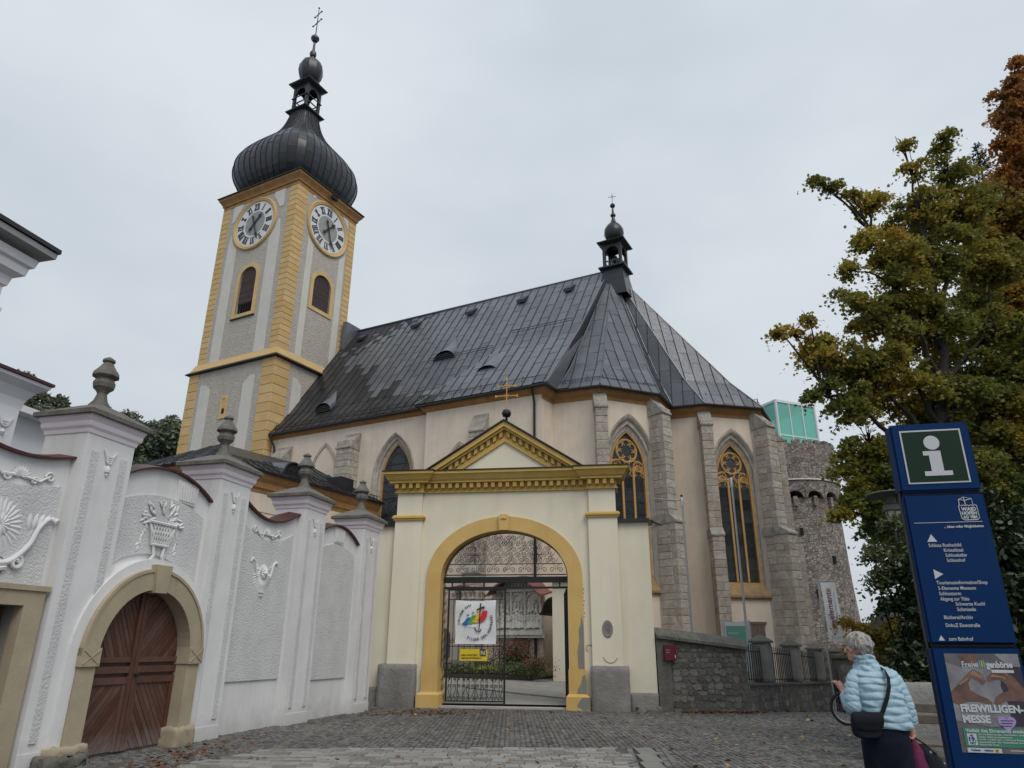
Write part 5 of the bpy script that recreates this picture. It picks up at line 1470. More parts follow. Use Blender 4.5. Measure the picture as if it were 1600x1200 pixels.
bp_ = Pieces('board', door, m_door)
def boards(poly, ang_, w=.085):
    ca, sa = math.cos(ang_), math.sin(ang_)             # board direction
    n_ = (-sa, ca)
    vals = [p[0] * n_[0] + p[1] * n_[1] for p in poly]; k = min(vals)
    while k < max(vals):
        S_ = clip_poly(clip_poly(poly, -n_[0], -n_[1], -(k + .004)), n_[0], n_[1], k + w - .004)
        if len(S_) > 2 and area(S_) > .001:
            y0 = dY + random.uniform(-.002, .006)
            b_ = MB().loft([[(p[0], y_, p[1]) for p in S_] for y_ in (dY + .03, y0)], True, False, True)
            me = bpy.data.meshes.new('board'); me.from_pydata(b_.v, [], b_.f)
            bm = bmesh.new(); bm.from_mesh(me); bmesh.ops.recalc_face_normals(bm, faces=bm.faces); bm.to_mesh(me); bm.free()
            bp_.put(me, Matrix.Identity(4))
        k += w
up_l = [(DC - .087, 1.42)] + [(DC - .087, DZ + math.sqrt(1 - .0076) * (DH - .02))] + [(DC + (DH - .02) * math.cos(t), DZ + (DH - .02) * math.sin(t)) for t in np.linspace(PI * .53, PI, 12)] + [(DC - DH + .02, 1.42)]
boards(up_l, R(118)); boards([(2 * DC - x, z) for x, z in reversed(up_l)], R(50))
boards([(DC - .93, .05), (DC - .16, .05), (DC - .16, 1.02), (DC - .93, 1.02)], R(50)); boards([(DC + .16, .05), (DC + .93, .05), (DC + .93, 1.02), (DC + .16, 1.02)], R(125))
bp_.flush()
MB().lathe([(.02, 0), (.02, .03), (.035, .04), (.035, .05), (.01, .06)], 10).build('door_knob', m_iron, door, Matrix.Translation((DC + .04, dY - .03, 1.15)) @ Matrix.Rotation(R(90), 4, 'X'))
# square stone doorway at the left edge
sq = MB().fill([[(-13.2, -.3), (-13.2, 2.36), (-10.74, 2.36), (-10.74, -.3), (-11.05, -.3), (-11.05, 2.10), (-12.9, 2.10), (-12.9, -.3)]], -.16, .42).build('square_door_surround', m_sand, ww)
MB().fill([[(-13.25, 2.30), (-10.70, 2.30), (-10.70, 2.37), (-13.25, 2.37)]], -.19, -.1).build('lintel_bead', m_sand, sq)
sd_ = MB().box(-12.9, -11.05, .20, .28, .0, 2.1).build('square_door', m_door, ww)
bp_ = Pieces('board', sd_, m_door); dY = .15
boards([(-11.9, .05), (-11.08, .05), (-11.08, 2.08), (-11.9, 2.08)], R(50), .095); boards([(-12.85, .05), (-11.98, .05), (-11.98, 2.08), (-12.85, 2.08)], R(130), .095)
bp_.flush()
MB().box(-11.985, -11.9, .12, .2, .02, 2.09).build('stile', m_door, sd_)
# enamel number plate
hn = empty('house_number_plate', (-3.97, 20.9, 0), R(90 - 14.9), 'small white enamel house number plate with a dark blue edge above the square door', 'number plate')
octp = lambda w, h, c_: [(-w, -h + c_), (-w + c_, -h), (w - c_, -h), (w, -h + c_), (w, h - c_), (w - c_, h), (-w + c_, h), (-w, h - c_)]
MB().fill([[(x - 11.62, z + 2.58) for x, z in octp(.20, .125, .04)]], -.055, -.037).build('blue_plate', m_nblue, hn)
MB().fill([[(x - 11.62, z + 2.58) for x, z in octp(.185, .112, .035)]], -.058, -.056).build('white_field', m_signw, hn)
text_obj('5', .19, m_nblue, hn, -11.48, -.061, 2.515, .002, 'CENTER', bold=.003)

# ================================================================== ANNEX (sacristy) in church frame
an = empty('sacristy', CH, CR, 'low pale sacristy with orange eaves and dark hipped metal roof behind the white wall', 'building')
MB().box(1.6, 8.9, -10.5, .3, -.5, 8.5).build('wall', m_pink, an)
ap_ = [(1.6, .3), (1.6, -10.5), (8.9, -10.5), (8.9, .3)]
MB().sweep(ap_, [(-.05, 8.0), (.03, 8.0), (.05, 8.12), (.12, 8.2), (.14, 8.45), (.26, 8.6), (.34, 8.78), (.34, 8.84), (-.05, 8.84)]).build('eaves_moulding', m_orange, an)
MB().sweep(ap_, [(.30, 8.84), (.34, 8.82), (.44, 8.80), (.48, 8.90), (.30, 8.92)]).build('gutter', m_gutter, an)
MB().sweep(ap_, [(0, 7.15), (.015, 7.15), (.015, 7.18), (0, 7.18)]).build('string_line', m_orange, an)
A1, A2, A3 = Vector((4.8, -6.9, 11.0)), Vector((6.2, -2.2, 10.7)), Vector((9.25, .62, 8.98))
c1, c2, c3, c4 = Vector((1.2, -10.9, 8.9)), Vector((9.3, -10.9, 8.9)), Vector((9.3, .62, 8.9)), Vector((1.2, .62, 8.9))
ar = MB()
for P in ([c1, c2, A1], [c2, c3, A2], [c2, A2, A1], [c1, A1, c4], [A1, A2, c4], [A2, c3, c4]): ar.add([tuple(p) for p in P], [tuple(range(len(P)))])
aroof = ar.build('roof', m_roofdark, an, fix=False)
rp_ = Pieces('roof_sheet', aroof, m_roofdark, 150); seams_old = seams; seams = MB()
rp_grey = rp_dark = rp_
def is_dark(c): return True
for P, a, b in (([c1, c2, A1], c1, c2), ([c2, c3, A2], c2, c3), ([c2, A2, A1], c2, c3)): sheets(P, a, b, .55, 1.4)
rp_.flush(); seams.build('standing_seam', m_seam, aroof, kind='stuff')
sg = MB()
y_ = -10.6
while y_ < .3:
    sg.tube([(9.0, y_, 9.1), (9.0, y_ + .06, 9.32), (9.0, y_ + .2, 9.32), (9.0, y_ + .26, 9.1)], .014, 4); y_ += .3
sg.tube([(8.9, -10.7, 9.3), (8.9, .3, 9.3)], .02, 4); sg.build('snow_guard', m_seam, aroof)
# half-round dormer on its roof
d_ = MB(); n = 10
fr_ = [(9.02, -6.1 + .62 * math.cos(t), 9.12 + .62 * math.sin(t)) for t in np.linspace(0, PI, n + 1)]
bk_ = [(7.2, -6.1 + .35 * math.cos(t), 9.85 + .1 * math.sin(t)) for t in np.linspace(0, PI, n + 1)]
d_.loft([fr_, bk_], closed=False); dd_ = d_.build('dormer', m_roof, aroof, smooth=True)
MB().add([(8.98, p[1], p[2]) for p in fr_], [tuple(range(n + 1))]).build('dormer_face', m_black, dd_, fix=False)
MB().tube(fr_, .05, 5).build('dormer_edge', m_seam, dd_)
MB().box(7.6, 8.8, -2.6, -1.6, 9.1, 9.85).build('roof_hatch', m_roofdark, aroof)

# ================================================================== LEFT BUILDINGS (frame of the white wall, 2.5 m behind it)
m_housew = mat('white house plaster', (.70, .71, .74), .85, (.66, .67, .70), 1.2, bump=.3, bscale=10)
lb = empty('white_house', (-3.97, 20.9, 0), R(90 - 14.9), 'tall white house whose wide stepped eaves reach in at the left edge of the picture', 'house')
MB().box(-22, -11.0, 1.96, 12, -.5, 7.5).build('wall', m_housew, lb)
hp = [(-22, 1.96), (-11.0, 1.96), (-11.0, 12), (-22, 12)]
MB().sweep(hp, [(-.1, 6.75), (.02, 6.75), (.02, 6.82), (.06, 6.85), (.06, 6.92), (.01, 6.94), (.01, 7.3), (.05, 7.34), (.08, 7.5), (.20, 7.58), (.22, 7.72), (.27, 7.76), (.30, 7.9), (-.1, 7.9)], True).build('cornice', m_housew, lb)
MB().sweep(hp, [(-.1, 7.9), (.46, 8.02), (.47, 8.12), (-.1, 8.14)], True).build('eaves_soffit', mat('grey eaves boards', (.33, .33, .34), .8), lb)
MB().loft([[(-23.1, 1.46, 8.14), (-10.5, 1.46, 8.14), (-10.5, 13.1, 8.14), (-23.1, 13.1, 8.14)], [(-23.1, 1.46, 8.22), (-10.5, 1.46, 8.22), (-10.5, 13.1, 8.22), (-23.1, 13.1, 8.22)], [(-17.5, 6.8, 11), (-15, 6.8, 11), (-15, 7.8, 11), (-17.5, 7.8, 11)]], True, True, True).build('roof', m_seam, lb)
lp = empty('white_gatehouse', (-3.97, 20.9, 0), R(90 - 14.9), 'low white pavilion with flared eaves and swag relief behind the wall at far left', 'building')
MB().box(-13.5, -10.27, 1.8, 5.4, -.5, 5.55).build('wall', m_housew, lp)
MB().sweep([(-13.5, 1.8), (-10.27, 1.8), (-10.27, 5.4), (-13.5, 5.4)], [(-.1, 5.3), (.02, 5.3), (.05, 5.48), (.14, 5.64), (.27, 5.74), (.28, 5.79), (-.1, 5.80)], True).build('cornice', m_housew, lp)
MB().loft([[(-14.1, 1.49, 5.80), (-9.96, 1.49, 5.80), (-9.96, 6, 5.80), (-14.1, 6, 5.80)], [(-14.1, 1.49, 5.85), (-9.96, 1.49, 5.85), (-9.96, 6, 5.85), (-14.1, 6, 5.85)], [(-12.5, 3.2, 6.15), (-11.5, 3.2, 6.15), (-11.5, 4.2, 6.15), (-12.5, 4.2, 6.15)]], True, True, True).build('roof', m_tilered, lp)
MB().box(-10.75, -10.285, 1.75, 1.8, 0, 5.3).build('corner_strip', m_housew, lp)
MB().box(-12.5, -10.85, 1.77, 1.8, 3, 5.2).build('rough_panel', m_wrough, lp)
sw = MB()
for k in range(3): sw.tube([(-10.5 + (.12 - .02 * k) * math.cos(t), 1.73, 5.15 - k * .04 + .1 * math.sin(t)) for t in np.linspace(-PI, 0, 9)], .018, 5)
sw.lathe([(.01, -.05), (.04, 0), (.01, .05)], 8, (-10.5, 1.73, 4.87)); sw.build('swag_relief', m_housew, lp)
lc = empty('small_canopy_roof', (-3.97, 20.9, 0), R(90 - 14.9), 'small pale lean-to roof edge between the white pavilion and the wooded hill', 'roof')
MB().box(-9.6, -6.0, 6.0, 9.0, 3.0, 6.6).build('wall', m_housew, lc); MB().box(-9.8, -5.6, 5.6, 9.2, 6.6, 6.75).build('roof', m_housew, lc)

# ================================================================== RUBBLE WALL and FENCE on the right
rw = empty('rubble_wall', (4.08, 21.12, 0), R(2), 'dark mossy rubble wall with a sloping stone coping right of the gateway', 'wall')
def rtop(x): return 1.96 - .115 * x
MB().fill([[(-.0, -.4), (2.52, -.4), (2.52, rtop(2.52)), (0, rtop(0))]], .05, .5).build('wall', m_rubmort, rw)
def rock(seed):
    rr = random.Random(seed); m_ = MB(); n = rr.choice([5, 6, 7]); r0 = []; r1 = []; r2 = []
    for i in range(n):
        a = 2 * PI * i / n + rr.uniform(-.28, .28); q = rr.uniform(.84, 1.12); r0.append((.5 * q * math.cos(a) * 1.05, .3, .5 * q * math.sin(a) * 1.05)); r1.append((.5 * q * math.cos(a), -.25, .5 * q * math.sin(a)))
        r2.append((.44 * q * math.cos(a), -.46 + rr.uniform(-.12, .12), .44 * q * math.sin(a)))
    m_.loft([r0, r1, r2], True, False, True)
    me = bpy.data.meshes.new('stone'); me.from_pydata(m_.v, [], m_.f)
    bm = bmesh.new(); bm.from_mesh(me); bmesh.ops.recalc_face_normals(bm, faces=bm.faces); bm.to_mesh(me); bm.free()
    return me
ROCKS = [rock(i) for i in range(9)]
def rubble(parent, x0, x1, y_, z0, topf, cap, sx=.21, sz=.155, m=None, M=None, dep=.10):
    pc = Pieces('stone', parent, m or m_rubble, cap); z = z0; r_ = 0
    while True:
        h = random.uniform(.75, 1.3) * sz; x = x0 + random.uniform(-.05, .02); 
        if z > topf((x0 + x1) / 2) + .2: break
        while x < x1 - .05:
            w = random.uniform(.6, 1.35) * sx; w = min(w, x1 - x)
            hh = h * random.uniform(.8, 1.15)
            if z + h / 2 < topf(x + w / 2) - hh * .4:
                T = TS(x + w / 2, y_ + .028 + random.uniform(-.008, .008), z + h / 2 + random.uniform(-.025, .025), w * 1.10, dep * .8, hh * 1.14, ry=random.choice([0, PI]) + random.uniform(-.16, .16))
                pc.put(random.choice(ROCKS), T if M is None else M @ T)
            x += w
        z += h
    pc.flush()
rubble(rw, .38, 2.5, .04, -.08, rtop, 300)
MB().box(.0, .38, .0, .5, -.3, rtop(.2)).build('render_strip', m_rubmort, rw)
for k in range(4):
    a, b = -.0 + k * .64, .63 + k * .64
    rough = MB().loft([[(x, -.10, rtop(x) - .08), (x, .62, rtop(x) - .08), (x, .62, rtop(x) + .05), (x, .30, rtop(x) + .22), (x, -.10, rtop(x) + .0)] for x in (a, b)], True, True, True)
    rough.build('coping_stone', m_darkstone, rw)
ab = empty('red_alarm_box', (4.08, 21.12, 0), R(2), 'small dark red box mounted on the rubble wall beside the gateway', 'box')
m_dred = flat('dark red enamel', (.12, .008, .022), .35)
bx_ = MB().box(.19, .52, -.12, .0, 1.30, 1.70).build('case', m_dred, ab)
MB().box(.18, .53, -.13, .01, 1.62, 1.66).build('lid', m_dred, bx_)
text_obj('Paketbox', .035, m_signw, ab, .22, -.124, 1.56, .002, name='lettering'); MB().box(.47, .49, -.125, -.12, 1.36, 1.44).box(.22, .34, -.1225, -.12, 1.50, 1.508).build('white_mark', m_signw, ab)

fw = empty('fence_wall', (6.6, 21.2, 0), math.atan2(8.8, 6.0), 'low mossy wall with stone pillars and black iron railings running away behind the woman', 'fence')
SL = -.0325
def ftop(x): return .66 + SL * x * .82
MB().fill([[(-.05, -1.6), (15, -1.9), (15, ftop(15)), (-.05, ftop(0))]], .0, .42).build('wall', m_rubmort, fw)
rubble(fw, 0, 14.6, -.0, -1.2, ftop, 200, .34, .21)
MB().loft([[(x, -.06, ftop(x)), (x, .48, ftop(x)), (x, .48, ftop(x) + .06), (x, -.06, ftop(x) + .06)] for x in (0, 15)], True, True, True).build('capping', m_darkstone, fw)
ps = [2.0, 5.5, 9.0, 12.6]
for p in ps:
    zb = ftop(p) + .06
    q = rough_box('stone_pillar', p, p + .45, -.04, .46, zb, zb + 1.12, m_plinth, fw, amp=.012)
    MB().loft([[(p - .05, -.09, zb + 1.12), (p + .50, -.09, zb + 1.12), (p + .5, .51, zb + 1.12), (p - .05, .51, zb + 1.12)], [(p - .05, -.09, zb + 1.18), (p + .50, -.09, zb + 1.18), (p + .5, .51, zb + 1.18), (p - .05, .51, zb + 1.18)], [(p + .2, .2, zb + 1.38), (p + .25, .2, zb + 1.38), (p + .25, .23, zb + 1.38), (p + .2, .23, zb + 1.38)]], True, True, True).build('pillar_cap', m_darkstone, q)
bar_ = MB().box(-.011, .011, -.011, .011, 0, 1.0).lathe([(.001, 1.0), (.018, 1.02), (.001, 1.08)], 4).build('railing_bar', m_iron); bme = bar_.data; bpy.data.objects.remove(bar_)
edges = [(0.0, 2.0), (2.45, 5.5), (5.95, 9.0), (9.45, 12.6)]
for a, b in edges:
    MB().loft([[(x, .19, ftop(x) + h), (x, .22, ftop(x) + h), (x, .22, ftop(x) + h + .03), (x, .19, ftop(x) + h + .03)] for x in (a, b) for h in (.14,)], True, True, True).loft([[(x, .19, ftop(x) + .9), (x, .22, ftop(x) + .9), (x, .22, ftop(x) + .93), (x, .19, ftop(x) + .93)] for x in (a, b)], True, True, True).build('rail', m_iron, fw)
    x = a + .07
    while x < b - .03: link('railing_bar', bme, None, fw, TS(x, .205, ftop(x) + .07, 1, 1, .98)); x += .21
# ================================================================== CASTLE TOWER beyond the church
def castle_mat():
    m = bpy.data.materials.new('castle rubble masonry'); m.use_nodes = True; t = m.node_tree; N = t.nodes; K = t.links
    b = N['Principled BSDF']; b.inputs['Roughness'].default_value = .95; c = N.new('ShaderNodeTexCoord')
    mp_ = N.new('ShaderNodeMapping'); mp_.inputs['Scale'].default_value = (1, 1, 1.6); K.new(c.outputs['Object'], mp_.inputs['Vector'])
    v = N.new('ShaderNodeTexVoronoi'); v.inputs['Scale'].default_value = 2.6; K.new(mp_.outputs[0], v.inputs['Vector'])
    v2 = N.new('ShaderNodeTexVoronoi'); v2.feature = 'DISTANCE_TO_EDGE'; v2.inputs['Scale'].default_value = 2.6; K.new(mp_.outputs[0], v2.inputs['Vector'])
    sp_ = N.new('ShaderNodeSeparateColor'); K.new(v.outputs['Color'], sp_.inputs[0])
    r = N.new('ShaderNodeValToRGB'); r.color_ramp.elements[0].color = (.20, .172, .15, 1); r.color_ramp.elements[1].color = (.46, .40, .355, 1); K.new(sp_.outputs[0], r.inputs['Fac'])
    e_ = N.new('ShaderNodeMapRange'); e_.inputs['From Max'].default_value = .06; K.new(v2.outputs['Distance'], e_.inputs['Value'])
    mx_ = N.new('ShaderNodeMix'); mx_.data_type = 'RGBA'; mx_.inputs[6].default_value = (.36, .33, .30, 1); K.new(e_.outputs[0], mx_.inputs[0]); K.new(r.outputs[0], mx_.inputs[7])
    n = N.new('ShaderNodeTexNoise'); n.inputs['Scale'].default_value = .4; n.inputs['Detail'].default_value = 6; K.new(c.outputs['Object'], n.inputs['Vector'])
    m2 = N.new('ShaderNodeMix'); m2.data_type = 'RGBA'; m2.blend_type = 'MULTIPLY'; m2.inputs[0].default_value = .6; K.new(mx_.outputs[2], m2.inputs[6]); K.new(n.outputs['Fac'], m2.inputs[7])
    K.new(m2.outputs[2], b.inputs['Base Color'])
    bp = N.new('ShaderNodeBump'); bp.inputs['Distance'].default_value = .25; bp.inputs['Strength'].default_value = 1; K.new(e_.outputs[0], bp.inputs['Height']); K.new(bp.outputs[0], b.inputs['Normal'])
    return m
m_castle = castle_mat()
ct = empty('castle_tower', (30.9, 78.5, 0), R(8), 'round grey castle tower with an arched frieze and green glass cube on top', 'tower')
MB().lathe([(6.1, -14), (5.6, 0), (5.15, 8), (4.95, 16.5)], 32).build('shaft', m_castle, ct, smooth=30)
MB().lathe([(5.0, 17.35), (5.35, 17.4), (5.35, 22.3), (4.9, 22.35)], 32).build('upper_storey', m_castle, ct, smooth=30)
NB = 16
cb = MB(); ar_ = MB()
for k in range(NB):
    a = 2 * PI * k / NB; M = Matrix.Rotation(a, 4, 'Z'); cb.M = M; ar_.M = M; w = 2 * PI * 5.2 / NB
    cb.box(-.2, .2, -5.34, -4.8, 15.6, 16.6)
    ar_.fill([[(-w / 2, 16.4), (-w / 2, 17.5), (w / 2, 17.5), (w / 2, 16.4)] + [((w / 2 - .2) * math.cos(t), 16.5 + .68 * math.sin(t)) for t in np.linspace(0, PI, 10)]], -5.33, -4.95)
cb.build('corbel', m_castle, ct, kind='stuff'); ar_.build('arched_frieze', m_castle, ct)
mer = MB()
for k in range(26):
    mer.M = Matrix.Rotation(2 * PI * k / 26, 4, 'Z'); h = random.uniform(.25, .5); mer.box(-.4, .4, -5.33, -4.9, 22.3, 22.3 + h)
mer.build('battlement', m_castle, ct)
MB().lathe([(5.36, 18.30), (5.50, 18.30), (5.50, 18.44), (5.36, 18.44)], 32).build('pale_ledge', m_tlight, ct)
so = MB()
for (a, z) in ((-.35, 12.6), (.25, 9.8), (-.2, 6.5), (.5, 14.0), (.1, 19.9), (.55, 19.6), (-.1, 3.5)):
    so.M = Matrix.Rotation(a, 4, 'Z'); so.box(-.16, .16, -5.6 + z * .035, -4.8, z, z + .75)
so.build('window_slit', m_black, ct)
gcube = empty('glass_cube', (30.9, 78.5, 22.3), R(22), 'pale green glass cube in a white steel frame on top of the castle tower', 'glass room')
def glass_mat():
    m = bpy.data.materials.new('pale green printed glass'); m.use_nodes = True; b = m.node_tree.nodes['Principled BSDF']
    b.inputs['Base Color'].default_value = (.38, .74, .66, 1); b.inputs['Roughness'].default_value = .08; b.inputs['Transmission Weight'].default_value = .0
    t = m.node_tree; tr = t.nodes.new('ShaderNodeBsdfTransparent'); tr.inputs['Color'].default_value = (.70, .97, .92, 1)
    tl = t.nodes.new('ShaderNodeBsdfTranslucent'); tl.inputs['Color'].default_value = (.60, .95, .88, 1)
    a = t.nodes.new('ShaderNodeMixShader'); a.inputs[0].default_value = .45; t.links.new(b.outputs[0], a.inputs[1]); t.links.new(tl.outputs[0], a.inputs[2])
    x = t.nodes.new('ShaderNodeMixShader'); x.inputs[0].default_value = .45; t.links.new(a.outputs[0], x.inputs[1]); t.links.new(tr.outputs[0], x.inputs[2])
    t.links.new(x.outputs[0], t.nodes['Material Output'].inputs['Surface']); return m
m_cube = glass_mat(); m_steel = flat('white painted steel', (.62, .66, .68), .5)
GW = 2.75; H0, H1 = .1, 5.2
for k in range(4):
    M = Matrix.Rotation(k * PI / 2, 4, 'Z')
    for i in range(3):
        for (z0, z1) in ((H0, 1.35), (1.5, H1 - .1)):
            x0 = -GW + i * 2 * GW / 3
            MB().box(x0 + .1, x0 + 2 * GW / 3 - .1, -GW - .02, -GW + .02, z0, z1).build('pane', m_cube, gcube, M)
    f_ = MB()
    for i in range(4): 
        x = -GW + i * 2 * GW / 3; r_ = .14 if i in (0, 3) else .06; f_.box(x - r_, x + r_, -GW - .08, -GW + .08, 0, H1)
    f_.box(-GW - .14, GW + .14, -GW - .09, -GW + .09, H1, H1 + .28).box(-GW, GW, -GW - .07, -GW + .07, 1.35, 1.5)
    f_.build('frame', m_steel, gcube, M)
MB().box(-GW, GW, -GW, GW, H1 + .05, H1 + .2).build('roof_plate', m_steel, gcube)
MB().box(-1.2, 1.2, -1.0, 1.4, H1 - .55, H1 - .1).build('roof_blind', m_darkstone, gcube)
# low wall stub and dark roof behind the street on the right
bw = empty('park_wall', (9.5, 30, -.8), R(-8), 'long dark stone park wall under the trees behind the woman', 'wall')
MB().box(3.2, 22, 0, .6, -2, 2.1).build('wall', m_rubmort, bw); MB().box(3.1, 22, -.08, .68, 2.1, 2.22).build('capping', m_darkstone, bw)
rubble(bw, 3.3, 12, .0, -.5, lambda x: 2.1, 150, .55, .35)
dh = empty('far_house', (25.5, 62, 0), R(-12), 'grey house with dark roof glimpsed between castle tower and trees', 'house')
MB().box(5, 20, 0, 9, -8, 2.4).build('wall', m_plinth, dh); MB().loft([[(4.5, -.6, 2.3), (20.5, -.6, 2.3), (20.5, 9.6, 2.3), (4.5, 9.6, 2.3)], [(6.5, 4.4, 5.2), (20.5, 4.4, 5.2), (20.5, 4.6, 5.2), (6.5, 4.6, 5.2)]], True, True, True).build('roof', m_seam, dh)

# ================================================================== TREES
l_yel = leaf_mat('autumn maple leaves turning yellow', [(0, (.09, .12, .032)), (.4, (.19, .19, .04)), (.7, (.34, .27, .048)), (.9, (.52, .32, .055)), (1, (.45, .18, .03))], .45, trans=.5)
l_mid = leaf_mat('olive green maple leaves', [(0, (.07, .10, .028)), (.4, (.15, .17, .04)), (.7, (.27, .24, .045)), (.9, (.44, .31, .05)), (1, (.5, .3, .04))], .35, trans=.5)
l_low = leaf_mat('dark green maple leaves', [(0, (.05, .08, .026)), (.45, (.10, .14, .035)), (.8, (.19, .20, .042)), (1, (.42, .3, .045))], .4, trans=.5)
l_red = leaf_mat('russet red leaves', [(0, (.15, .085, .03)), (.4, (.30, .13, .035)), (.75, (.42, .18, .04)), (1, (.42, .28, .055))], .5, trans=.5)
l_ora = leaf_mat('orange brown leaves', [(0, (.11, .11, .03)), (.4, (.24, .17, .035)), (.75, (.38, .23, .04)), (1, (.45, .29, .045))], .4, trans=.5)
l_ivy = leaf_mat('dark glossy ivy leaves', [(0, (.014, .024, .012)), (.5, (.028, .045, .018)), (1, (.06, .075, .03))], .8, rough=.35, trans=.1)
l_bush = leaf_mat('grey green shrub leaves', [(0, (.045, .06, .03)), (.5, (.085, .105, .045)), (1, (.15, .16, .06))], .8, trans=.2)
l_hedge = leaf_mat('yellow green hedge leaves', [(0, (.05, .06, .012)), (.4, (.15, .13, .02)), (.8, (.32, .23, .03)), (1, (.36, .2, .03))], .9)
l_con = leaf_mat('blue grey conifer needles', [(0, (.012, .024, .018)), (.5, (.022, .04, .032)), (1, (.04, .06, .05))], .6, trans=.05)
MAP_TOP = [(6.76, 16.5, 9.2, 0.23), (7.16, 16.5, 9.13, 0.33), (7.48, 16.3, 9.43, 0.32), (7.97, 16.6, 8.77, 0.68), (8.86, 17.0, 8.68, 0.83), (8.65, 17.0, 14.12, 0.22), (9.09, 17.0, 14.01, 0.29), (9.56, 17.0, 13.75, 0.33), (10.19, 17.2, 13.51, 0.55), (9.74, 17.0, 12.23, 0.5), (8.99, 16.6, 11.09, 0.41), (8.94, 16.8, 10.24, 0.57), (11.57, 17.3, 15.72, 0.3), (11.69, 17.3, 14.87, 0.41), (12.86, 17.5, 15.89, 0.39), (12.97, 17.6, 15.04, 0.57), (11.77, 17.5, 13.73, 0.89), (13.3, 18.0, 13.86, 0.95), (10.66, 17.2, 12.05, 0.75)]
MAP_MID = [(10.47, 17.2, 11.04, 0.79), (12.28, 17.8, 12.21, 1.19), (14.19, 18.5, 12.21, 1.33), (9.64, 17.0, 9.78, 0.76), (11.33, 17.8, 10.18, 1.24), (13.35, 18.5, 10.12, 1.56), (9.65, 17.0, 8.42, 0.99), (11.11, 17.6, 7.85, 1.43), (13.48, 18.6, 8.03, 1.68), (8.7, 16.8, 7.5, 0.6), (7.97, 16.6, 7.73, 0.3), (7.4, 16.5, 7.47, 0.16), (8.7, 16.8, 6.5, 0.55), (8.6, 17.2, 5.9, 0.4), (9.7, 17.0, 6.3, 0.85), (11.34, 17.8, 6.01, 1.48), (13.54, 18.5, 6.37, 1.54)]
MAP_LOW = [(8.45, 16.8, 5.2, 0.4), (9.1, 17.0, 5.35, 0.7), (8.9, 17.1, 4.4, .4), (7.95, 16.6, 4.95, 0.18), (8.5, 16.8, 4.6, 0.25), (9.5, 17.0, 4.3, 0.5), (10.22, 17.5, 4.49, 0.94), (11.77, 18.0, 4.42, 1.29), (12.82, 18.0, 4.11, 1.28), (9.0, 16.8, 4.1, 0.25)]
RED_TOP = [(19.14, 21.0, 22.64, 0.39), (18.38, 21.0, 20.95, 0.52), (18.74, 21.0, 20.22, 0.71), (18.16, 21.0, 19.06, 0.65), (18.63, 21.5, 18.19, 1.05), (20.0, 21.5, 21.6, 1.3), (20.2, 22, 18.9, 1.7), (19.4, 21.2, 19.6, .9), (17.7, 21.3, 17.6, .6), (18.9, 21.2, 21.6, .6)]
RED_LOW = [(17.31, 21.5, 16.53, 1.1), (18.52, 22.0, 16.33, 1.39), (16.56, 21.5, 15.72, 0.68), (17.94, 22.0, 13.97, 1.8), (16.81, 22.0, 12.96, 1.55), (20.18, 22.5, 17.8, 1.93), (19.04, 22.5, 12.48, 2.24), (17.9, 22.5, 8.94, 2.34), (20.5, 22.5, 15, 2.2), (21, 23, 10, 2.4), (16.0, 21.5, 9.5, 1.6)]
def twigs(b_, c, r, src, n, m_len=.9):
    """limbs from a branch point out through a leaf cluster, with side twigs"""
    c = Vector(c); src = Vector(src)
    for k in range(n):
        d = Vector((rng.normal(), rng.normal(), rng.normal() * .8 + .15)).normalized()
        e_ = c + d * r * rng.uniform(.5, 1.0)
        mid = c + (e_ - c) * .4 + Vector((0, 0, .05))
        b_.tube([tuple(c - (c - src).normalized() * r * .4), tuple(mid), tuple(e_)], .012 + .008 * r, 4, r1=.004)
def curve(p, q, n=7, sag=.12, seed=0):
    rr = random.Random(seed); p = Vector(p); q = Vector(q); L_ = (q - p).length; out = []
    for i in range(n + 1):
        t = i / n; v = p.lerp(q, t); v.z += math.sin(PI * t) * L_ * sag
        if 0 < i < n: v += Vector((rr.uniform(-1, 1), rr.uniform(-1, 1), rr.uniform(-1, 1))) * L_ * .022
        out.append(tuple(v))
    return out
def cover(L_, dens, thick=1.0, squash=.85, dk=11):
    out = []
    for (x, y_, z, r) in L_:
        out.append((x, y_, z, r, r * squash))
        if r > .6: out.append((x + rng.uniform(-.3, .3) * r, y_ + rng.uniform(.5, 1.1) * r, z + rng.uniform(-.3, .3) * r, r * .9, r * .8))
    # ragged clumps of small clusters instead of even balls
    P = []
    for (x, y_, z, r, rz_) in out:
        k = max(3, int(dk * r * r + 4)); 
        for _ in range(k):
            d = rng.normal(size=3); d /= np.linalg.norm(d); q = rng.uniform(.2, .92)
            c = np.array([x, y_, z]) + d * np.array([r, r, rz_]) * q
            rc_ = rng.uniform(.12, .34) * min(1.0, .5 + r * .5)
            n = int(dens * rc_ * rc_ * 30)
            p = rng.normal(size=(n, 3)) * np.array([rc_, rc_, rc_ * .42]) * np.where(rng.random((n, 1)) < .12, 1.15, .75)
            p[:, 2] -= .25 * (p[:, 0] ** 2 + p[:, 1] ** 2) / max(.1, rc_)
            P.append(c + p)
    return np.concatenate(P)
tr_ = empty('maple_tree', (10.2, 17.4, -.1), 0, 'large maple turning yellow and olive that spreads over the castle tower and blue sign', 'tree')
off = Matrix.Translation((-10.2, -17.4, .1))
trunk = MB()
T0 = [(10.0, 17.4, -.3), (10.05, 17.4, 1.6), (10.2, 17.3, 4.3), (10.55, 17.3, 6.0), (11.1, 17.45, 7.6), (11.6, 17.6, 9.0), (11.75, 17.6, 11.0), (11.8, 17.5, 13.4)]
trunk.tube(T0, .26, 9, r1=.04)
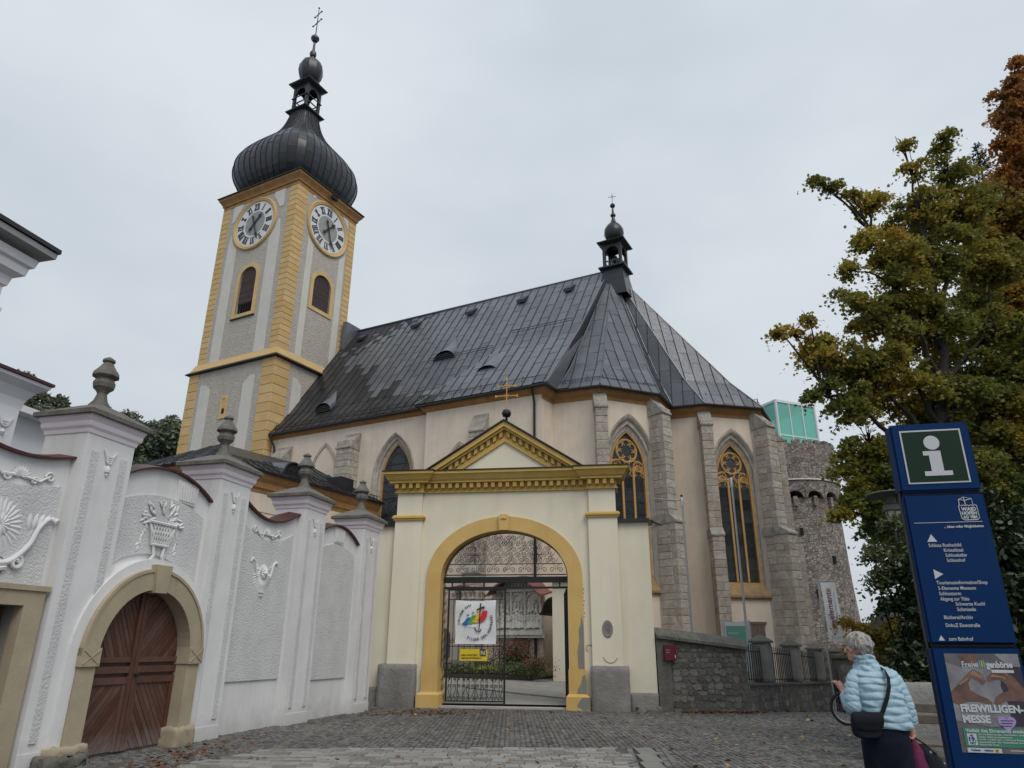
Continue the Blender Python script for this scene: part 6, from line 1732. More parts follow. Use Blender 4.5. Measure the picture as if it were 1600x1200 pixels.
limbs = [((10.7, 17.3, 6.3), (9.1, 17.0, 8.3)), ((10.9, 17.3, 6.9), (9.9, 17.1, 9.6)), ((11.3, 17.5, 8.2), (10.5, 17.2, 10.8)), ((11.6, 17.6, 9.2), (10.0, 17.1, 12.6)), ((10.3, 17.3, 4.6), (8.9, 17.0, 6.2)), ((10.3, 17.3, 4.9), (12.0, 17.9, 6.6)), ((11.2, 17.5, 7.8), (13.4, 18.2, 10.0)), ((11.65, 17.6, 9.6), (13.0, 17.8, 13.2)), ((11.7, 17.6, 10.4), (11.7, 17.4, 14.6)), ((10.25, 17.3, 4.4), (8.4, 16.8, 4.7)), ((10.5, 17.3, 5.7), (7.9, 16.7, 7.5)), ((10.9, 17.4, 7.0), (13.4, 18.2, 8.2))]
for i, (a, b) in enumerate(limbs): trunk.tube(curve(a, b, 8, .06, i), .085, 7, r1=.025)
ends = [Vector(b) for a, b in limbs] + [Vector(p) for p in T0[4:]]
allb = MAP_TOP + MAP_MID + MAP_LOW
for i, (x, y_, z, r) in enumerate(allb):
    c = Vector((x, y_, z)); s_ = min(ends, key=lambda e: (e - c).length + (1.5 if e.z > z + .5 else 0))
    trunk.tube(curve(s_, c, 6, .08, i + 50), .045, 5, r1=.012); twigs(trunk, c, r, s_, int(6 + 12 * r))
for a, b in (((8.6, 16.9, 8.6), (6.55, 16.5, 9.25)), ((10.0, 17.1, 12.6), (8.5, 17, 14.2)), ((8.3, 16.7, 7.7), (7.1, 16.5, 7.5)), ((11.7, 17.4, 14.6), (11.4, 17.3, 16.0)), ((12.9, 17.7, 14.6), (13.0, 17.5, 16.2)), ((11.8, 17.5, 13.4), (11.75, 17.3, 15.6))):
    trunk.tube(curve(a, b, 7, .05, 9), .03, 5, r1=.006)
trunk.build('trunk', m_bark, tr_, off, smooth=True)
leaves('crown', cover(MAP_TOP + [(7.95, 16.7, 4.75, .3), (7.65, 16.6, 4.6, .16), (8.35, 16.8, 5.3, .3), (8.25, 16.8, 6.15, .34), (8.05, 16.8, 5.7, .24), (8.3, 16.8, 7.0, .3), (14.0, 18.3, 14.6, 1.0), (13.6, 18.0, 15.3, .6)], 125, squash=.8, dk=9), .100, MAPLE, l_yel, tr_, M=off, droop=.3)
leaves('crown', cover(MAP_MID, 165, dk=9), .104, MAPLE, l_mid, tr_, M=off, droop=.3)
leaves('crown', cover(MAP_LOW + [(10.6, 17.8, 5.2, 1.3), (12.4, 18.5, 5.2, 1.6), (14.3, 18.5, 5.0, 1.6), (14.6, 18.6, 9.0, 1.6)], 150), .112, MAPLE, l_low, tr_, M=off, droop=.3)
t2 = empty('russet_tree', (18.2, 22.2, -.4), 0, 'tall russet and orange tree rising at the upper right corner', 'tree')
off = Matrix.Translation((-18.2, -22.2, .4)); tk = MB(); T1 = [(18.2, 22.2, -1), (18.2, 22.2, 5), (18.0, 22.1, 11), (18.4, 21.9, 17), (18.9, 21.3, 22)]
tk.tube(T1, .35, 9, r1=.05)
for i, (x, y_, z, r) in enumerate(RED_TOP + RED_LOW):
    c = Vector((x, y_, z)); s_ = Vector((18.2 + (z - 5) * .03, 22, max(3, z - 2.2))); tk.tube(curve(s_, c, 5, .05, i), .07, 5, r1=.02); twigs(tk, c, r, s_, int(3 + 4 * r))
tk.build('trunk', m_bark, t2, off, smooth=True)
leaves('crown', cover(RED_TOP, 80, dk=6), .135, MAPLE, l_red, t2, M=off, droop=.3)
leaves('crown', cover(RED_LOW, 80, dk=8), .14, MAPLE, l_ora, t2, M=off, droop=.3)
# conifer
cn = empty('blue_conifer', (21.4, 27.5, -.5), 0, 'dark blue grey conifer tip standing between the maple and the russet tree', 'tree')
P = []
tkc = MB().tube([(0, 0, 0), (.1, 0, 12), (.2, -.3, 24.4)], .35, 8, r1=.02)
for z in np.arange(11, 24.4, .32):
    Rr = .12 + (24.5 - z) * .30
    for k in range(int(5 + Rr * 4)):
        a = rng.uniform(0, 2 * PI); l_ = Rr * rng.uniform(.75, 1.1); tkc.tube([(.2, -.3, z), (.2 + math.cos(a) * l_, -.3 + math.sin(a) * l_, z + .12 * l_ - .15 * l_ * l_)], .02, 3, r1=.005)
        n = int(16 * l_) + 6; t = rng.uniform(.15, 1, n)
        q = np.stack([.2 + math.cos(a) * l_ * t, -.3 + math.sin(a) * l_ * t, z + .12 * l_ * t - .15 * (l_ * t) ** 2], 1) + rng.normal(size=(n, 3)) * .07
        P.append(q)
tkc.build('trunk', m_bark, cn); leaves('crown', np.concatenate(P), .22, np.array([(0, -.5), (.16, 0), (0, .5), (-.16, 0)]), l_con, cn)
# ivy-covered shrub and others
def bush(name, L_, label, cat, base, size, m, shape=OVAL, dens=150, sub=None):
    e_ = empty(name, (base[0], base[1], gh(base[0], base[1])), 0, label, cat); o_ = Matrix.Translation((-base[0], -base[1], -gh(base[0], base[1])))
    st_ = MB()
    for i, (x, y_, z, r) in enumerate(L_): st_.tube(curve((base[0], base[1], 0), (x, y_, z), 5, .05, i), .04, 5, r1=.01)
    st_.build('stem', m_bark, e_, o_); leaves('foliage', cover(L_, dens), size, shape, m, e_, M=o_)
    return e_
IVY = [(6.87, 13.0, 3.0, 0.39), (7.08, 13.0, 2.57, 0.51), (6.75, 13.0, 2.29, 0.38), (6.92, 13.0, 1.87, 0.5), (7.05, 13.0, 1.36, 0.49), (6.75, 13.0, 1.46, 0.33), (7.57, 13.3, 2.2, 0.57), (7.58, 13.3, 1.15, 0.55), (7.0, 13.1, .7, .5), (7.5, 13.2, .5, .5), (7.9, 13.4, 1.7, .6)]
IVY = [(x + .12, y_, z, r * .85) for x, y_, z, r in IVY]
bush('ivy_shrub', IVY, 'tall dark glossy ivy bush between the woman and the blue sign', 'bush', (7.2, 13.2), .11, l_ivy, dens=230)
bush('feathery_shrub', [(6.75, 13.3, 3.25, .32), (7.15, 13.5, 3.35, .45), (7.7, 13.6, 3.2, .5), (6.6, 13.2, 2.85, .28), (7.3, 13.5, 3.8, .35), (7.9, 13.8, 3.9, .45)], 'grey green feathery shrub growing over the ivy under the street lamp', 'bush', (7.4, 13.8), .09, l_bush, dens=200)
bush('broadleaf_shrub', [(8.0, 12.0, 2.75, 0.63), (8.38, 12.0, 2.16, 0.72), (8.82, 12.5, 3.02, 0.66), (7.77, 12.0, 1.76, 0.51), (8.14, 12.0, 1.2, 0.6), (7.95, 12.4, 2.37, 0.54), (9.11, 13.0, 3.76, 0.58), (8.3, 12.4, .6, .7), (8.6, 12.5, 3.6, .6), (8.2, 12.6, 4.2, .5), (9.3, 13, 2.4, .8), (9.3, 13, 1.4, .8)], 'dark broad-leaved shrub at the right edge behind the blue sign', 'bush', (8.3, 12.4), .14, l_ivy, dens=150)
bush('yellow_hedge', [(11.76, 26.0, 2.5, 0.36), (12.17, 26.0, 2.45, 0.49), (12.69, 26.0, 2.24, 0.49), (11.99, 26.0, 2.03, 0.44), (12.6, 26.0, 1.72, 0.44), (13.44, 26.5, 2.4, 0.5), (13.19, 26.0, 1.93, 0.53), (12.2, 26, 1.2, .5), (13.8, 26.3, 1.7, .6), (11.9, 26, 1.6, .4), (13.0, 26, 1.2, .6), (13.9, 26.5, 2.5, .5)], 'clipped yellow green hedge behind the head of the woman', 'hedge', (12.6, 26.2), .12, l_hedge, dens=120)
bush('back_tree', [(23 + rng.uniform(-1, 9), 36 + rng.uniform(-2, 3), z, 2.2) for z in (2, 4, 6, 8, 10, 12, 3, 5, 7, 9, 11, 13, 8, 10)], 'dark green tree mass far back behind the maple trunk', 'tree', (26, 36), .3, l_low, QUAD, 26)

# ================================================================== COURTYARD (church frame)
m_relief = mat('pale carved limestone', (.62, .60, .56), .9, (.46, .44, .41), 5, bump=.6, bscale=25, bdist=.01, stain=(.20, .19, .17), stain_amt=.6, stain_scale=3)
cr_f = empty('stone_relief', CH, CR, 'carved pale stone relief of figures under arches on the church wall seen through the gate', 'relief')
RX0, RX1 = 16.75, 18.95; RY = -.0
bk_ = MB().box(RX0, RX1, RY, .3, 2.35, 4.05).build('slab', m_relief, cr_f)
f_ = MB()
f_.box(RX0 - .10, RX1 + .12, RY - .16, .3, 2.14, 2.30).box(RX0 - .05, RX1 + .06, RY - .10, .3, 2.30, 2.38).box(RX0 - .06, RX1 + .08, RY - .12, .3, 4.02, 4.14)
for x in (RX0, RX0 + .70, RX0 + 1.42, RX1): f_.tube([(x, RY - .08, 2.38), (x, RY - .08, 4.02)], .055, 8)
for x0, w in ((RX0 + .35, .6), (RX0 + 1.06, .62), (RX0 + 1.81, .68)):
    f_.tube([(x0 + w / 2 * math.cos(t), RY - .06, 3.62 + w / 2 * math.sin(t)) for t in np.linspace(0, PI, 12)], .035, 6)
f_.fill([[(RX0 + .3, 4.14), (RX1 - .3, 4.14)] + [(17.85 + .85 * math.cos(t), 4.14 + .55 * math.sin(t)) for t in np.linspace(0.05, PI - .05, 12)]], RY, .3)
f_.build('frame', m_relief, cr_f)
fg_ = MB(); rr_ = random.Random(11)
def figure(x, z, h, lean=0):
    w = h * .17
    fg_.lathe([(w * 1.15, 0), (w * 1.0, h * .25), (w * .75, h * .5), (w * .95, h * .74), (w * .45, h * .82), (w * .25, h * .84)], 8, (x, RY - .05, z))
    fg_.lathe([(.01, -h * .085), (h * .06, -h * .03), (h * .065, h * .02), (.01, h * .08)], 8, (x + lean, RY - .10, z + h * .92))
    fg_.tube([(x - w * .9, RY - .09, z + h * .72), (x - w * 1.3, RY - .13, z + h * .55), (x - w * .2 + lean, RY - .16, z + h * .5)], h * .035, 5)
    fg_.tube([(x + w * .9, RY - .09, z + h * .72), (x + w * 1.2, RY - .13, z + h * .58), (x + w * .6, RY - .16, z + h * .42)], h * .035, 5)
    for k in range(3): fg_.tube([(x + w * (.5 * k - .5), RY - .05 - w * .8, z), (x + w * (.3 * k - .3), RY - .05 - w * .6, z + h * .5)], h * .015, 4)
for x0, w in ((RX0 + .35, .6), (RX0 + 1.06, .62), (RX0 + 1.81, .68)):
    for k in range(4): figure(x0 + w * (k - 1.5) * .23, 2.42 + .03 * (k % 2), rr_.uniform(.62, .82), rr_.uniform(-.03, .03))
    for k in range(3): figure(x0 + w * (k - 1) * .26, 3.12 + .06 * (k % 2), rr_.uniform(.42, .55), rr_.uniform(-.03, .03))
    fg_.tube([(x0 - .2, RY - .1, 3.2), (x0 + .2, RY - .1, 3.75)], .025, 5)
for k in range(9): figure(17.15 + k * .17, 4.18, .42 - .05 * abs(k - 4) * .8)
fg_.build('figures', m_relief, cr_f, smooth=45, kind='stuff')
cn_ = MB(); rings = []
for i in range(17):
    x = 16.35 + 3.1 * i / 16; u = (x - 17.85) / 1.5; z = 3.98 + .62 * max(0, math.cos(u * PI / 1.9)) ** 1.0 - (.12 if abs(u) > .75 else 0)
    rings.append([(x, -.75, z - .10), (x, .35, z + .12), (x, .35, z + .18), (x, -.75, z - .03)])
m_cop2 = mat('faded red sheet canopy', (.20, .075, .06), .6, (.14, .055, .045), 3, bump=.2)
cn_.loft(rings, True, True, True); cn_.build('canopy', m_cop2, cr_f)
MB().box(RX0 - .2, RX1 + .2, -.1, .3, 2.02, 2.14).build('shelf', m_relief, cr_f)
mt_ = empty('red_marble_slab', CH, CR, 'worn red marble grave slab leaning against the wall below the stone relief', 'slab')
MB().box(17.45, 18.2, .16, .28, .45, 2.0).box(17.52, 18.13, .14, .165, .5, 1.93).build('slab', mat('worn red marble', (.33, .165, .125), .6, (.22, .12, .10), 3, bump=.5, bscale=12, stain=(.36, .30, .26), stain_amt=.6, stain_scale=2), mt_)
n2 = empty('small_niche', CH, CR, 'dark stone niche under a small red canopy on the church wall left of the relief', 'niche')
MB().box(14.5, 15.5, -.12, .3, 3.2, 4.2).build('stone', m_stone, n2); MB().box(14.65, 15.35, -.14, -.1, 3.3, 4.1).build('recess', m_darkstone, n2)
MB().loft([[(x, -.6, 4.22 + h), (x, .3, 4.38 + h), (x, .3, 4.45 + h), (x, -.6, 4.28 + h)] for x, h in ((14.2, -.08), (14.6, .04), (15.0, .08), (15.4, .04), (15.8, -.08))], True, True, True).build('canopy', m_cop2, n2)
ws = empty('wall_tablet', CH, CR, 'small dark grave tablet on the church wall behind the left gate leaf', 'tablet')
MB().fill([roundarch(13.6, .7, 1.2, 2.1)], .1, .3).build('tablet', m_darkstone, ws)
po = empty('side_porch', CH, CR, 'cream side porch with a dark curved canopy behind the open gate leaf', 'porch')
MB().box(20.25, 22.2, -1.6, 1.4, -.3, 4.25).build('wall', m_creamdado, po); MB().box(20.15, 22.3, -1.8, 1.4, 4.25, 4.4).build('roof', m_seam, po)
MB().loft([[(20.25 - d, -1.5, z), (20.25 - d, .5, z), (20.25 - d, .5, z + .05), (20.25 - d, -1.5, z + .05)] for d, z in ((0, 3.62), (.25, 3.55), (.45, 3.35), (.58, 3.0), (.68, 2.92))], True, True, True).build('canopy', m_gutter, po)
# flower bed
bd = MB().fillz([[(12.6, -2.3), (19.4, -2.1), (19.4, .2), (12.6, .2)]], .3, .52).build('flower_bed', mat('dark bed soil', (.05, .04, .03), .95), kind='structure'); bd.matrix_world = Matrix.Translation(CH) @ Matrix.Rotation(CR, 4, 'Z')
def plant(label, cx_, cy_, r, h, m, size, n, cat='plant', m2=None, name='garden_plant'):
    n = int(n * 2.0); size *= 1.1; e_ = empty(name, CH, CR, label, cat); P = rng.normal(size=(n, 3)) * np.array([r * .45, r * .3, h * .26]) + np.array([cx_, cy_, .5 + h * .5]); P = P[P[:, 2] > .45]
    o_ = leaves('foliage', P, size, OVAL, m, e_)
    if m2:
        P = rng.normal(size=(n // 4, 3)) * np.array([r * .5, r * .3, h * .15]) + np.array([cx_, cy_ - .15, .5 + h * .8]); leaves('blossom', P, size * .8, OVAL, m2, e_)
l_gard = leaf_mat('garden greens', [(0, (.03, .05, .016)), (.5, (.07, .10, .03)), (1, (.16, .18, .06))], 1.5, trans=.2)
l_garg = leaf_mat('grey green ground cover', [(0, (.05, .07, .035)), (.5, (.12, .15, .07)), (1, (.2, .22, .12))], 1.5, trans=.2)
l_purp = leaf_mat('purple blossoms', [(0, (.06, .03, .14)), (.5, (.14, .09, .26)), (1, (.25, .2, .36))], 2); l_crim = leaf_mat('crimson blossoms', [(0, (.10, .01, .02)), (.5, (.24, .02, .05)), (1, (.35, .06, .12))], 2); l_yb = leaf_mat('yellow blossoms', [(0, (.5, .4, .03)), (1, (.6, .5, .08))], 2)
for i, (x, y_, r, h, m, m2, la, n) in enumerate([(13.3, -1.2, 1.0, .45, l_gard, l_purp, 'low purple flowering plant at the left end of the courtyard bed', 900), (14.5, -1.1, .9, .5, l_gard, l_purp, 'purple and green plant second from left in the courtyard bed', 900), (15.7, -1.5, 1.0, .45, l_garg, None, 'pale grey green mound spilling from the middle of the bed', 1100), (16.4, -.7, .8, .7, l_gard, None, 'green perennial clump in front of the stone relief', 800),
      (18.0, -.9, .95, 1.25, l_gard, l_crim, 'tallest bushy green plant in the bed with dark flower heads', 1800), (18.6, -1.7, 1.1, .5, l_garg, None, 'pale green mound at the right end of the bed', 1300), (17.1, -1.5, .7, .35, l_garg, l_yb, 'low mound with a few yellow flowers in the bed', 600), (19.9, -2.3, .6, .7, l_gard, l_crim, 'crimson flowering plant beside the open gate leaf', 700)]):
    plant(la, x, y_, r, h, m, .075, n, 'plant', m2)
# more leaf litter
def litter(name, pts, size, m, lab=None):
    n = len(pts); k = len(MAPLE); V = np.empty((n, k, 3)); a = rng.uniform(0, 2 * PI, n); s_ = size * rng.uniform(.6, 1.2, n)
    ti = rng.normal(size=(n, 2)) * .25
    for i, (x, y_) in enumerate(MAPLE):
        dx = (x * np.cos(a) - y_ * np.sin(a)) * s_; dy = (x * np.sin(a) + y_ * np.cos(a)) * s_
        V[:, i, 0] = pts[:, 0] + dx; V[:, i, 1] = pts[:, 1] + dy; V[:, i, 2] = pts[:, 2] + .012 + np.abs(ti[:, 0]) * .03 + dx * ti[:, 0] + dy * ti[:, 1]
    me = bpy.data.meshes.new(name); me.from_pydata(V.reshape(-1, 3).tolist(), [], np.arange(n * k).reshape(n, k).tolist()); me.materials.append(m); return link(name, me, kind='stuff')
l_lit = leaf_mat('fallen brown leaves', [(0, (.06, .025, .012)), (.4, (.12, .05, .025)), (.8, (.20, .09, .03)), (1, (.45, .30, .06))], 2, trans=.05)
l_lity = leaf_mat('fallen yellow leaves', [(0, (.20, .13, .05)), (.5, (.35, .24, .06)), (1, (.55, .42, .10))], 2, trans=.05)
pt = []
for _ in range(1100):
    x = rng.uniform(4.6, 11.5); pt.append((x, 21.05 - abs(rng.normal()) * .22 if x < 6.6 else 21.15 + (x - 6.6) * 1.45 - abs(rng.normal()) * .25, 0))
for _ in range(420): pt.append((rng.normal() * .9 - 2.3, 20.2 + rng.normal() * .55, 0))
for _ in range(160): pt.append((-5.05 + rng.normal() * .25, 12.3 + rng.normal() * .9, 0))
for _ in range(260): pt.append((rng.uniform(-5, 8), rng.uniform(10.5, 21), 0))
pt = np.array([(x, y_, gh(x, y_)) for x, y_, _ in pt if not (x < wallx(y_) + .15)])
litter('fallen_leaves', pt, .075, l_lit)
pt = np.array([(x, y_, gh(x, y_)) for x, y_ in zip(rng.uniform(-1, 9, 70), rng.uniform(11, 20.5, 70))]); litter('yellow_fallen_leaves', pt, .10, l_lity)
# ================================================================== BLUE INFORMATION PYLON
py_ = empty('information_pylon', (4.04, 7.22, -.1), R(90 - 102.5), 'tall dark blue information pylon with a green i sign and poster at right', 'sign')
zo = .1
def bevbox(nm, x0, x1, y0, y1, z0, z1, m, parent, bv=.012, M=None, seg=2):
    me = bpy.data.meshes.new(nm); bm = bmesh.new(); bmesh.ops.create_cube(bm, size=1)
    for v in bm.verts: v.co = Vector((x0 + (v.co.x + .5) * (x1 - x0), y0 + (v.co.y + .5) * (y1 - y0), z0 + (v.co.z + .5) * (z1 - z0)))
    bmesh.ops.bevel(bm, geom=bm.edges[:], offset=bv, segments=seg, affect='EDGES'); bm.to_mesh(me); bm.free(); me.materials.append(m)
    return link(nm, me, None, parent, M)
PW_ = .745
bevbox('upper_panel', -.035, PW_ - .03, -.012, .19, 3.12 + zo, 3.84 + zo, m_blue, py_, .02)
bevbox('middle_panel', -.025, PW_ - .02, 0, .18, 1.655 + zo, 3.10 + zo, m_blue, py_, .02)
bevbox('lower_panel', -.03, PW_ - .015, 0, .18, .12 + zo, 1.64 + zo, m_blue, py_, .02)
MB().box(-.01, PW_ - .04, .02, .16, 0, 3.7 + zo).build('inner_post', m_black, py_)
MB().box(-.030, -.024, .06, .12, .2 + zo, 3.7 + zo).build('side_channel', m_seam, py_)
gs = MB().fill([rect(.05, .628, 3.20 + zo, 3.765 + zo)], -.019, -.012).build('white_border', m_signw, py_)
MB().fill([rect(.066, .612, 3.216 + zo, 3.749 + zo)], -.022, -.0195).build('green_field', m_green, py_)
i_ = MB().fill([circ(.335, 3.625 + zo, .075, 28)], -.026, -.0225)
i_.fill([[(.235, 3.537 + zo), (.235, 3.492 + zo), (.287, 3.492 + zo), (.287, 3.325 + zo), (.218, 3.325 + zo), (.218, 3.278 + zo), (.478, 3.278 + zo), (.478, 3.325 + zo), (.402, 3.325 + zo), (.402, 3.537 + zo)]], -.026, -.0225)
i_.build('letter_i', m_signw, py_)
def fit(s_, x0, x1, z, size, m=None, par=None, y_=-.004, align=0, bold=.0004, name='lettering'):
    o_ = text_obj(s_, size, m or m_signw, par or py_, 0, y_, z + zo, .002, 'LEFT', bold=bold, name=name)
    w = max(v.co.x for v in o_.data.vertices) - min(v.co.x for v in o_.data.vertices); l_ = min(v.co.x for v in o_.data.vertices)
    k = (x1 - x0) / w
    o_.matrix_local = Matrix.Translation((x0 - l_ * k, y_, z + zo)) @ Matrix.Rotation(R(90), 4, 'X') @ Matrix.Diagonal((k, 1, 1, 1)); return o_
for s_, x0, x1, z in (('Schloss Rothschild', .127, .42, 2.566), ('Kristallsaal', .256, .428, 2.517), ('Schlosskeller', .262, .455, 2.468), ('Schlosshof', .265, .429, 2.419), ('Tourismusinformation/Shop', .132, .58, 2.207), ('5-Elemente Museum', .138, .468, 2.155), ('Schlossturm', .138, .33, 2.105), ('Abgang zur Ybbs', .138, .392, 2.055), ('Schwarze Kuchl', .265, .517, 2.008), ('Schmiede', .268, .43, 1.958), ('Bücherei/Archiv', .14, .391, 1.885), ('DokuZ Eisenstraße', .142, .436, 1.813), ('zum Bahnhof', .145, .355, 1.69)):
    fit(s_, x0, x1, z, .047)
fit('... leben voller Möglichkeiten', .30, .656, 2.750, .034, bold=.001)
MB().fill([rect(.033, .656, 2.803 + zo, 2.808 + zo)], -.004, 0).build('white_line', m_signw, py_)
ar = MB().fill([[(.123, 2.617 + zo), (.213, 2.617 + zo), (.168, 2.692 + zo)]], -.004, 0).build('arrow', m_signw, py_)
MB().fill([[(.128, 2.258 + zo), (.208, 2.304 + zo), (.128, 2.350 + zo)]], -.004, 0).build('arrow', m_signw, py_)
MB().fill([[(.055, 1.69 + zo), (.110, 1.69 + zo), (.082, 1.737 + zo)]], -.004, 0).build('arrow', m_signw, py_)
lg = MB()                                               # town emblem: a walled town outline with a glass cube above
def ln_(P, r=.0045, cl=False): lg.tube([(x, -.004, z + zo) for x, z in P], r, 4, cl)
ln_([(.468, 2.965), (.478, 2.84), (.50, 2.822), (.615, 2.822), (.638, 2.84), (.632, 2.965)]); ln_([(.468, 2.965), (.488, 2.972), (.50, 2.962), (.515, 2.974), (.53, 2.962), (.548, 2.974), (.565, 2.962), (.582, 2.974), (.60, 2.962), (.616, 2.974), (.632, 2.965)])
ln_([(.478, 2.972), (.482, 3.03), (.53, 3.052), (.60, 3.035), (.602, 2.972)]); ln_([(.53, 3.052), (.533, 2.972)]); ln_([(.482, 3.03), (.535, 3.018), (.60, 3.035)]); ln_([(.535, 3.018), (.534, 2.975)])
lg.build('town_emblem', m_signw, py_)
fit('WAID', .487, .622, 2.915, .050, bold=.0022); fit('HOFEN', .487, .622, 2.876, .044, bold=.002); fit('A/D YBBS', .49, .62, 2.838, .040, bold=.0018)
# poster
po_ = empty('event_poster', (4.04, 7.22, -.1), R(90 - 102.5), 'poster of two hands forming a heart on the lower part of the blue pylon', 'poster')
p_bg = mat('poster picture ground', (.15, .145, .155), .5, (.075, .07, .085), 3.5); p_dark = flat('poster dark cloth', (.030, .024, .042), .5); p_light = mat('poster pale shirt', (.25, .26, .27), .5, (.14, .14, .165), 6)
p_skin = mat('poster skin tone', (.19, .10, .075), .5, (.09, .045, .038), 9); p_skin2 = flat('poster skin light', (.28, .17, .135), .5); p_grn = flat('poster green', (.04, .22, .13), .5); p_lil = flat('poster lilac', (.36, .26, .52), .5)
X0, X1, Z0, Z1 = .075, .70, .735, 1.575
def pl_(P, y0, m, nm): return MB().fill([[(x, z + zo) for x, z in P]], y0, y0 + .0012).build(nm, m, po_)
MB().box(X0, X1, -.003, -.0005, Z0 + zo, Z1 + zo).build('paper', p_bg, po_)
pl_([(X0, 1.0), (.20, .98), (.36, .95), (.52, .97), (.54, 1.15), (.50, 1.35), (.44, 1.5), (.30, 1.5), (.2, 1.45), (X0, 1.5)], -.0045, p_light, 'shirt_picture')
pl_([(.54, .96), (X1, .96), (X1, 1.5), (.55, 1.42), (.50, 1.3), (.53, 1.15)], -.0048, p_dark, 'dark_cloth_picture')
pl_([(.19, 1.575), (.35, 1.575), (.34, 1.50), (.27, 1.46), (.22, 1.49)], -.0055, p_skin, 'neck_picture')
pl_([(X0, 1.15), (X0, 1.24), (.16, 1.32), (.24, 1.40), (.30, 1.44), (.36, 1.40), (.385, 1.33), (.35, 1.30), (.32, 1.34), (.27, 1.36), (.235, 1.32), (.24, 1.26), (.30, 1.22), (.37, 1.19), (.405, 1.155), (.39, 1.13), (.30, 1.16), (.2, 1.16), (.12, 1.13)], -.0062, p_skin, 'left_hand_picture')
pl_([(X1, 1.16), (X1, 1.26), (.62, 1.38), (.55, 1.42), (.46, 1.42), (.40, 1.37), (.41, 1.33), (.46, 1.35), (.51, 1.35), (.55, 1.31), (.56, 1.26), (.50, 1.24), (.44, 1.20), (.415, 1.15), (.44, 1.13), (.52, 1.17), (.62, 1.17)], -.0064, p_skin, 'right_hand_picture')
for q, P in enumerate(([(.16, 1.30), (.25, 1.355), (.235, 1.365), (.155, 1.315)], [(.26, 1.40), (.35, 1.36), (.37, 1.34), (.355, 1.385), (.30, 1.43)], [(.43, 1.375), (.53, 1.37), (.56, 1.345), (.55, 1.375), (.45, 1.395)], [(.46, 1.42), (.56, 1.405), (.58, 1.38), (.57, 1.42), (.5, 1.44)])): pl_(P, -.0072, p_skin2, 'finger_highlight')
pl_([(.50, 1.575), (X1, 1.575), (X1, 1.46), (.60, 1.47), (.54, 1.53)], -.0056, p_light, 'grey_corner')
fit('Freiw', .21, .35, 1.455, .075, par=po_, y_=-.009, bold=.001); fit('genbörse', .415, .635, 1.455, .075, par=po_, y_=-.009, bold=.003)
for k, c_ in enumerate(((.10, .30, .45), (.6, .35, .05), (.15, .4, .2))): MB().box(.358 + k * .017, .369 + k * .017, -.010, -.008, 1.455 + zo, 1.515 + zo).build('colour_stripe', flat('poster stripe %s' % ('blue', 'orange', 'green')[k], c_), po_)
MB().box(.45, .635, -.009, -.007, 1.41 + zo, 1.435 + zo).build('white_tab', m_signw, po_)
fit('FREIWILLIGEN-', .13, .645, 1.075, .085, par=po_, y_=-.009, bold=.004, name='title'); fit('MESSE', .13, .36, .985, .085, par=po_, y_=-.009, bold=.004, name='title')
hp_ = [(.49 + .075 * (math.sin(t) ** 3), .985 + .065 * (13 * math.cos(t) - 5 * math.cos(2 * t) - 2 * math.cos(3 * t) - math.cos(4 * t)) / 14) for t in np.linspace(0, 2 * PI, 30)[:-1]]
pl_(hp_, -.0085, p_lil, 'lilac_heart')
for k in range(3): MB().box(.44, .54 - .01 * k, -.0105, -.0087, 1.003 - k * .022 + zo, 1.009 - k * .022 + zo).build('heart_line', p_dark, po_)
pl_([(.115, .785), (X1, .785), (X1, .94), (.115, .94)], -.0075, p_grn, 'green_band')
fit('Vielfalt des Ehrenamts entdecken', .13, .69, .905, .040, par=po_, y_=-.010, bold=.001)
MB().box(.138, .215, -.0095, -.008, .798 + zo, .893 + zo).build('date_box', m_signw, po_)
fit('SO', .163, .188, .870, .022, m_nblue, po_, -.0105, bold=.001); fit('19.', .148, .208, .833, .045, m_nblue, po_, -.0105, bold=.002); fit('OKT', .152, .200, .806, .026, m_nblue, po_, -.0105, bold=.001)
for k, s_ in enumerate(('mit Aufführungen, Vorträgen und', 'vielen Mitmachstationen', '10.00–16.00 Uhr | Schloss Rothschild', 'Ausstellung für freiwilliges Engagement', 'Eintritt frei')): fit(s_, .228, .228 + .012 * len(s_), .882 - k * .021, .019, par=po_, y_=-.0095, bold=.0004)
MB().box(.12, .40, -.0085, -.007, .738 + zo, .776 + zo).build('logo_strip', m_signw, po_)
fit('Waidhofen', .15, .225, .752, .02, m_nblue, po_, -.0105); fit('Raiffeisen', .26, .33, .752, .02, m_nblue, po_, -.0105)
MB().box(.345, .375, -.010, -.0087, .744 + zo, .770 + zo).build('yellow_square', m_yells, po_); x_ = MB().tube([(.35, -.0105, .748 + zo), (.37, -.0105, .766 + zo)], .003, 4).tube([(.37, -.0108, .748 + zo), (.35, -.0108, .766 + zo)], .003, 4); x_.build('cross_mark', m_ink, po_)
MB().box(.47, .68, -.0045, -.003, .757 + zo, .763 + zo).build('small_print', m_signw, po_)

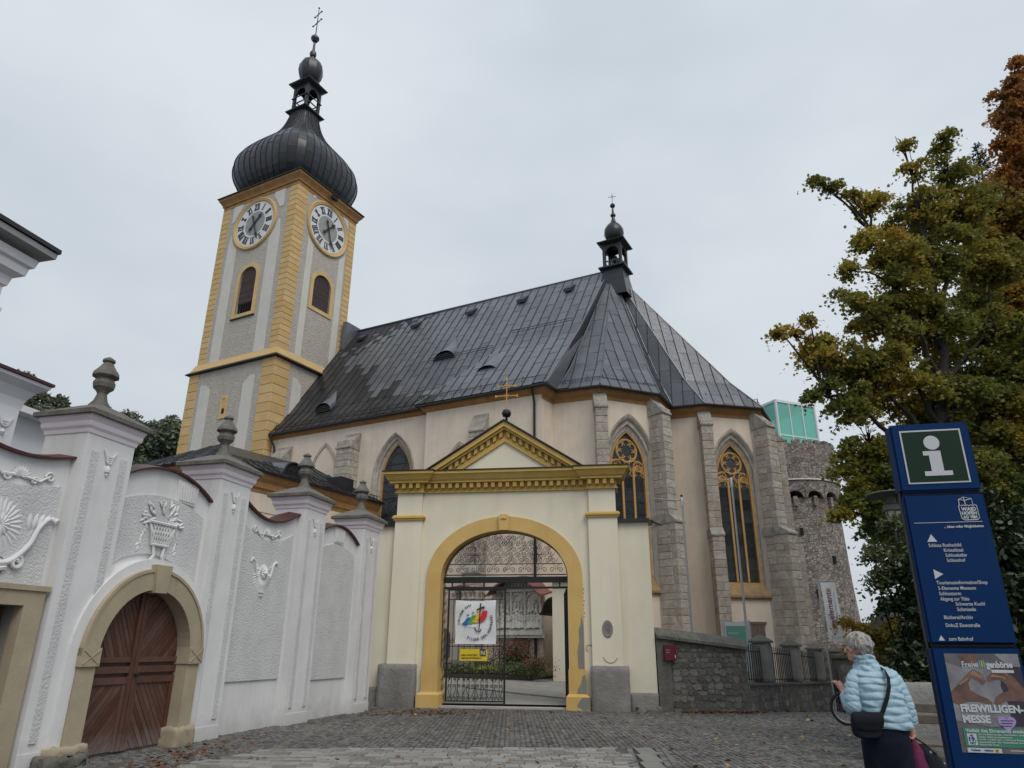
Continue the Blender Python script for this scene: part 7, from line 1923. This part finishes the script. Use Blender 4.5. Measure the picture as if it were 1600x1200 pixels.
# ================================================================== STREET LAMP
sl_ = empty('street_lamp', (7.55, 14.0, -.1), R(10), 'grey street lamp with a wide flat disc shade between ivy bush and blue sign', 'street lamp')
m_lampm = flat('grey lamp metal', (.10, .10, .095), .5)
MB().lathe([(.10, 0), (.10, .9), (.06, .95), (.05, 3.85), (.07, 3.9), (.10, 3.98), (.10, 4.02)], 12).build('post', m_lampm, sl_, smooth=30)
MB().lathe([(.10, 4.02), (.15, 4.26)], 12).build('lantern_glass', mat('frosted lamp glass', (.42, .40, .34), .35, (.3, .29, .25), 5), sl_)
lr = MB()
for k in range(6):
    a = k * PI / 3; lr.tube([(.105 * math.cos(a), .105 * math.sin(a), 4.0), (.16 * math.cos(a), .16 * math.sin(a), 4.28)], .010, 4); lr.tube([(.13 * math.cos(a), .13 * math.sin(a), 4.38), (.11 * math.cos(a), .11 * math.sin(a), 4.60)], .009, 4)
lr.lathe([(.15, 4.26), (.185, 4.28), (.185, 4.38), (.12, 4.42)], 18).lathe([(.08, 4.42), (.08, 4.60)], 10).build('lantern_frame', m_lampm, sl_)
MB().lathe([(.05, 4.66), (.46, 4.585), (.47, 4.60), (.46, 4.615), (.05, 4.69), (.01, 4.72)], 28).build('disc_shade', m_lampm, sl_, smooth=40)

# ================================================================== FLAG POLES, BANNER, NOTICE BOARD
m_alu = mat('brushed aluminium pole', (.42, .43, .44), .4, (.34, .35, .36), 3, metal=.6)
def flagpole(x, y_, H, arm, label):
    e_ = empty('flagpole', (x, y_, gh(x, y_)), 0, label, 'flagpole', 'bare aluminium flagpoles in front of the church')
    MB().tube([(0, 0, 0), (0, 0, H)], .045, 10, r1=.03).lathe([(.05, H - .35), (.05, H - .05), (.02, H)], 10).build('pole', m_alu, e_, smooth=40)
    MB().tube([(0, 0, H - .12), (-arm, 0, H - .06)], .016, 6).build('arm', m_alu, e_)
    MB().lathe([(.03, H), (.05, H + .05), (.02, H + .09)], 8).build('cap', m_seam, e_)
flagpole(5.80, 24.0, 6.55, .98, 'bare aluminium flagpole with side arm left of the tall pink wall strip')
flagpole(7.55, 24.0, 7.35, .62, 'taller bare aluminium flagpole crossing the right tracery window and iron railing')
bf = empty('banner_flag', (11.30, 27.0, gh(11.3, 27)), R(2), 'white vertical museum banner on a pole in front of the castle tower', 'banner')
bz = -gh(11.3, 27)
MB().tube([(0, 0, 0), (0, 0, 4.05 + bz)], .04, 8).tube([(0, 0, 3.97 + bz), (.66, 0, 3.97 + bz)], .015, 6).build('pole', m_alu, bf, smooth=40)
V = []
for j in range(13):
    for i in range(5):
        V.append((.08 + .56 * i / 4 + .05 * (1 - j / 12) ** 2, -.02 + .03 * math.sin(j * .6 + i * .5), 1.88 + bz + 2.05 * j / 12))
MB().add(V, [(j * 5 + i, j * 5 + i + 1, (j + 1) * 5 + i + 1, (j + 1) * 5 + i) for j in range(12) for i in range(4)]).build('cloth', m_ivorycloth, bf, smooth=True)
m_plum = flat('plum print', (.16, .03, .09)); m_gprint = flat('grey print', (.22, .22, .26))
text_obj('elemente', .31, m_plum, bf, .40, -.055, 2.62 + bz, .002, ry=R(-90), name='banner_lettering', xs=.95, bold=.002)
text_obj('Museum Waidhofen a/d Ybbs', .082, m_gprint, bf, .53, -.055, 2.62 + bz, .002, ry=R(-90), name='banner_lettering')
text_obj('5', .22, m_gprint, bf, .56, -.055, 2.42 + bz, .002, ry=R(-90), name='banner_lettering')
for k, c_ in enumerate(((.30, .03, .05), (.06, .07, .25), (.35, .01, .08), (.5, .5, .52), (.16, .16, .22))): MB().box(.31, .385, -.056, -.053, 2.52 - k * .105 + bz, 2.60 - k * .105 + bz).build('colour_square', flat('banner square %s' % ('red', 'blue', 'crimson', 'pale', 'grey')[k], c_), bf)
ft_ = MB(); ft_.fill([[(.19, 1.98), (.24, 1.98), (.22, 2.03), (.24, 2.08), (.20, 2.1), (.21, 2.03)]], -.056, -.053); ft_.v = [(x, y_, z + bz) for x, y_, z in ft_.v]; ft_.box(.29, .55, -.056, -.053, 2.0 + bz, 2.015 + bz).build('small_print', m_gprint, bf)
nb = empty('notice_board', (7.6, 25.2, gh(7.6, 25)), R(-4), 'white and green notice board on posts behind the rubble wall', 'notice board')
MB().box(-.42, .42, -.03, .03, .9, 2.75).build('frame', m_signw, nb); MB().box(-.36, .36, -.04, -.028, 1.0, 2.62).build('green_sheet', flat('pale green poster', (.10, .30, .24)), nb)
MB().box(-.30, .30, -.045, -.038, 1.2, 1.9).build('white_sheet', m_signw, nb); MB().box(-.45, -.40, -.04, .04, -.2, 2.8).box(.40, .45, -.04, .04, -.2, 2.8).build('post', m_alu, nb)
text_obj('PFARRE', .10, m_signw, nb, -.3, -.046, 2.35, .002)
hd = MB().box(1.15, 2.25, -.06, .05, -.4, 2.75).box(1.05, 2.35, -.10, .05, 2.75, 2.88).build('wooden_hatch', mat('weathered brown hatch', (.16, .115, .095), .85, (.11, .08, .07), 4, bump=.6), ch, frames[5][0])
for k in range(5): MB().box(1.17 + k * .216, 1.37 + k * .216, -.085, -.061, -.35, 2.72).build('board', mat('weathered brown board', (.17, .12, .10), .85, (.11, .08, .07), 4, bump=.6) if k == 0 else MATS['weathered brown board'], ch, frames[5][0])

# ================================================================== BENCH and STONE BLOCKS
m_bwood = mat('weathered bench plank', (.15, .125, .10), .85, (.09, .075, .06), 6, bump=.6, bscale=20, piece=.12)
be = empty('park_bench', (5.62, 10.45, 0), R(-20), 'weathered wooden park bench under the ivy behind the blue sign', 'bench')
for k, (y_, z, ry) in enumerate(((.28, .80, 0), (.25, .66, 0))):
    bevbox('backrest_plank', -.85, .62, y_, y_ + .035, z, z + .11, m_bwood, be, .008, seg=1)
for k in range(4): bevbox('seat_plank', -.85, .62, -.24 + k * .12, -.14 + k * .12, .43, .465, m_bwood, be, .008, seg=1)
for x in (-.7, .48):
    MB().box(x - .03, x + .03, .20, .26, 0, .92).box(x - .028, x + .028, -.24, .19, .38, .428).box(x - .03, x + .03, -.22, -.16, 0, .38).build('support', m_seam, be)
bt = MB()
for x in (-.7, .48):
    for z in (.70, .74, .84): bt.lathe([(.014, 0), (.012, .01)], 6, (x, .0, 0)) if False else bt.box(x - .014, x + .014, .235 if z < .8 else .265, .25 if z < .8 else .28, z, z + .025)
bt.build('bolt', m_iron, be)
sb = empty('stone_block', (6.35, 12.1, 0), R(-18), 'large grey stone slab standing behind the bench below the ivy', 'block'); rough_box('slab', -.85, .35, -.15, .15, 0, 1.12, m_plinth, sb, amp=.015)
sb2 = empty('stone_trough', (5.75, 9.55, 0), R(-32), 'low grey stone trough on the ground in front of the bench', 'trough')
rough_box('basin', -.45, 1.2, -.25, .25, -.05, .36, m_plinth, sb2, amp=.01); MB().box(-.42, 1.17, -.22, .22, .36, .40).build('rim', m_slab, sb2)
gw = empty('garden_wall', (6.7, 12.6, 0), R(-20), 'rough stone garden wall under the ivy behind the slab', 'wall'); MB().box(-.6, 4, .06, .4, -.2, .95).build('wall', m_rubmort, gw)
rubble(gw, -.6, 3.0, .06, 0, lambda x: .95, 120, .26, .18)

# ================================================================== BICYCLE behind the woman
bc = empty('bicycle', (7.95, 17.45, 0), R(-35), 'black bicycle mostly hidden behind the woman beside the fence wall', 'bicycle')
m_tyre = flat('black rubber', (.012, .012, .012), .8); m_bf = flat('dark bicycle frame', (.03, .03, .035), .35)
for x in (-.36, .72):
    w_ = MB(); w_.loft([[((.335 + .034 * math.cos(b)) * math.cos(a) + x, .030 * math.sin(b), .36 + (.335 + .034 * math.cos(b)) * math.sin(a)) for b in np.linspace(0, 2 * PI, 9)[:-1]] for a in np.linspace(0, 2 * PI, 37)])
    wo2 = w_.build('wheel', m_tyre, bc, smooth=True)
    s_ = MB(); s_.loft([[((.298 + .008 * math.cos(b)) * math.cos(a) + x, .012 * math.sin(b), .36 + (.298 + .008 * math.cos(b)) * math.sin(a)) for b in np.linspace(0, 2 * PI, 6)[:-1]] for a in np.linspace(0, 2 * PI, 33)]); s_.build('rim', m_alu, wo2)
    sp2 = MB()
    for k in range(16): a = k * PI / 8; sp2.tube([(x, .015 * (-1) ** k, .36), (x + .31 * math.cos(a), 0, .36 + .31 * math.sin(a))], .002, 3)
    sp2.build('spokes', m_alu, wo2, kind='stuff')
fb = MB()
for P in ([(-.36, 0, .36), (-.18, 0, .86), (-.15, 0, 1.0)], [(-.16, 0, .82), (.18, 0, .30), (.55, 0, .78), (-.18, 0, .84)], [(.72, 0, .36), (.56, 0, .74), (.50, 0, .98)], [(.72, 0, .36), (.18, 0, .30)], [(.72, 0, .36), (.5, 0, .82)]): fb.tube(P, .016, 6)
fb.build('frame', m_bf, bc)
MB().tube([(-.02, -.28, .98), (-.10, -.24, 1.04), (-.15, 0, 1.03), (-.10, .24, 1.04), (-.02, .28, .98)], .013, 6).build('handlebar', m_bf, bc)
MB().loft([[(.38, -.02, 1.0), (.38, .02, 1.0), (.38, .02, .97), (.38, -.02, .97)], [(.62, -.09, 1.02), (.62, .09, 1.02), (.62, .09, .96), (.62, -.09, .96)]], True, True, True).build('saddle', m_tyre, bc)
MB().tube([(.18, -.10, .30), (.18, -.10, .16)], .012, 5).box(.12, .24, -.19, -.10, .145, .165).build('pedal', m_bf, bc)

# ================================================================== WOMAN walking away
pe = empty('person', (3.0, 6.3, 0), 0, 'grey-haired woman in a light blue quilted jacket and navy trousers seen from behind', 'person')
def skin_mat():
    m = bpy.data.materials.new('skin'); m.use_nodes = True; b = m.node_tree.nodes['Principled BSDF']
    b.inputs['Base Color'].default_value = (.48, .26, .19, 1); b.inputs['Roughness'].default_value = .55; b.inputs['Subsurface Weight'].default_value = .15; b.inputs['Subsurface Radius'].default_value = (.01, .004, .002)
    return m
m_skin = skin_mat()
prim = MB()
def limb(pts, rads, n=12):
    """tapered round limb through the joints"""
    P = [Vector(p) for p in pts]; rings = []; up = Vector((0, 1, .01)).normalized()
    Q = []; RR = []
    for i in range(len(P) - 1):
        for k in range(4): t = k / 4; Q.append(P[i].lerp(P[i + 1], t)); RR.append(rads[i] + (rads[i + 1] - rads[i]) * t)
    Q.append(P[-1]); RR.append(rads[-1])
    for i, p in enumerate(Q):
        t = (Q[min(i + 1, len(Q) - 1)] - Q[max(i - 1, 0)]).normalized(); a = up - t * up.dot(t)
        if a.length < .05: a = t.orthogonal()
        a.normalize(); b = t.cross(a); rings.append([tuple(p + (a * math.cos(2 * PI * k / n) + b * math.sin(2 * PI * k / n)) * RR[i]) for k in range(n)])
    prim.loft(rings, True, True, True)
def ball(c, r, n=14):
    r = r if isinstance(r, tuple) else (r, r, r)
    prim.loft([[(c[0] + r[0] * math.sin(a) * math.cos(2 * PI * k / n), c[1] + r[1] * math.sin(a) * math.sin(2 * PI * k / n), c[2] + r[2] * math.cos(a)) for k in range(n)] for a in np.linspace(.12, PI - .12, 10)], True, True, True)
HC = Vector((-.095, .03, 1.615))                         # head centre
hy = Vector((-.93, .36, 0)).normalized(); hx = Vector((hy.y, -hy.x, 0))   # face direction, and her right
def H(a, b, c): return HC + hx * a + hy * b + Vector((0, 0, c))     # right, forward, up
# torso, pelvis, legs
prim.loft([[(cx2 + rx * math.cos(2 * PI * k / 20), cy2 + ry * math.sin(2 * PI * k / 20), z) for k in range(20)] for (z, rx, ry, cx2, cy2) in ((.86, .10, .08, 0, 0), (.92, .14, .10, 0, 0), (1.0, .145, .12, 0, 0), (1.12, .135, .10, 0, .01), (1.25, .15, .105, -.01, .015), (1.36, .165, .10, -.01, .02), (1.43, .13, .08, -.02, .02), (1.47, .06, .055, -.04, .02))], True, True, True)
limb([(-.03, .02, 1.44), (-.06, .02, 1.50), tuple(H(0, -.015, -.05))], [.055, .050, .052])
limb([(-.085, .0, .90), (-.10, .05, .50), (-.10, .02, .10)], [.095, .062, .042]); limb([(.085, 0, .90), (.085, -.08, .50), (.10, -.26, .14)], [.095, .062, .042])
limb([(-.10, -.04, .05), (-.10, .14, .03)], [.045, .035]); limb([(.10, -.30, .10), (.10, -.20, .03)], [.042, .035])
shL, elL, wrL = (-.165, .01, 1.385), (-.222, -.02, 1.160), (-.205, .17, 1.28)
shR, elR, wrR = (.155, .01, 1.385), (.205, -.03, 1.20), (.222, .0, 1.03)
limb([shL, elL, wrL], [.052, .040, .027]); limb([shR, elR, wrR], [.052, .040, .027])
# hands: palm, five unequal fingers
def hand(w, d, side, curl, spread):
    """w wrist, d palm direction, side the thumb side, curl the direction the fingers bend to"""
    w = Vector(w); d = Vector(d).normalized(); s_ = Vector(side); s_ = (s_ - d * s_.dot(d)).normalized(); c_ = Vector(curl); c_ = (c_ - d * c_.dot(d) - s_ * c_.dot(s_)).normalized()
    limb([tuple(w), tuple(w + d * .04), tuple(w + d * .078)], [.026, .030, .026], 10)
    for s2 in (-.014, .014): limb([tuple(w + d * .02 + s_ * s2 * .6), tuple(w + d * .078 + s_ * s2)], [.017, .016], 8)
    for i, (o_, L_) in enumerate(((.027, .066), (.009, .075), (-.009, .070), (-.026, .055))):
        b = w + d * .076 + s_ * o_; P = [b]
        ang_ = 0
        for q, f in enumerate((.45, .30, .25)):
            ang_ += curl_amt[q]; P.append(P[-1] + (d * math.cos(ang_) + c_ * math.sin(ang_) + s_ * o_ * spread) * L_ * f)
        limb([tuple(p) for p in P], [.0092, .0086, .0080, .0066], 8)
    b = w + d * .02 + s_ * .022; limb([tuple(b), tuple(b + d * .028 + s_ * .020 + c_ * .008), tuple(b + d * .052 + s_ * .020 + c_ * .026), tuple(b + d * .068 + s_ * .012 + c_ * .038)], [.013, .0115, .0100, .008], 8)
curl_amt = (1.0, 1.05, .85); hand(wrR, (.02, .02, -1), (0, 1, 0), (-1, 0, 0), .3)
curl_amt = (.55, .6, .5); hand(wrL, (-.25, .55, .8), (1, .2, 0), (.2, .8, -.6), 1.0)
# head with face
ball(tuple(HC + Vector((0, 0, .012))), (.078, .086, .098)); 
ball(tuple(H(0, .028, -.055)), (.052, .056, .056)); ball(tuple(H(0, .062, -.082)), .022); ball(tuple(H(.034, .048, -.02)), .026); ball(tuple(H(-.034, .048, -.02)), .026)
limb([tuple(H(0, .080, .008)), tuple(H(0, .098, -.022)), tuple(H(0, .086, -.036))], [.009, .014, .012], 8)
ball(tuple(H(0, .078, -.054)), (.012, .012, .007)); ball(tuple(H(0, .078, -.064)), (.011, .011, .007)); limb([tuple(H(-.026, .074, .018)), tuple(H(.026, .074, .018))], [.010, .010], 8)
for s_ in (-1, 1): ball(tuple(H(s_ * .076, -.006, -.012)), (.012, .018, .028))
def remeshed(b_, nm, m, parent, vox, smooth_it=3, M=None):
    me = bpy.data.meshes.new(nm); me.from_pydata(b_.v, [], b_.f); bm = bmesh.new(); bm.from_mesh(me); bmesh.ops.recalc_face_normals(bm, faces=bm.faces); bm.to_mesh(me); bm.free()
    o_ = bpy.data.objects.new(nm, me); COL.objects.link(o_); r_ = o_.modifiers.new('r', 'REMESH'); r_.mode = 'VOXEL'; r_.voxel_size = vox; r_.use_smooth_shade = True
    s2 = o_.modifiers.new('s', 'SMOOTH'); s2.factor = .5; s2.iterations = smooth_it
    dg = bpy.context.evaluated_depsgraph_get(); dg.update(); me2 = bpy.data.meshes.new_from_object(o_.evaluated_get(dg)); bpy.data.objects.remove(o_)
    me2.materials.clear(); me2.materials.append(m); return link(nm, me2, None, parent, M)
body = remeshed(prim, 'body', m_skin, pe, .0048, 2)
eye = MB()
for s_ in (-1, 1): eye.lathe([(.001, -.011), (.010, -.005), (.011, 0), (.010, .005), (.001, .011)], 10, tuple(H(s_ * .030, .071, -.002)))
eye.build('eyes', m_signw, body); pu = MB()
for s_ in (-1, 1): pu.lathe([(.001, -.005), (.005, 0), (.001, .005)], 8, tuple(H(s_ * .030, .0805, -.002)))
pu.build('pupils', m_ink, body)
# trousers and shoes
m_navy = mat('navy trousers', (.006, .009, .022), .85, (.004, .006, .015), 8, spec=.2, bump=.4, bscale=10, bdist=.01)
prim = MB()
prim.loft([[(rx * math.cos(2 * PI * k / 20), ry * math.sin(2 * PI * k / 20) - .005, z) for k in range(20)] for (z, rx, ry) in ((.70, .16, .10), (.76, .178, .115), (.82, .182, .13), (.92, .185, .145), (1.0, .175, .14), (1.06, .16, .125))], True, True, True)
limb([(-.088, -.005, .92), (-.098, .0, .72), (-.102, .05, .50), (-.10, .02, .09)], [.104, .094, .082, .068], 14); limb([(.088, -.005, .92), (.090, -.03, .72), (.088, -.085, .50), (.10, -.255, .13)], [.104, .094, .082, .068], 14)
remeshed(prim, 'trousers', m_navy, pe, .011, 3)
prim = MB()
limb([(-.10, -.05, .05), (-.10, .08, .05), (-.10, .17, .035)], [.055, .048, .034]); limb([(.10, -.33, .13), (.10, -.26, .07), (.10, -.20, .04)], [.05, .05, .034])
remeshed(prim, 'shoes', m_ink, pe, .009, 3)
# quilted jacket
def jacket_mat():
    return mat('light blue quilted nylon', (.33, .475, .57), .45, (.285, .43, .53), 3, bump=.9, bscale=17, bdist=.012, spec=.4)
m_jack = jacket_mat()
def interp(T, z):
    for i in range(len(T) - 1):
        if T[i][0] <= z <= T[i + 1][0]:
            t = (z - T[i][0]) / (T[i + 1][0] - T[i][0]); t2 = t * t * (3 - 2 * t); return [T[i][k] + (T[i + 1][k] - T[i][k]) * t2 for k in range(1, len(T[0]))]
    return list(T[-1][1:])
TR = [(1.015, .180, .140, .030, -.01), (1.10, .178, .142, .020, -.01), (1.22, .176, .140, .0, .0), (1.34, .184, .128, -.008, .01), (1.40, .168, .112, -.010, .015), (1.44, .135, .098, -.020, .02), (1.47, .100, .088, -.035, .022), (1.49, .084, .080, -.047, .024), (1.53, .078, .078, -.060, .025), (1.565, .080, .082, -.070, .026)]
pf = .0535
rings = []; zs_ = np.arange(1.015, 1.5655, pf / 7)
for z in zs_:
    rx, ry, c1_, c2_ = interp(TR, min(z, 1.565)); ph = (z - 1.015) / pf; a_ = abs(math.sin(PI * ph)) ** .55
    puff = .0095 * a_ if z < 1.49 else .009 * abs(math.sin(PI * (z - 1.49) / .0375)) ** .6
    ring = []
    for k in range(56):
        th = 2 * PI * k / 56; wv = .0035 * math.sin(th * 9 + z * 40) * a_ + .0025 * math.sin(th * 17 - z * 71) + .003 * math.sin(th * 5 + z * 90)
        sq_ = (abs(math.cos(th)) ** 2.5 + abs(math.sin(th)) ** 2.5) ** (-1 / 2.5)
        ring.append((c1_ + (rx + puff + wv) * sq_ * math.cos(th), c2_ + (ry + puff + wv) * sq_ * math.sin(th), z + .006 * math.sin(th * 3 + z * 20)))
    rings.append(ring)
rings.append([(p[0] * .94 - .005, p[1] * .94, p[2] - .012) for p in rings[-1]]); rings.append([(-.07 + (p[0] + .07) * .85, p[1] * .85, p[2] - .045) for p in rings[-1]])
jk = MB().loft(rings).build('jacket', m_jack, pe, smooth=True)
MB().loft([rings[0], [(p[0] * .93 + .002, p[1] * .93, p[2] + .004) for p in rings[0]], [(p[0] * .92, p[1] * .9, p[2] + .08) for p in rings[0]]]).build('hem', m_jack, jk, smooth=True)
def sleeve(pts, rads, nm, flare=0):
    P = [Vector(p) for p in pts]; Q = []; RR = []; tot = 0
    segs = 26
    for i in range(len(P) - 1):
        for k in range(segs):
            t = k / segs; p0_ = P[max(0, i - 1)]; p3_ = P[min(len(P) - 1, i + 2)]
            v = .5 * ((2 * P[i]) + (-p0_ + P[i + 1]) * t + (2 * p0_ - 5 * P[i] + 4 * P[i + 1] - p3_) * t * t + (-p0_ + 3 * P[i] - 3 * P[i + 1] + p3_) * t ** 3)
            Q.append(v); RR.append(rads[i] + (rads[i + 1] - rads[i]) * t)
    Q.append(P[-1]); RR.append(rads[-1]); rings = []; up = Vector((0, 1, 0)); s_ = 0
    for i, p in enumerate(Q):
        t = (Q[min(i + 1, len(Q) - 1)] - Q[max(i - 1, 0)]).normalized(); a = (up - t * up.dot(t)); a = a.normalized() if a.length > .05 else t.orthogonal().normalized(); b = t.cross(a)
        if i: s_ += (Q[i] - Q[i - 1]).length
        pu_ = .007 * abs(math.sin(PI * s_ / .047)) ** .55
        rings.append([tuple(p + (a * math.cos(2 * PI * k / 26) + b * math.sin(2 * PI * k / 26)) * (RR[i] + pu_ + .0022 * math.sin(k * 1.7 + i * .9) + .0016 * math.sin(k * 3.1 - i * .5))) for k in range(26)])
    rings.append([tuple(Q[-1] + (Vector(v) - Q[-1]) * .72) for v in rings[-1]])
    return MB().loft(rings, True, True, False).build(nm, m_jack, pe, smooth=True)
sleeve([(-.085, .015, 1.425), (-.165, .005, 1.375), (-.218, -.015, 1.25), (-.224, -.02, 1.160), (-.218, .06, 1.185), (-.207, .14, 1.25)], [.05, .060, .056, .056, .050, .040], 'left_sleeve')
sleeve([(.065, .015, 1.425), (.145, .005, 1.375), (.188, -.015, 1.25), (.208, -.025, 1.16), (.226, -.01, 1.055)], [.05, .060, .055, .050, .047], 'right_sleeve')
# hair: a cap of short wavy locks
m_hair = mat('short grey wavy hair', (.40, .385, .36), .6, (.22, .205, .19), 14, bump=.8, bscale=45, bdist=.01)
hm = MB(); prim = MB()
hc = H(0, -.012, .028)
prim.loft([[(hc.x + .094 * math.sin(a) * math.cos(2 * PI * k / 18), hc.y + .099 * math.sin(a) * math.sin(2 * PI * k / 18), hc.z + .092 * math.cos(a)) for k in range(18)] for a in np.linspace(.1, PI * .60, 9)], True, True, True)
rr_ = random.Random(5)
for k in range(150):
    th = rr_.uniform(0, 2 * PI); ph = rr_.uniform(.1, 2.15)
    d = Vector((math.sin(ph) * math.cos(th), math.sin(ph) * math.sin(th), math.cos(ph)))
    f_ = d.dot(hy)
    if f_ > .45 and d.z < .45: continue
    if f_ > .15 and d.z < -.15: continue
    p = hc + Vector((d.x * .088, d.y * .093, d.z * .088)); t = (Vector((0, 0, -1)) - d * -d.z); t = t.normalized() if t.length > .1 else hx
    t = (t + hy * rr_.uniform(-.9, .5) + hx * rr_.uniform(-.4, .4)).normalized()
    P = [p - t * .02, p + d * .008, p + t * .028 + d * rr_.uniform(.0, .008), p + t * .05 + d * rr_.uniform(-.004, .006)]
    limb([tuple(q) for q in P], [.006, .013, .011, .004], 6)
hair = remeshed(prim, 'hair', m_hair, pe, .0042, 1)
hs_ = MB()
for k in range(520):
    th = rr_.uniform(0, 2 * PI); ph_ = math.acos(rr_.uniform(-.55, 1))
    d = Vector((math.sin(ph_) * math.cos(th), math.sin(ph_) * math.sin(th), math.cos(ph_))); f_ = d.dot(hy)
    if (f_ > .42 and d.z < .45) or (f_ > .12 and d.z < -.1): continue
    p = hc + Vector((d.x * .100, d.y * .105, d.z * .098)); t = Vector((0, 0, -1)) + d * d.z; t = t.normalized() if t.length > .1 else hx
    t = (t + hy * rr_.uniform(-1, .6) + hx * rr_.uniform(-.6, .6)); t = (t - d * t.dot(d)).normalized(); b2 = d.cross(t); c_ = rr_.uniform(-1, 1)
    hs_.tube([tuple(p), tuple(p + t * .015 + d * .005 + b2 * .004 * c_), tuple(p + t * .03 + d * .004 + b2 * .010 * c_), tuple(p + t * .045 - d * .002 + b2 * .012 * c_)], .0026, 3, r1=.0008)
hs_.build('hair_strands', m_hair, hair, kind='stuff')
# shoulder bag and strap
m_bag = mat('dark navy shoulder bag', (.009, .011, .018), .7, (.006, .007, .011), 9, bump=.3, bscale=40, spec=.2)
sbg = empty('shoulder_bag', (3.0, 6.3, 0), 0, 'dark navy shoulder bag hanging at the left hip of the woman by a long strap', 'bag')
prim = MB()
prim.loft([[(-.195 + (x_ * w_), -.13 + (y2 * .045), z) for x_, y2 in [(math.copysign(abs(math.cos(t)) ** .6, math.cos(t)), math.copysign(abs(math.sin(t)) ** .7, math.sin(t))) for t in np.linspace(0, 2 * PI, 25)[:-1]]] for z, w_ in ((.955, .07), (.965, .095), (.99, .112), (1.04, .118), (1.09, .112), (1.125, .10), (1.14, .085))], True, True, True)
bgo = remeshed(prim, 'bag', m_bag, sbg, .006, 4)
fl_ = MB(); P = []
for j in range(9):
    z = 1.145 - j * .014 
    P.append([(-.195 + .118 * u * (1 - .10 * (j / 8) ** 3), -.185 - .012 * math.sin(PI * j / 8) - .006 * (1 - u * u), z - (.018 * (1 - u * u) if j == 8 else 0)) for u in np.linspace(-1, 1, 11)])
fl_.loft(P, closed=False); fo = fl_.build('flap', m_bag, bgo, smooth=True)
st_ = MB(); path_ = [(-.09, -.165, 1.10), (-.055, -.172, 1.17), (-.015, -.175, 1.25), (.018, -.165, 1.33), (.035, -.14, 1.40), (.035, -.10, 1.45), (.02, -.03, 1.475), (.0, .06, 1.46), (-.05, .15, 1.35), (-.15, .17, 1.2), (-.25, .1, 1.12)]
rings = []
for i, p in enumerate(path_):
    a = Vector(path_[max(0, i - 1)]); b = Vector(path_[min(len(path_) - 1, i + 1)]); t = (b - a).normalized(); out = Vector((p[0] + .02, p[1], 0)).normalized(); s_ = t.cross(out).normalized(); q = Vector(p)
    rings.append([tuple(q + s_ * .016 + out * .004), tuple(q - s_ * .016 + out * .004), tuple(q - s_ * .016), tuple(q + s_ * .016)])
st_.loft(rings, True, True, True).build('strap', m_bag, bgo)
# bags in her right hand
m_mag = mat('magenta cloth bag', (.13, .008, .055), .75, (.085, .005, .04), 9, bump=.6, bscale=12, bdist=.02)
mg = empty('magenta_bag', (3.0, 6.3, 0), 0, 'limp magenta cloth bag held in the right hand of the woman', 'bag')
b_ = MB(); rings = []
for z, w_, d_, x_ in ((.945, .012, .012, .216), (.90, .03, .02, .222), (.82, .065, .035, .232), (.72, .085, .05, .245), (.60, .10, .06, .255), (.53, .09, .055, .26), (.50, .05, .03, .26)):
    rings.append([(x_ + w_ * math.cos(t) * (1 + .14 * math.sin(t * 5 + z * 13)), -.01 + d_ * math.sin(t) * (1 + .2 * math.sin(t * 4 - z * 20)), z) for t in np.linspace(0, 2 * PI, 25)[:-1]])
b_.loft(rings, True, True, True).build('bag', m_mag, mg, smooth=True)
MB().tube([(.222, -.02, .90), (.215, -.015, .96), (.207, .0, .93)], .007, 6).build('handle', m_mag, mg)
kb = empty('black_bag', (3.0, 6.3, 0), 0, 'bulky black bag hanging beside the magenta bag in her right hand', 'bag')
b_ = MB(); rings = []
for z, w_, d_, x_ in ((.90, .03, .02, .285), (.87, .06, .05, .30), (.80, .09, .07, .325), (.70, .12, .085, .355), (.60, .13, .09, .37), (.52, .12, .08, .375), (.49, .08, .05, .375)):
    rings.append([(x_ + w_ * math.cos(t) * (1 + .06 * math.sin(t * 3 + z * 13)), .02 + d_ * math.sin(t) * (1 + .12 * math.sin(t * 4 - z * 20)), z) for t in np.linspace(0, 2 * PI, 25)[:-1]])
b_.loft(rings, True, True, True).build('bag', m_bag, kb, smooth=True)
MB().tube([(.25, .0, .90), (.235, .01, .955), (.215, .0, .945)], .007, 6).tube([(.23, .01, .955), (.31, .0, .90), (.37, -.04, .83)], .006, 6).build('strap', m_bag, kb)
MB().box(.30, .315, -.075, -.065, .845, .86).box(.385, .40, -.09, -.08, .77, .785).build('buckle', m_alu, kb)
ph = empty('held_phone', (3.0, 6.3, 0), 0, 'small dark phone held up in the left hand of the woman', 'phone')
bevbox('phone', -.225, -.217, .20, .275, 1.31, 1.45, m_ink, ph, .003)
